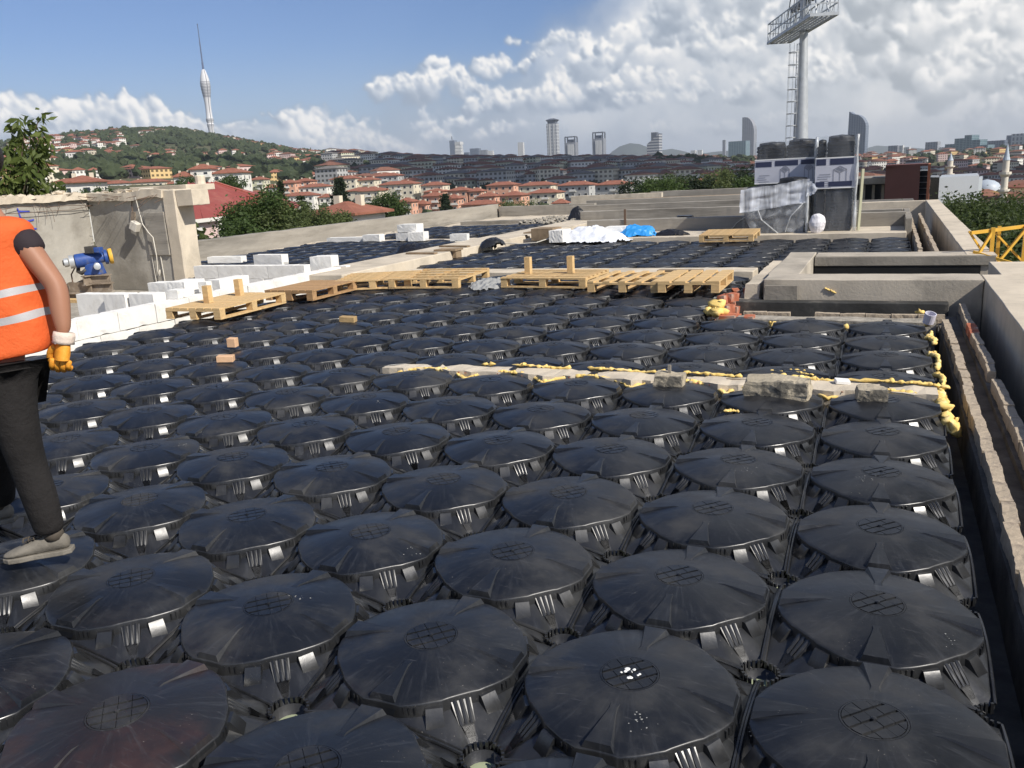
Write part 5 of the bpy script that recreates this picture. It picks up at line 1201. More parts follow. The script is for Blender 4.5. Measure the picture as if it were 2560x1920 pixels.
pallet('pale pallet with wide gaps, its end turned to the right', -6.28, 9.15, .08, 1.12, 1.30, 5, M['pallet'], .005, slat_w=.09)
pallet('flat pallet with two upright posts in the middle of the row', -4.38, 9.10, -.03, 1.28, .98, 6, M['pallet'], .005, posts=((-.40, -.05, .24), (.22, .05, .24)), slat_w=.10)
pallet('pallet with widely spaced boards left of the last pallet in the row', -3.13, 8.82, Hh-.02, 1.16, .95, 5, M['pallet'], .005, slat_w=.085)
pallet('last pallet of the row, beside the red bricks', -2.28, 8.74, Hh+.02, 1.20, .76, 4, M['pallet'], .02, slat_w=.15)
pallet('small pallet lying far back against the slab with the wrapped stacks', -3.03, 15.75, .0, 1.08, 1.0, 6, M['pallet'], .045, tilt=.04)
M['brownwood'] = M['plank']
put_ = put('dark_plank', MB().span(-3.1, -2.45, 9.9, 10.05, .02, .09), M['plank']); tag(put_, 'short dark plank behind the slatted pallets', 'plank')

# ------------------------------------------------------------------ aerated concrete blocks
def blk(sx, sy, sz, seed, m=None):
    "aerated block with worn arrises and a chipped corner or two"
    r = random.Random(seed); bm = bmesh.new(); bmesh.ops.create_cube(bm, size=1)
    for v in bm.verts: v.co = Vector((v.co.x*(sx-.008), v.co.y*(sy-.009), v.co.z*(sz-.008)))
    for it in range(4):
        es = [e for e in bm.edges if e.calc_length() > .085]
        if not es: break
        bmesh.ops.subdivide_edges(bm, edges=es, cuts=1, use_grid_fill=True)
    chips = [Vector((r.choice((-1, 1))*sx/2, r.uniform(-.5, .5)*sy, r.choice((-1, 1))*sz/2)) for _ in range(3)]
    for v in bm.verts:
        p = v.co.copy(); v.co = p + mnoise.noise_vector(p*16 + Vector((seed*3, 0, 0)))*.0035
        for c in chips:
            d = (p-c).length
            if d < .05: v.co -= (c - Vector((0, c.y, 0))).normalized()*(.05-d)*.45
    me = bpy.data.meshes.new('block'); bm.to_mesh(me); bm.free(); me.materials.append(m or M['aac']); return me
BL = [blk(.2, .6, .25, i) for i in range(4)]; BLx = [blk(.6, .2, .25, 20+i) for i in range(4)]
def aac_block(p, rz, me=None, par=None, tiltx=0, label=None, group=None, sc_=None):
    o = link('block' if par else 'aerated_block', me or rnd.choice(BL), par, p)
    o.rotation_euler = (tiltx, rnd.uniform(-.008, .008), rz)
    if sc_: o.scale = sc_
    if label: tag(o, label, 'block', group)
    return o
t = thing('white_block_wall', 'long low wall of bright white aerated blocks along the left of the domes', 'block wall', (-8.865, 2.92, 0))
for c_, z in enumerate((-.225, .025)):
    for i in range(13 if c_ == 0 else 12):
        y = .3 + .6*i + (.3 if c_ == 0 else 0) - .02
        if 2.92 + y + .3 > 10.50: continue
        o = aac_block((rnd.uniform(-.008, .008), y, z), rnd.uniform(-.012, .012), par=t)
o = aac_block((0, 7.42, .025), 0, par=t, sc_=(1, .22, 1)); 
o = aac_block((-.02, 3.50, .21), .02, par=t, sc_=(1, .30, .48)); o = aac_block((.0, 4.02, .235), .0, par=t, sc_=(.8, .18, .6))
t = thing('grey_lit_block_wall', 'two course wall of white aerated blocks in front of the enclosure pillar', 'block wall', (-12.65, 10.48, 0))
for c_, z in enumerate((-.225, .025)):
    for i in range(5):
        x = .3+.6*i - (.12 if c_ == 0 else 0) + .28 - .3
        w = 1
        if c_ == 1 and i == 4: x -= .03; w = .45; x -= .17
        aac_block((x + .27, rnd.uniform(-.008, .008), z), 0, rnd.choice(BLx), t, sc_=(w, 1, 1))
G = 'loose white aerated blocks'
aac_block((-12.0, 10.9, .22), .12, BLx[0], label='broken white block lying flat on the two course wall, nearest the pillar', group=G, sc_=(1.3, 1, .5))
aac_block((-11.0, 11.0, .20), -.06, BLx[1], label='notched white block behind the two course wall, in the middle', group=G, sc_=(1.2, 1, .8))
aac_block((-9.75, 11.0, .10), .1, BLx[2], label='upright white block at the right end of the two course wall', group=G, sc_=(.75, 1.5, 1.3))
aac_block((-10.45, 6.45, .04), .03, BLx[0], label='white block in the cross row behind the worker, nearest the winch', group=G, sc_=(1.0, 1, 1.3))
aac_block((-9.9, 6.38, .05), -.02, BLx[1], label='white block in the cross row behind the wall, second from its right end', group=G, sc_=(.7, 1.2, 1.35))
aac_block((-9.42, 6.40, .06), .02, BLx[2], label='white block in the cross row, right end against the long wall', group=G, sc_=(.75, 1.2, 1.3))
aac_block((-9.95, 7.3, .14), .02, BLx[3], label='white block half hidden behind the cross row of blocks', group=G, sc_=(.9, 1.2, .9))
aac_block((-9.25, 6.95, .20), .05, BLx[3], label='tallest white block standing behind the long wall', group=G, sc_=(.6, 2.2, 1.0))
aac_block((-9.30, 7.9, .12), Hh, BLx[0], label='white block set along the back of the long wall near the pallet posts', group=G, sc_=(1.1, 1.2, 1))
aac_block((-11.95, 17.75, .10), 0, BLx[1], label='lower block of the white pile on the left dome field', group=G, sc_=(.75, 1.5, .85))
aac_block((-11.82, 17.80, .32), .02, BLx[2], label='topmost block of the white pile on the left dome field', group=G, sc_=(1.0, 2.0, .85))
aac_block((-11.45, 17.55, .11), .1, BLx[3], label='front right block of the white pile on the left dome field', group=G, sc_=(.75, 1.9, .95))
aac_block((-13.1, 17.95, .06), .02, BLx[0], label='white block laid flat at the right end of the low ledge, left field', group=G, sc_=(.9, 1.5, .8))
aac_block((-14.0, 18.05, .02), .03, BLx[1], label='long grey white slab left of the flat white block, left field', group=G, sc_=(2.2, 1.2, .6))
aac_block((-10.25, 17.6, .05), .1, BLx[2], label='low white block on the rim of the central beam', group=G, sc_=(.8, 1, .8))
aac_block((-6.92, 16.15, .155), .0, BLx[3], label='white block at the left end of the crumpled white sheet', group=G, sc_=(.55, 3, 1.1))
aac_block((-5.80, 16.95, .16), .06, BLx[0], label='white block between the white sheet and the blue tarpaulin', group=G, sc_=(.8, 2, 1))
o = put('timber_block', MB().span(-7.70, -7.16, 16.3, 16.9, .04, .31), M['plank']); tag(o, 'dark timber box left of the white sheet', 'timber block')

# ------------------------------------------------------------------ yellow foam
def foam(label, pts, r0=.014, r1=.03, dens=1):
    "squeezed bead: a lumpy swollen sausage, with side lumps where it welled up"
    mb = MB(); run = []; sd = rnd.uniform(0, 90)
    def flush():
        if len(run) > 2:
            R = [max(.3, .75 + .9*mnoise.noise(Vector((i*.55+sd, 0, 0))) + .5*mnoise.noise(Vector((i*1.7+sd, 5, 0))))*(r0+r1)*.5 for i in range(len(run))]; R[0] = R[-1] = r0*.3
            n0 = len(mb.v); mb.tube(run, R, 9)
            for i in range(n0, len(mb.v)): q = Vector(mb.v[i]); mb.v[i] = tuple(q + mnoise.noise_vector(q*38)*r1*.45 + mnoise.noise_vector(q*90)*r1*.2)
        run.clear()
    last = None
    for p in pts:
        p = Vector(p)
        if last is not None and (p-last).length > .09: flush()
        run.append(p + Vector((rnd.uniform(-1, 1), rnd.uniform(-1, 1), rnd.uniform(-.5, .8)))*r0*.35); last = p
        if rnd.random() < .15:
            r = rnd.uniform(r0, r1); n0 = len(mb.v); mb.ball(p + Vector((rnd.uniform(-1, 1), rnd.uniform(-1, 1), rnd.uniform(0, .8)))*r*.8, r, 9, 6, 0, (rnd.uniform(.8, 1.6), rnd.uniform(.8, 1.4), rnd.uniform(.6, 1)))
            for i in range(n0, len(mb.v)): q = Vector(mb.v[i]); mb.v[i] = tuple(q + mnoise.noise_vector(q*30)*r*.55)
    flush()
    o = put('foam_bead', mb, M['foam'], sm=True); return tag(o, label, 'foam', 'yellow foam beads sealing the domes')
def arc_edge(row, side, c0, c1, step=.022):
    pts = []
    for c in range(c0, c1):
        n = 44
        for i in range(n):
            x = -MOD*c + MOD/2 - MOD*i/n; u = (x + MOD*c)/(MOD/2)
            y = row*MOD + side*(.350 - .11*abs(u)**3)
            if rnd.random() < .97: pts.append((x, y - .01, -.030 - .05*abs(u)**2) if side > 0 else (x, 4.065 + .02*abs(u), -.006 - .02*abs(u)**2))
    return pts
foam('scalloped foam bead along the near edge of the concrete strip', arc_edge(5, 1, 0, 6), .010, .023)
foam('thinner foam bead along the far edge of the concrete strip', [p for p in arc_edge(6, -1, 0, 5) if math.sin(p[0]*9)+rnd.random() > -.1], .009, .020)
foam('foam line down the right hand edge of the domes by the ditch', [(.365 + .02*math.sin(y*9), y, -.08 + .03*math.sin(y*8.8)) for y in np.arange(4.0, 6.75, .014) if math.sin(y*7.3+1) > -.8] , .013, .030)
foam('swollen corner of foam where the strip meets the ditch', [(.35+.03*math.sin(i*1.3)+.0, 3.62+.0065*i, -.09+.035*math.cos(i*.9)) for i in range(64)], .022, .044)
foam('separate lump of foam hanging off the dome edge below the strip corner', [(.385+.03*math.sin(i*1.1), 3.40+.006*i, -.12+.03*math.cos(i*1.3)) for i in range(20)], .028, .05)
foam('yellow lump of foam beside the red bricks', [(-1.80+.008*i, 6.98+.03*math.sin(i*1.2), .0+.03*math.cos(i*.8)) for i in range(14)], .045, .075)
for q, (x, y) in enumerate(((-1.09, 6.72), (-.38, 6.72))): foam('small foam plug in the gap at the mortar strip, ' + ('left' if q == 0 else 'right'), [(x-.03+.007*i, y+.02*math.sin(i), -.1+.02*math.cos(i)) for i in range(9)], .02, .035)
for q, (x, y, dx, dy, lb) in enumerate(((-.72, 4.22, .07, -.02, 'lowest'), (-.63, 4.30, .08, .01, 'uppermost'), (-.55, 4.20, .07, -.03, 'right hand'))): foam(f'{lb} stray squirt of foam on the dome just beyond the strip', [(x+dx*k/8, y+dy*k/8, -.010) for k in range(-8, 9)], .007, .012)
foam('stray squirt of foam on the dome in front of the biggest rubble block', [(-.92+.006*k, 3.20+.002*k, -.045) for k in range(-8, 9)], .008, .013)
foam('squirt of foam stuck on the plastered box wall', [(-.62+.008*k, 8.262, .04-.004*k) for k in range(-8, 9)], .008, .014)
foam('foam lump on the brick edging corner', [(.27+.01*i, 7.36, -.05) for i in range(6)], .02, .03)
o = put('cut_pipe', MB().lathe([(.05, 0), (.052, .10), (.045, .10), (.044, 0)], n=18), mat('pale lilac plastic', (.62, .60, .68), .5, .4)); o.location = (.36, 6.62, -.03); o.rotation_euler = (.3, .2, 0); tag(o, 'short pale lilac pipe stub standing in the foam by the ditch', 'pipe stub')
M['white'] = mat('white plastic', (.80, .80, .78), .5, .4)
o = put('plastic_offcut', MB().box((0, 0, 0), (.10, .07, .03)), M['white'], bevel=.006); o.location = (-.28, 4.02, -.01); o.rotation_euler = (.1, .1, .3); tag(o, 'small white plastic offcut on the far edge of the strip', 'plastic offcut')

# ------------------------------------------------------------------ rubble, offcuts
M['rubble'] = mat('crumbly mortar rubble', (.44, .38, .28), .95, .2, var=.25, scale=6, stain=(.13, .12, .10), stain_scale=4.5, stain_lo=.5, stain_hi=.6, bump=.7, bscale=25)
def chunk(name, label, c, d, rz=0, m=None, seed=1, cat='rubble block'):
    bm = bmesh.new(); bmesh.ops.create_cube(bm, size=1); 
    bmesh.ops.subdivide_edges(bm, edges=bm.edges[:], cuts=4, use_grid_fill=True)
    for v in bm.verts:
        p = Vector((v.co.x*d[0], v.co.y*d[1], v.co.z*d[2])); q = p*6 + Vector((seed*7, 0, 0))
        v.co = p*((1 if cat != 'sack' else .62/max(.5, Vector(v.co).length)**.8) - .10*(abs(v.co.x)*2*abs(v.co.y)*2*abs(v.co.z)*2)) + mnoise.noise_vector(q)*.022 + mnoise.noise_vector(q*3)*.008
    me = bpy.data.meshes.new(name); bm.to_mesh(me); bm.free(); me.materials.append(m or M['rubble'])
    o = link(name, me, None, c, rz); return tag(o, label, cat)
chunk('rubble_block', 'smaller rubble block with a stub on top, left end of the strip stones', (-1.44, 3.66, .018), (.22, .17, .12), .05, seed=1)
o = put('stub', MB().box((0, 0, 0), (.022, .02, .06)), M['concrete_dark']); o.location = (-1.45, 3.69, .105); tag(o, 'tiny upright stub on the left rubble block', 'stub')
chunk('rubble_block', 'largest rubble block sitting on the strip edge', (-.67, 3.57, .03), (.43, .22, .15), -.06, seed=2)
chunk('rubble_block', 'small square rubble block at the right end of the strip', (-.08, 3.57, .015), (.19, .17, .11), .05, seed=3)
for i in range(14):
    pass
M['offcut'] = mat('pine offcut', (.66, .42, .25), .75, .3, var=.12, scale=6, bump=.15)
M['offcut_d'] = mat('weathered pine offcut', (.42, .29, .14), .8, .3, var=.2, scale=6, bump=.2)
for lb, p, d, rz, m in (('pinkish pine offcut lying nearest the worker', (-5.60, 3.66, .030), (.15, .085, .055), .45, M['offcut']), ('second pine offcut standing on the dome behind the nearest one', (-6.08, 4.30, .040), (.09, .075, .09), .2, M['offcut']),
                        ('browner pine offcut further back toward the pallets', (-5.70, 5.80, .028), (.19, .085, .062), .12, M['offcut_d'])):
    o = put('wood_offcut', MB().box((0, 0, 0), d), m, bevel=.003); o.location = p; o.rotation_euler = (.05, .04, rz); tag(o, lb, 'wood offcut', 'pine offcuts on the domes')
mb = MB()
for i in range(60):
    x = rnd.uniform(-3.6, .3); y = 3.92 + rnd.uniform(-.10, .10); mb.box((x, y, -.038), [rnd.uniform(.004, .022) for _ in range(2)] + [.008], rnd.uniform(0, 3))
o = put('grit', mb, M['brick_red']); stuff(o); tag(o, 'red brick crumbs scattered on the concrete strip', 'grit')
o = put('rebar_stub', MB().box((0, 0, 0), (.22, .018, .016)), M['rust']); o.location = (-.98, 4.0, -.03); tag(o, 'dark iron strip lying on the concrete strip', 'iron strip')
for a, b, lb in (((-8.85, 12.55), (-8.15, 12.45), 'plank lying across the central beam, nearest'), ((-8.9, 14.05), (-8.15, 13.9), 'plank lying across the central beam, farthest')):
    o = put('plank', MB().bar((*a, .14), (*b, .14), .12, .03), M['plank']); tag(o, lb, 'plank')
o = put('plank', MB().span(-8.5, -8.0, 13.0, 13.35, .125, .16).span(-8.1, -8.02, 13.05, 13.3, -.02, .12), M['plank']); tag(o, 'short planks with an upright end, right rim of the central beam', 'plank')
o = put('plank', MB().span(-8.15, -7.2, 16.9, 17.6, .16, .19), M['plank']); tag(o, 'thin board on the slab by the timber box', 'board')
mb = MB()
for i in range(140):
    x, y = rnd.uniform(-11.2, -9.0), rnd.uniform(23.6, 26.5); mb.ball((x, y, -.02+rnd.uniform(0, .08)), rnd.uniform(.03, .12), 6, 4, .3, (1, 1, .6))
for i in range(160):
    x, y = rnd.uniform(-12.7, -8.95), rnd.uniform(9.0, 10.3); mb.ball((x, y, -.34+rnd.uniform(0, .05)), rnd.uniform(.03, .10), 6, 4, .3, (1, 1, .6))
for i in range(200):
    x, y = rnd.uniform(-15.9, -14.8), rnd.uniform(11, 24); mb.ball((x, y, -.18+rnd.uniform(0, .04)), rnd.uniform(.02, .09), 6, 4, .3, (1, 1, .6))
o = put('rubble', mb, M['mortar']); stuff(o); tag(o, 'broken mortar rubble heaped in the corners of the roof', 'rubble')

# ------------------------------------------------------------------ sheets and bundles
def draped(name, label, cat, cx, cy, z, wx, wy, h, m, seed, folds=.03, prof=1.6, peaks=None, n=44, smo=True):
    vs = []; fs = []
    for j in range(n+1):
        for i in range(n+1):
            u, v = i/n*2-1, j/n*2-1; r = (abs(u)**2.6 + abs(v)**2.6)**(1/2.6)
            q = Vector((u*3+seed, v*3, seed*.7))
            hh = h*max(0, 1-r**prof*1.0)
            if peaks:
                hh = 0
                for a, b, s_, k in peaks: hh = max(hh, h*k*max(0, 1-((abs(u-a)/s_)**2.4+(abs(v-b)/(s_*1.2))**2.4))**.7)
            c = abs(mnoise.noise(q*1.3)) + .6*abs(mnoise.noise(q*2.9)) + .3*abs(mnoise.noise(q*6))
            rag = 1 + .10*mnoise.noise(Vector((u*2+seed, v*2, 3)))
            vs.append((u*wx*rag, v*wy*rag, max(.004, hh + c*folds - .01*(r > .9))))
    for j in range(n):
        for i in range(n):
            u, v = (i+.5)/n*2-1, (j+.5)/n*2-1
            if (abs(u)**2.2+abs(v)**2.2) > 1.0 + .35*mnoise.noise(Vector((u*3+seed, v*3, 1))): continue
            a = j*(n+1)+i; fs.append((a, a+1, a+n+2, a+n+1))
    o = put(name, MB().add(vs, fs), m, sm=smo); o.location = (cx, cy, z); return tag(o, label, cat)
M['tarp_blue'] = mat('blue tarpaulin', (.028, .26, .62), .45, .4, var=.12, scale=4)
M['tarp_white'] = mat('shiny white plastic sheet', (.78, .80, .84), .30, .5, var=.06, scale=6, bump=.3, bscale=14)
draped('white_sheet', 'crumpled shiny white plastic sheet spilling over the slab edge', 'plastic sheet', -6.15, 16.35, -.01, .86, .50, .30, M['tarp_white'], 3, .085, peaks=((-.15, .2, .75, .95), (-.5, 0, .5, .8), (.4, -.1, .5, .62)))
draped('blue_tarp', 'bright blue tarpaulin wrapped over a heap on the slab', 'tarpaulin', -5.42, 16.95, .045, .56, .38, .27, M['tarp_blue'], 8, .085, peaks=((.0, 0, .62, .8), (.45, 0, .50, .72), (-.55, -.1, .45, .30)), n=17, smo=False)
draped('black_bundle', 'flat black plastic bundle lying right of the blue tarpaulin', 'bundle', -4.55, 17.0, .045, .42, .25, .13, M['black_film'], 12, .03)
draped('black_sheet', 'peaked black sheet heap at the left edge of the middle dome field', 'sheet', -8.0, 14.6, -.06, .34, .40, .30, M['black_film'], 17, .03, peaks=((.25, 0, .9, 1),))
draped('black_sheet', 'crumpled black sheet lying left of the central beam', 'sheet', -9.72, 14.4, -.03, .45, .5, .22, M['black_film'], 22, .04, peaks=((-.3, 0, .6, 1), (.2, 0, .7, .8)))
draped('black_bag', 'black rubbish bag in the corner by the first upstand', 'bag', -9.45, 24.6, .02, .35, .3, .42, M['black_film'], 27, .06)
draped('plastic_scrap', 'torn clear plastic scrap under the middle pallets', 'plastic scrap', -5.32, 8.9, -.02, .32, .40, .10, mat('grey clear plastic', (.42, .42, .40), .25, .6, alpha=.75), 31, .05)
chunk('white_bag', 'crumpled white sack between the wrapped stacks', (-1.40, 16.72, .24), (.30, .26, .40), .3, mat('white sack', (.72, .70, .72), .8, .3, var=.1, scale=8, bump=.6, bscale=12), 35, 'sack')
chunk('black_crate', 'black plastic bundle against the first upstand beam', (-5.9+.95, 20.3, .14), (.42, .5, .32), .1, M['black_film'], 5, 'bundle')
chunk('black_crate', 'smaller black bundle right of the bigger one beyond the first upstand', (-4.42, 20.5, .10), (.36, .4, .26), -.1, M['black_film'], 6, 'bundle')
M['cable'] = mat('white cable', (.62, .58, .50), .6, .3)
o = put('cable', MB().tube([(-9.2, 15.3, .13), (-8.3, 15.7, .06), (-7.75, 15.7, .02), (-7.35, 15.75, .04), (-7.05, 16.0, .13), (-6.85, 16.15, .30)], .012, 6), M['cable']); tag(o, 'white cable trailing from the timber box to the beam', 'cable')
o = put('cable', MB().tube([(-3.45, 18.28, .02), (-3.3, 18.29, .2), (-3.05, 18.3, .37), (-2.7, 18.3, .42), (-2.4, 18.3, .45)], .012, 6), M['cable']); tag(o, 'pale rope hanging over the first upstand beside the wrapped stack', 'rope')
o = put('iron_peg', MB().span(-6.02, -5.97, 18.26, 18.29, .22, .60), M['rebar']); tag(o, 'dark iron peg standing against the first upstand beam', 'peg')
o = put('tube_end', MB().lathe([(.07, 0), (.075, .12), (.001, .12)], n=12), M['black_film']); o.location = (-15.0, 17.4, -.1); o.rotation_euler = (1.4, 0, .6); tag(o, 'short black tube end lying at the foot of the left parapet', 'tube')

# ------------------------------------------------------------------ wrapped stacks of domes
def film_mat(name, haze, white, s=3.0, streak=(1, 1, .25)):
    m = bpy.data.materials.new(name); m.use_nodes = True; nt = m.node_tree; n, l = nt.nodes, nt.links; n.clear()
    out = n.new('ShaderNodeOutputMaterial'); tr = n.new('ShaderNodeBsdfTransparent'); gl = n.new('ShaderNodeBsdfPrincipled'); mx = n.new('ShaderNodeMixShader')
    tr.inputs[0].default_value = (.93, .94, .95, 1)
    gl.inputs['Base Color'].default_value = (*white, 1); gl.inputs['Roughness'].default_value = .22
    t = n.new('ShaderNodeTexCoord'); mp = n.new('ShaderNodeMapping'); mp.inputs['Scale'].default_value = streak; l.new(t.outputs['Object'], mp.inputs[0])
    z = n.new('ShaderNodeTexNoise'); z.inputs['Scale'].default_value = s; z.inputs['Detail'].default_value = 6; z.inputs['Distortion'].default_value = 1.2; l.new(mp.outputs[0], z.inputs['Vector'])
    r = n.new('ShaderNodeMapRange'); r.inputs[1].default_value = .35; r.inputs[2].default_value = .75; r.inputs[3].default_value = haze*.35; r.inputs[4].default_value = min(1, haze*1.9); l.new(z.outputs[0], r.inputs[0])
    bn = n.new('ShaderNodeBump'); bn.inputs['Strength'].default_value = .5; bn.inputs['Distance'].default_value = .03; l.new(z.outputs[0], bn.inputs['Height']); l.new(bn.outputs[0], gl.inputs['Normal'])
    l.new(r.outputs[0], mx.inputs[0]); l.new(tr.outputs[0], mx.inputs[1]); l.new(gl.outputs[0], mx.inputs[2]); l.new(mx.outputs[0], out.inputs[0]); return m
M['film'] = film_mat('clear stretch film', .085, (.70, .72, .75))
M['film_white'] = film_mat('milky stretch film', .98, (.86, .89, .94), 1.6, (4, 1, .6))
M['fold'] = film_mat('gathered film fold', .55, (.78, .80, .80), 8, (3, 3, .4))
M['print_white'] = mat('printed white film', (.50, .51, .57), .35, .4)
M['print_blue'] = mat('navy print', (.035, .042, .085), .4, .4)
M['print_grey'] = mat('grey print', (.30, .31, .36), .5, .3)
def stack_col(mb, x0, x1, y0, y1, z0, z1, pitch=.07):
    n = int((z1-z0)/pitch)
    for i in range(n):
        a = rnd.uniform(-.006, .006); z = z0+i*pitch
        c = ((x0+x1)/2+a, (y0+y1)/2+a, z+pitch*.5); mb.box(c, (x1-x0, y1-y0, pitch*.72), taper=.985); mb.box(c, (x1-x0-.03, y1-y0-.03, pitch))
def mini_dome(mb, x, y, z, w, tilt=0):
    k = w/.71; R = Matrix.Rotation(tilt, 3, 'Y')
    mb.add([tuple(R @ Vector((a*k, b*k, c*1.35)) + Vector((x, y, z+.10))) for a, b, c in lo.v], lo.f)
def table_print(par, x, y, z, w, h):
    "line drawing of a dome on four legs"
    mb = MB(); g = (x-.5*w, x+.5*w)
    def ln(a, b, t=.012): mb.bar((a[0], y, a[1]), (b[0], y, b[1]), t, .003, up=(0, 1, 0))
    L, Rr, Fm, T = (x-.42*w, z+.30*h), (x+.42*w, z+.30*h), (x, z+.13*h), (x, z+.48*h)
    for a, b in ((L, Fm), (Fm, Rr), (Rr, T), (T, L), (L, (L[0], z-.32*h)), (Rr, (Rr[0], z-.32*h)), (Fm, (Fm[0], z-.5*h))): ln(a, b, .016)
    for k in (.3, .5, .7): ln((L[0]+(Fm[0]-L[0])*k, L[1]+(Fm[1]-L[1])*k), (T[0]+(Rr[0]-T[0])*k, T[1]+(Rr[1]-T[1])*k), .008)
    for k in (.3, .5, .7): ln((L[0]+(T[0]-L[0])*k, L[1]+(T[1]-L[1])*k), (Fm[0]+(Rr[0]-Fm[0])*k, Fm[1]+(Rr[1]-Fm[1])*k), .008)
    return put('drawing', mb, M['print_grey'], par)
def shell(mb, x0, x1, y0, y1, z0, z1, rr=.05, bulge=.0, open_top=True):
    pts = []
    for cx, cy, a0 in ((x1-rr, y0+rr, -90), (x1-rr, y1-rr, 0), (x0+rr, y1-rr, 90), (x0+rr, y0+rr, 180)):
        for k in range(4): a = rad(a0+30*k); pts.append((cx+rr*math.cos(a), cy+rr*math.sin(a)))
    n = len(pts); K_ = 10; vs = []
    for j in range(K_+1):
        z = z0+(z1-z0)*j/K_
        for i, (x, y) in enumerate(pts): q = mnoise.noise_vector(Vector((x*3, y*3, z*2.2)))*.018; vs.append((x+q.x, y+q.y, z+q.z*.4))
    mb.add(vs, [(j*n+i, j*n+(i+1) % n, (j+1)*n+(i+1) % n, (j+1)*n+i) for j in range(K_) for i in range(n)]); return mb
def lines(par, y, x0, x1, z0, n, dz, name='lettering'):
    mb = MB()
    for i in range(n): mb.box((x0+(x1-x0)*rnd.uniform(.3, .5), y, z0-i*dz), ((x1-x0)*rnd.uniform(.5, .9), .003, dz*.32))
    return put(name, mb, M['print_grey'], par)
def stack(label, cols, z0, z1, wrap, bands, loc_y):
    t = thing('wrapped_stack', label, 'wrapped stack', ((wrap[0]+wrap[1])/2, loc_y, z0)); ox, oy, oz = t.location
    for x0, x1, y0, y1, zz in cols:
        mb = MB(); stack_col(mb, x0-ox, x1-ox, y0-oy, y1-oy, 0, zz-z0); put('dome_column', mb, M['skirt'], t)
        mb = MB(); mini_dome(mb, (x0+x1)/2-ox, (y0+y1)/2-oy, zz-z0-.02, x1-x0); o = put('top_dome', mb, [M['cap'], M['skirt']], t, edge=30)
    if wrap:
        mb = MB(); shell(mb, wrap[0]-ox-.02, wrap[1]-ox+.03, wrap[2]-oy-.02, wrap[3]-oy+.02, 0, z1-z0+.03); put('film', mb, M['film'], t, sm=True)
    return t, ox, oy, oz
tL, ox, oy, oz = stack('left tall stack of black domes in clear film with a printed white band', [(-2.78, -2.19, 17.62, 18.2, 1.90), (-2.15, -1.56, 17.62, 18.2, 1.93)], .06, 1.95, (-2.80, -1.55, 17.6, 18.22), 0, 17.9)
tR, px_, py_, pz_ = stack('right tall stack of black domes with a four legged table drawn on its band', [(-1.30, -.76, 17.18, 17.75, 1.95), (-1.50, -1.33, 17.35, 17.9, 1.88)], .06, 1.98, (-1.50, -.72, 17.16, 17.85), 0, 17.5)
def band(t, o_, x0, x1, yf, za, zb, heads, draw, skew=0.0):
    ox, oy, oz = o_; y = yf-oy-.035
    o = put('printed_band', MB().box(((x0+x1)/2-ox, y, (za+zb)/2-oz), (x1-x0, .006, zb-za)), M['print_white'], t)
    mb = MB()
    for a, b, u, v in heads: mb.box(((a+b)/2-ox, y-.006, (u+v)/2-oz), (b-a, .004, v-u))
    put('print_block', mb, M['print_blue'], t)
    for x, z, w, h in draw: table_print(t, x-ox, y-.006, z-oz, w, h)
    lines(t, y-.006, x0-ox+.06, x0-ox+.36, zb-oz-.32, 7, .045)
    mb = MB()
    for z in (za-.012, zb+.012): mb.box(((x0+x1)/2-ox, y-.004, z-oz), (x1-x0, .006, .022))
    put('band_edge', mb, M['white'], t)
band(tL, (ox, oy, oz), -2.81, -1.53, 17.6, 1.10, 1.58, ((-2.79, -2.45, 1.44, 1.55), (-2.38, -1.90, 1.45, 1.56), (-1.84, -1.56, 1.46, 1.56)), ((-2.17, 1.25, .22, .42), (-1.68, 1.27, .20, .42)))
band(tR, (px_, py_, pz_), -1.51, -.70, 17.16, .96, 1.55, ((-1.49, -1.30, 1.42, 1.54), (-1.22, -.76, 1.42, 1.54), (-1.49, -1.32, .98, 1.08), (-1.24, -.78, .98, 1.08)), ((-1.02, 1.20, .30, .40),))
mb = MB(); mb.tube([(-.70-px_, 17.12-py_, z) for z in np.linspace(0, 1.95, 14)], [.03+.012*math.sin(7*z) for z in np.linspace(0, 1.9, 14)], 7); put('film_fold', mb, M['fold'], tR, sm=True)
o = put('pale_batten', MB().bar((-.62-px_, 17.12-py_, .0), (-.58-px_, 17.14-py_, 1.25), .05), mat('pale batten', (.45, .44, .30), .7, .3), tR)
mb = MB(); mb.tube([(-1.53-ox, 17.57-oy, z) for z in np.linspace(0, 1.95, 14)], [.04+.012*math.sin(9*z) for z in np.linspace(0, 1.9, 14)], 7); put('film_fold', mb, M['fold'], tL, sm=True)
tS, sx_, sy_, sz_ = stack('short opened stack in front, loose milky film torn round its top', [(-2.93, -2.30, 16.93, 17.5, .98), (-2.25, -1.65, 16.93, 17.5, 1.14)], .055, 1.0, (-2.95, -1.63, 16.9, 17.52), 0, 17.2)
def sheet(par, name, quad, m, n=18, amp=.03, sag=.0, off=(0, 0, 0)):
    A, B, C_, D = [Vector(p)-Vector(off) for p in quad]; vs = []
    for j in range(n+1):
        for i in range(n+1):
            u, v = i/n, j/n; p = A*(1-u)*(1-v) + B*u*(1-v) + C_*u*v + D*(1-u)*v
            q = mnoise.noise_vector(Vector((u*4+quad[0][0], v*3, 2)))*amp + mnoise.noise_vector(Vector((u*9, v*2, 5)))*amp*.5
            vs.append(p + Vector((q.x*.4, -abs(q.y)*1.2, q.z*.5)))
    return put(name, MB().add(vs, [(j*(n+1)+i, j*(n+1)+i+1, (j+1)*(n+1)+i+1, (j+1)*(n+1)+i) for j in range(n) for i in range(n)]), m, par, sm=True)
so_ = (sx_, sy_, sz_)
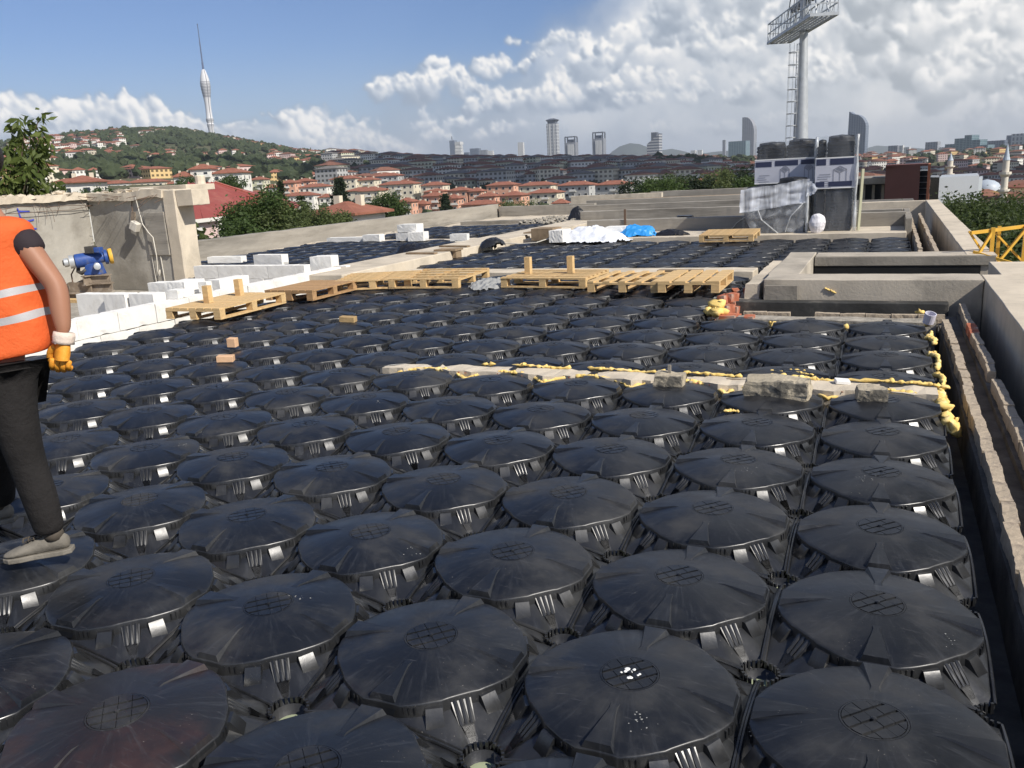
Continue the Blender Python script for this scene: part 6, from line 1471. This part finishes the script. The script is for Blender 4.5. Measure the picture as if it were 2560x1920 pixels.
sheet(tS, 'milky_film', ((-3.02, 16.86, .50), (-1.62, 16.86, .68), (-1.60, 16.88, 1.16), (-3.00, 16.88, .98)), M['film_white'], 22, .045, off=so_)
sheet(tS, 'film_flap', ((-1.66, 16.83, .80), (-1.50, 16.78, .84), (-1.42, 16.80, .98), (-1.62, 16.84, 1.17)), M['film_white'], 8, .05, off=so_)
sheet(tS, 'loose_film', ((-2.75, 16.84, .06), (-1.70, 16.84, .06), (-1.62, 16.84, .70), (-2.95, 16.84, .55)), film_mat('loose clear film', .22, (.7, .72, .74), 4, (1, 1, 1)), 16, .06, off=so_)
mb = MB(); mb.tube([(-1.63-sx_, 16.88-sy_, z) for z in np.linspace(0, .9, 10)], .03, 7); put('film_fold', mb, M['fold'], tS, sm=True)
mb = MB(); mb.tube([(-2.62-sx_, 16.80-sy_, .50), (-2.55-sx_, 16.80-sy_, .3), (-2.2-sx_, 16.80-sy_, .0)], .012, 5); mb.tube([(-1.70-sx_, 16.80-sy_, .62), (-1.95-sx_, 16.80-sy_, .35), (-2.05-sx_, 16.80-sy_, .02)], .010, 5); put('film_crease', mb, M['fold'], tS, sm=True)

# ------------------------------------------------------------------ winch motor in the enclosure
M['blue'] = mat('blue machine enamel', (.022, .070, .27), .5, .5, var=.3, scale=4, stain=(.13, .125, .12), stain_scale=4, stain_lo=.48, stain_hi=.7)
M['iron'] = mat('dark machine iron', (.055, .050, .045), .6, .5, var=.3)
t = thing('winch_motor', 'blue geared winch motor with yellow end cover on a dusty steel frame', 'winch', (-13.80, 9.25, -.34)); t.scale = (.82, .82, .82); o3 = Vector((-13.65, 9.3, -.34))
ax = Vector((.62, .78, .07)).normalized(); u = ax.cross(Vector((0, 0, 1))).normalized(); w = u.cross(ax)
MA = Matrix((u, w, ax)).transposed()
def mpart(name, prof, m, c, edge=35): return put(name, MB().lathe(prof, Vector(c)-o3, 26, MA), m, t, edge=edge)
c0 = Vector((-13.70, 9.30, .58))
mpart('motor_body', [(.10, -.30), (.155, -.28), (.16, -.22), (.16, .10), (.13, .14), (.115, .34), (.115, .40)], M['blue'], c0)
mpart('end_cover', [(.12, .40), (.165, .41), (.18, .44), (.178, .49), (.02, .50)], M['yellow'], c0 + ax*.02)
mpart('flange', [(.13, .33), (.17, .335), (.17, .40), (.13, .41)], M['blue'], c0)
mpart('rear_ring', [(.10, -.40), (.15, -.40), (.155, -.30), (.12, -.295)], M['steel'], c0)
mpart('encoder', [(.06, -.52), (.10, -.51), (.10, -.43), (.08, -.41)], M['steel'], c0)
mpart('encoder_hub', [(.02, -.545), (.06, -.54), (.06, -.51)], M['iron'], c0)
put('terminal_box', MB().box(Vector((-13.55, 9.28, .80))-o3, (.22, .18, .16), .3), M['iron'], t, bevel=.015); put('lid', MB().box(Vector((-13.37, 9.33, .79))-o3, (.16, .15, .12), .3), M['blue'], t, bevel=.015)
put('saddle', MB().box(Vector((-13.58, 9.32, .36))-o3, (.40, .30, .26), .32, taper=.75), M['blue'], t, bevel=.02)
mb = MB(); mb.lathe([(.055, -.17), (.075, -.16), (.075, .16), (.05, .17)], Vector((-13.42, 9.26, .43))-o3, 14, Matrix((ax, w, u)).transposed()); put('oil_port', mb, M['steel'], t, edge=35)
mb = MB(); mb.tube([Vector(p)-o3 for p in ((-14.0, 9.25, .46), (-13.92, 9.15, .32), (-13.78, 9.12, .28), (-13.68, 9.18, .36))], .045, 8); put('brake_arm', mb, M['iron'], t, sm=True)
mb = MB(); mb.tube([Vector(p)-o3 for p in ((-14.05, 9.2, .42), (-14.16, 9.15, .25), (-14.12, 9.12, .05), (-13.98, 9.12, .0))], .016, 6); put('hose', mb, M['rebar'], t, sm=True)
def ibeam(mb, a, b, h, wd): 
    a, b = Vector(a)-o3, Vector(b)-o3; mb.bar(a+Vector((0, 0, h/2)), b+Vector((0, 0, h/2)), wd, .025); mb.bar(a-Vector((0, 0, h/2)), b-Vector((0, 0, h/2)), wd, .025); mb.bar(a, b, .03, h-.026)
for z, x0, x1 in ((.13, -13.75, -13.18), (-.06, -13.75, -13.15)):
    mb = MB(); ibeam(mb, (x0, 9.18, z), (x1, 9.36, z), .18, .16); put('frame_beam', mb, M['rust'], t)
mb = MB(); ibeam(mb, (-13.62, 9.0, .12), (-13.62, 9.6, .12), .2, .13); put('frame_beam', mb, M['rust'], t)
put('plate', MB().box(Vector((-13.9, 9.12, -.06))-o3, (.62, .05, .26), .12), M['rust'], t); put('plate', MB().box(Vector((-14.05, 9.2, .04))-o3, (.5, .04, .07), .25, R=Matrix.Rotation(.3, 3, 'Z') @ Matrix.Rotation(-.35, 3, 'Y')), M['rust'], t)
mb = MB(); mb.lathe([(.01, -.03), (.20, -.03), (.20, .03), (.01, .03)], Vector((-14.2, 9.15, -.12))-o3, 22, Matrix((Vector((1, 0, 0)), Vector((0, 0, 1)), Vector((0, -1, 0)))).transposed()); put('pulley', mb, M['rust'], t, edge=35)
mb = MB(); ibeam(mb, (-14.9, 9.0, -.25), (-13.2, 9.1, -.25), .16, .16); put('base_beam', mb, M['rust'], t)
o = put('packing_plank', MB().span(-14.4, -13.4, 8.75, 8.95, -.335, -.28), M['pallet']); tag(o, 'pine packing plank in front of the winch frame', 'plank')

# lamp hanging on the enclosure wall, its cable, two conduits
t = thing('site_lamp', 'grey box lamp hanging by a white cable on the enclosure wall', 'lamp', (-13.66, 10.30, .95))
o = put('lamp_housing', MB().box((0, 0, 0), (.17, .13, .17), R=Matrix.Rotation(.5, 3, 'Y')), M['cable'], t, bevel=.01); put('bracket', MB().box((-.06, .04, .17), (.10, .03, .22), R=Matrix.Rotation(.2, 3, 'Y')), M['rust'], t); put('hook', MB().tube([(-.1, .08, .25), (-.14, .12, .4), (-.12, .14, .55)], .01, 5), M['rebar'], t)
o = put('cable', MB().tube([(-13.30, 10.55, 1.66), (-13.52, 10.42, 1.66), (-13.60, 10.36, 1.5), (-13.58, 10.38, 1.2), (-13.52, 10.36, .98), (-13.38, 10.34, .82), (-13.30, 10.36, .72), (-13.30, 10.38, .35), (-13.35, 10.4, .05), (-13.31, 10.4, -.05), (-13.29, 10.4, .08)], .011, 6), M['cable'], sm=True); tag(o, 'white cable hanging down the enclosure wall past the lamp', 'cable')
o = put('conduit', MB().tube([(-13.46, 10.425, .80), (-13.47, 10.425, .3), (-13.45, 10.425, -.33)], .008, 6), M['cable']); tag(o, 'thin conduit on the enclosure wall, left of the two', 'conduit')
o = put('conduit', MB().tube([(-13.24, 10.425, .35), (-13.22, 10.425, -.33)], .010, 6), M['cable']); tag(o, 'thin conduit on the enclosure wall, right of the two', 'conduit')
# sprayed blue marks on the wall, a thin coat standing a millimetre proud
M['spray'] = mat('blue spray paint', (.06, .075, .42), .7, .3)
mb = MB()
def stroke(pts, wd=.028):
    for (y0, z0), (y1, z1) in zip(pts, pts[1:]): mb.bar((XW+.0125, y0, z0), (XW+.0125, y1, z1), .004, wd, up=(0, 0, 1) if abs(z1-z0) < abs(y1-y0) else (0, 1, 0))
stroke([(8.86, 1.42), (8.95, .90)]); stroke([(8.88, 1.36), (9.10, 1.35)]); stroke([(8.90, 1.15), (9.16, 1.19)]); stroke([(8.94, 1.03), (9.18, 1.02)])
o = put('sprayed_mark', mb, M['spray']); tag(o, 'blue sprayed strokes on the enclosure wall above the worker', 'sprayed mark')
mb = MB(); mb.bar((XW+.0125, 9.10, .62), (XW+.0125, 9.22, .60), .004, .30)
o = put('sprayed_mark', mb, M['spray']); tag(o, 'blue sprayed blot on the enclosure wall beside the sleeve', 'sprayed mark')

# ------------------------------------------------------------------ yellow lattice beyond the ledge
t = thing('yellow_lattice', 'yellow steel lattice standing beyond the right hand ledge', 'steel lattice', (1.35, 11.6, -.1)); o3 = Vector((1.35, 11.6, -.1))
posts = [(1.30, 11.3), (1.72, 11.5), (2.15, 11.75), (2.6, 12.0)]
for i, (x, y) in enumerate(posts):
    put('post', MB().bar(Vector((x, y, -.6))-o3, Vector((x, y, .50))-o3, .05), M['yellow'], t); put('post', MB().bar(Vector((x+.10, y+.25, -.6))-o3, Vector((x+.10, y+.25, .50))-o3, .045), M['yellow'], t)
put('top_chord', MB().bar(Vector((1.02, 11.2, .44))-o3, Vector((2.65, 12.02, .56))-o3, .045), M['yellow'], t)
for (x0, y0), (x1, y1) in zip([(1.0, 11.15)] + posts, posts):
    put('brace', MB().bar(Vector((x0, y0, -.12))-o3, Vector((x1, y1, .46))-o3, .032), M['yellow'], t); put('brace', MB().bar(Vector((x0, y0+.1, .46))-o3, Vector((x1, y1+.1, .0))-o3, .024), M['yellow'], t)
put('low_rail', MB().bar(Vector((1.05, 11.0, .20))-o3, Vector((2.5, 10.6, -.25))-o3, .035), M['yellow'], t)
put('bolt_row', MB().box(Vector((1.33, 11.28, -.02))-o3, (.12, .1, .08)), M['white'], t)

# ------------------------------------------------------------------ the worker
M['skin'] = mat('tanned skin', (.34, .165, .100), .55, .4, var=.06, scale=6); M['hiviz'] = mat('orange hi vis fabric', (.90, .175, .045), .75, .3, var=.05, scale=5, bump=.45, bscale=6, dist=.05, trans=(.9, .2, .05)); M['reflect'] = mat('silver reflective tape', (.42, .41, .41), .5, .5, var=.05, scale=6, bump=.15, bscale=10); M['trouser'] = mat('dark work trousers', (.014, .0125, .012), .85, .3, var=.35, scale=3, bump=.5, bscale=9, dist=.04); M['tee'] = mat('dark tee shirt', (.030, .022, .026), .85, .3, bump=.3, bscale=9); M['glove'] = mat('orange rubber glove', (.72, .30, .03), .6, .4, var=.12, scale=9, bump=.35, bscale=30); M['cuff'] = mat('knitted cuff', (.66, .55, .46), .9, .2, bump=.3, bscale=60); M['shoe'] = mat('grey brown shoe', (.19, .172, .142), .85, .3, var=.25, scale=12, bump=.3, bscale=30); M['shoe_dark'] = mat('dark shoe mesh', (.075, .062, .048), .85, .3, var=.3, scale=14); M['sock'] = mat('white sock', (.70, .68, .66), .9, .2); M['hair'] = mat('dark hair', (.018, .014, .012), .6, .4)
PO = Vector((-3.36, .02, -.02)); person = thing('person', 'worker in orange vest and dark trousers walking left, one orange glove hanging', 'person', PO)
def J(px, py, d): return far_at(px, py, d) - PO
def skin(name, nodes, edges, root, m, par=person, sub=2, flat=1.0):
    bm = bmesh.new(); lay = bm.verts.layers.skin.verify(); vs = {}
    for k, v in nodes.items():
        q = bm.verts.new(v[0]); r = v[1]; q[lay].radius = (r, r) if not isinstance(r, tuple) else r; q[lay].use_root = (k == root); vs[k] = q
    for a, b in edges: bm.edges.new((vs[a], vs[b]))
    me = bpy.data.meshes.new(name); bm.to_mesh(me); bm.free(); me.materials.append(m); o = link(name, me, par)
    s = o.modifiers.new('skin', 'SKIN'); s.use_smooth_shade = True; s.branch_smoothing = .4
    u = o.modifiers.new('sub', 'SUBSURF'); u.levels = sub; u.render_levels = sub
    return o
d0 = 4.12
hipc, chest, neck, head = J(-8, 905, d0), J(-20, 690, d0), J(-38, 535, d0), J(-66, 430, d0+.02)
hl_, hr_ = J(12, 930, d0-.08), J(-22, 925, d0+.10)
kl, al = J(58, 1135, d0-.10), J(124, 1335, d0-.14)
kr, ar = J(-20, 1120, d0+.14), J(2, 1262, d0+.30)
shl, el_, wr = J(52, 598, d0-.10), J(143, 716, d0-.16), J(160, 838, d0-.20)
shr, er, wrr = J(-100, 590, d0+.12), J(-120, 730, d0+.20), J(-150, 830, d0+.10)
body = skin('body', {'p': (hipc, .13), 'b': (J(-14, 800, d0), .125), 'c': (chest, .14), 's': (J(-28, 590, d0), .115), 'n': (neck, .058), 'h0': (J(-56, 480, d0+.01), .066), 'h': (head, .098), 'h2': (J(-70, 390, d0+.02), .085),
    'hl': (hl_, .085), 'kl': (kl, .052), 'al': (al, .038), 'hr': (hr_, .085), 'kr': (kr, .052), 'ar': (ar, .038),
    'sl': (shl, .058), 'ml': (shl.lerp(el_, .5), .049), 'el': (el_, .043), 'fl': (el_.lerp(wr, .3), .045), 'wl': (wr, .029), 'sr': (shr, .058), 'er': (er, .042), 'wr': (wrr, .030)},
    [('p', 'b'), ('b', 'c'), ('c', 's'), ('s', 'n'), ('n', 'h0'), ('h0', 'h'), ('h', 'h2'), ('p', 'hl'), ('hl', 'kl'), ('kl', 'al'), ('p', 'hr'), ('hr', 'kr'), ('kr', 'ar'), ('s', 'sl'), ('sl', 'ml'), ('ml', 'el'), ('el', 'fl'), ('fl', 'wl'), ('s', 'sr'), ('sr', 'er'), ('er', 'wr')], 'p', M['skin'])
fw = Vector((C_R.x, C_R.y, 0)).normalized()*-1                       # he walks to the left
side_ = Vector((-_f.x, -_f.y, 0)).normalized()
# face and hair on the head outside the frame
hd = head
mb = MB(); mb.ball(hd + fw*.105 + Vector((0, 0, -.005)), .018, 8, 6, 0, (1, .8, 1.3)); put('nose', mb, M['skin'], person, sm=True)
for s in (-1, 1):
    put('eye', MB().ball(hd + fw*.085 + side_*s*.034 + Vector((0, 0, .03)), .013, 8, 6), M['sock'], person, sm=True); put('ear', MB().ball(hd + side_*s*.096 - fw*.01, .028, 8, 6, 0, (.6, .35, 1.1)), M['skin'], person, sm=True)
put('mouth', MB().ball(hd + fw*.092 + Vector((0, 0, -.055)), .018, 8, 4, 0, (.4, 1.2, .3)), M['brick_red'], person, sm=True)
put('hair', MB().ball(hd - fw*.015 + Vector((0, 0, .055)), .108, 16, 10, .03, (1, .95, .85)), M['hair'], person, sm=True)
# trousers, one mesh for both legs, wide at the thigh and gathered over the shoe
skin('trousers', {'p': (J(-6, 900, d0), .150), 'hl': (J(16, 950, d0-.08), .118), 'tl': (J(34, 1040, d0-.09), .100), 'kl': (J(62, 1140, d0-.10), .080), 'cl': (J(100, 1245, d0-.13), .076), 'al': (J(122, 1316, d0-.14), .066), 'bl': (J(126, 1332, d0-.14), .060),
    'hr': (J(-24, 950, d0+.10), .115), 'kr': (J(-16, 1120, d0+.14), .082), 'ar': (J(0, 1238, d0+.28), .070), 'br': (J(2, 1256, d0+.3), .06)}, [('p', 'hl'), ('hl', 'tl'), ('tl', 'kl'), ('kl', 'cl'), ('cl', 'al'), ('al', 'bl'), ('p', 'hr'), ('hr', 'kr'), ('kr', 'ar'), ('ar', 'br')], 'p', M['trouser'])
skin('tee_sleeve', {'s': (J(40, 582, d0-.08), .075), 'm': (J(72, 618, d0-.10), .066), 'e': (J(92, 640, d0-.12), .060)}, [('s', 'm'), ('m', 'e')], 's', M['tee']); skin('tee_sleeve', {'s': (J(-92, 580, d0+.1), .075), 'm': (J(-110, 640, d0+.14), .064)}, [('s', 'm')], 's', M['tee'])
skin('tee_shirt', {'a': (J(-14, 840, d0), .142), 'b': (chest, .152), 'c': (J(-28, 585, d0), .12), 'd': (J(-36, 548, d0), .066)}, [('a', 'b'), ('b', 'c'), ('c', 'd')], 'a', M['tee'])
# hi vis vest: a loose shell round the trunk with two bands of tape
rows = [(-46, 545, .066, .075), (-40, 552, .13, .105), (-30, 566, .165, .125), (-22, 592, .172, .140), (-20, 622, .160, .145), (-20, 660, .166, .150), (-18, 700, .180, .155), (-14, 722, .188, .158), (-13, 724, .189, .158), (-10, 750, .196, .162), (-9, 752, .197, .162), (-6, 785, .205, .165), (-5, 787, .206, .165), (-2, 814, .212, .170), (-2, 816, .213, .170), (0, 850, .222, .175), (0, 875, .222, .178), (-2, 893, .214, .176)]
mb = MB(); n = 40; vs = []
for k, (px, py, rx, ry) in enumerate(rows):
    c = J(px, py, d0)
    for j in range(n):
        a = 2*math.pi*j/n; w = 1 + .045*math.sin(5*a + k*.35)*min(1, k/8) + .05*mnoise.noise(Vector((math.cos(a)*2, math.sin(a)*2, k*.4)))
        # cut lower at the front, following the photograph's slanting hem and tape
        vs.append(c + (-fw)*(math.cos(a)*rx*w) + side_*(math.sin(a)*ry*w) + Vector((0, 0, (.035*math.cos(a))*min(1, k/7)*.8)))
for k in range(len(rows)-1):
    mb.cur = 1 if k in (8, 12) else 0
    mb.f.extend([(k*n+j, k*n+(j+1) % n, (k+1)*n+(j+1) % n, (k+1)*n+j)[::-1] for j in range(n)]); mb.m.extend([mb.cur]*n)
mb.v = [tuple(v) for v in vs]
vest = put('vest', mb, [M['hiviz'], M['reflect']], person, sm=True); so_m = vest.modifiers.new('sol', 'SOLIDIFY'); so_m.thickness = .006; sb = vest.modifiers.new('sub', 'SUBSURF'); sb.levels = sb.render_levels = 1
# gloved left hand, loosely closed
g0 = wr; dn = (J(154, 905, d0-.20) - g0); dn.normalize(); fr = fw - dn*fw.dot(dn); fr.normalize(); ou = dn.cross(fr); ou.normalize()
if ou.dot(side_) < 0: ou = -ou
put('glove_cuff', MB().tube([g0 - dn*.012, g0 + dn*.006, g0 + dn*.022, g0 + dn*.034], [.040, .043, .041, .043], 16), M['cuff'], person, sm=True)
def hp(a, b, c): return g0 + dn*a + fr*b + ou*c
fn, fe = {'w': (hp(.030, 0, 0), .034), 'pa': (hp(.065, .0, .004), (.046, .030)), 'pb': (hp(.095, -.002, .004), (.050, .028))}, [('w', 'pa'), ('pa', 'pb')]
skin('glove_palm', {**fn, 'k1': (hp(.110, .030, .004), .017), 'k2': (hp(.113, -.030, .004), .017)}, fe + [('pb', 'k1'), ('pb', 'k2')], 'pa', M['glove'])
for q, (b, L, r_) in enumerate(((.033, .92, .0135), (.011, 1.0, .0140), (-.012, .95, .0135), (-.034, .80, .0120))):
    skin('glove_finger', {0: (hp(.098, b, .006), r_*1.1), 1: (hp(.098+.036*L, b+.002, .006), r_), 2: (hp(.098+.056*L, b+.010, -.020), r_*.95), 3: (hp(.098+.042*L, b+.014, -.043), r_*.88)}, [(0, 1), (1, 2), (2, 3)], 0, M['glove'])
skin('glove_thumb', {0: (hp(.048, .026, .0), .019), 1: (hp(.076, .052, -.008), .0175), 2: (hp(.108, .058, -.018), .0155), 3: (hp(.128, .052, -.024), .013)}, [(0, 1), (1, 2), (2, 3)], 0, M['glove'])
# other hand
g1 = wrr; skin('glove', {0: (g1, .034), 1: (g1 + Vector((0, 0, -.06)) + fw*.02, .042), 2: (g1 + Vector((0, 0, -.10)) + fw*.05, .02)}, [(0, 1), (1, 2)], 0, M['glove'])
for q in range(4): skin('glove_finger', {0: (g1 + Vector((0, 0, -.09)) + fw*.03 + side_*(.033-.022*q), .013), 1: (g1 + Vector((0, 0, -.13)) + fw*.04 + side_*(.033-.022*q), .012), 2: (g1 + Vector((0, 0, -.15)) + fw*.015 + side_*(.033-.022*q), .011)}, [(0, 1), (1, 2)], 0, M['glove'])
# shoes: sole, body, ankle collar
def shoe(heel, toe, seed):
    e = toe-heel; L = e.length; e.normalize(); up = Vector((0, 0, 1)) - e*e.z; up.normalize(); sd = e.cross(up)
    secs = [(0, .028, .02, .075), (.04, .034, .012, .098), (.10, .037, .010, .098), (.16, .038, .010, .080), (.21, .045, .010, .062), (.255, .046, .012, .050), (.285, .036, .018, .040), (.300, .015, .024, .032)]
    k = L/.30; n = 14; vs = []
    for x, w, z0, z1 in secs:
        for j in range(n):
            a = 2*math.pi*j/n; y = math.cos(a)*w; z = (z0+z1)/2 + math.sin(a)*(z1-z0)/2; 
            vs.append(heel + e*x*k + sd*y*(1.0 if z > .03 else .95) + up*z)
    mb = MB(); mb.add(vs, [(i*n+j, i*n+(j+1) % n, (i+1)*n+(j+1) % n, (i+1)*n+j) for i in range(len(secs)-1) for j in range(n)] + [tuple(range(n))[::-1], tuple((len(secs)-1)*n+j for j in range(n))]); s = put('shoe', mb, M['shoe'], person, sm=True); b = s.modifiers.new('sub', 'SUBSURF'); b.levels = b.render_levels = 2
    mb = MB(); out = [(-.005, .026), (.03, .038), (.10, .038), (.16, .038), (.22, .046), (.27, .043), (.302, .020)]
    poly = [(x, y) for x, y in out] + [(x, -y) for x, y in out[::-1]]; N_ = len(poly); V = [heel + e*x*k + sd*y + up*z for z in (-.002, .020) for x, y in poly]
    mb.add(V, [tuple(range(N_-1, -1, -1)), tuple(range(N_, 2*N_))] + [(i, (i+1) % N_, N_+(i+1) % N_, N_+i) for i in range(N_)]); put('sole', mb, M['shoe'], s, bevel=.004)
    mb = MB(); c = heel + e*.065*k; mb.tube([c + up*.07, c + up*.094, c + up*.108], [.040, .041, .038], 16); put('ankle_collar', mb, M['shoe_dark'], s, sm=True)
    mb = MB()
    for q in range(4): x = .12+.024*q; mb.tube([heel + e*x*k + sd*.026 + up*(.094-.10*(x-.12)-.004), heel + e*(x+.008)*k + up*(.100-.17*(x-.12)), heel + e*x*k - sd*.026 + up*(.094-.10*(x-.12)-.004)], .004, 5)
    mb.add([heel + e*x*k + sd*y + up*z for x, y, z in ((.115, .020, .098), (.115, -.020, .098), (.20, -.018, .071), (.20, .018, .071))], [(0, 1, 2, 3)]); put('laces', mb, M['shoe_dark'], s)
    mb = MB(); mb.tube([c + up*.10, c + up*.14], [.036, .034], 14); put('sock', mb, M['sock'], s, sm=True)
    return s
hl3 = J(182, 1376, d0-.16); tl3 = J(14, 1404, d0-.06); shoe(hl3, tl3, 1)
shoe(J(40, 1300, d0+.30), J(-110, 1322, d0+.42), 2)
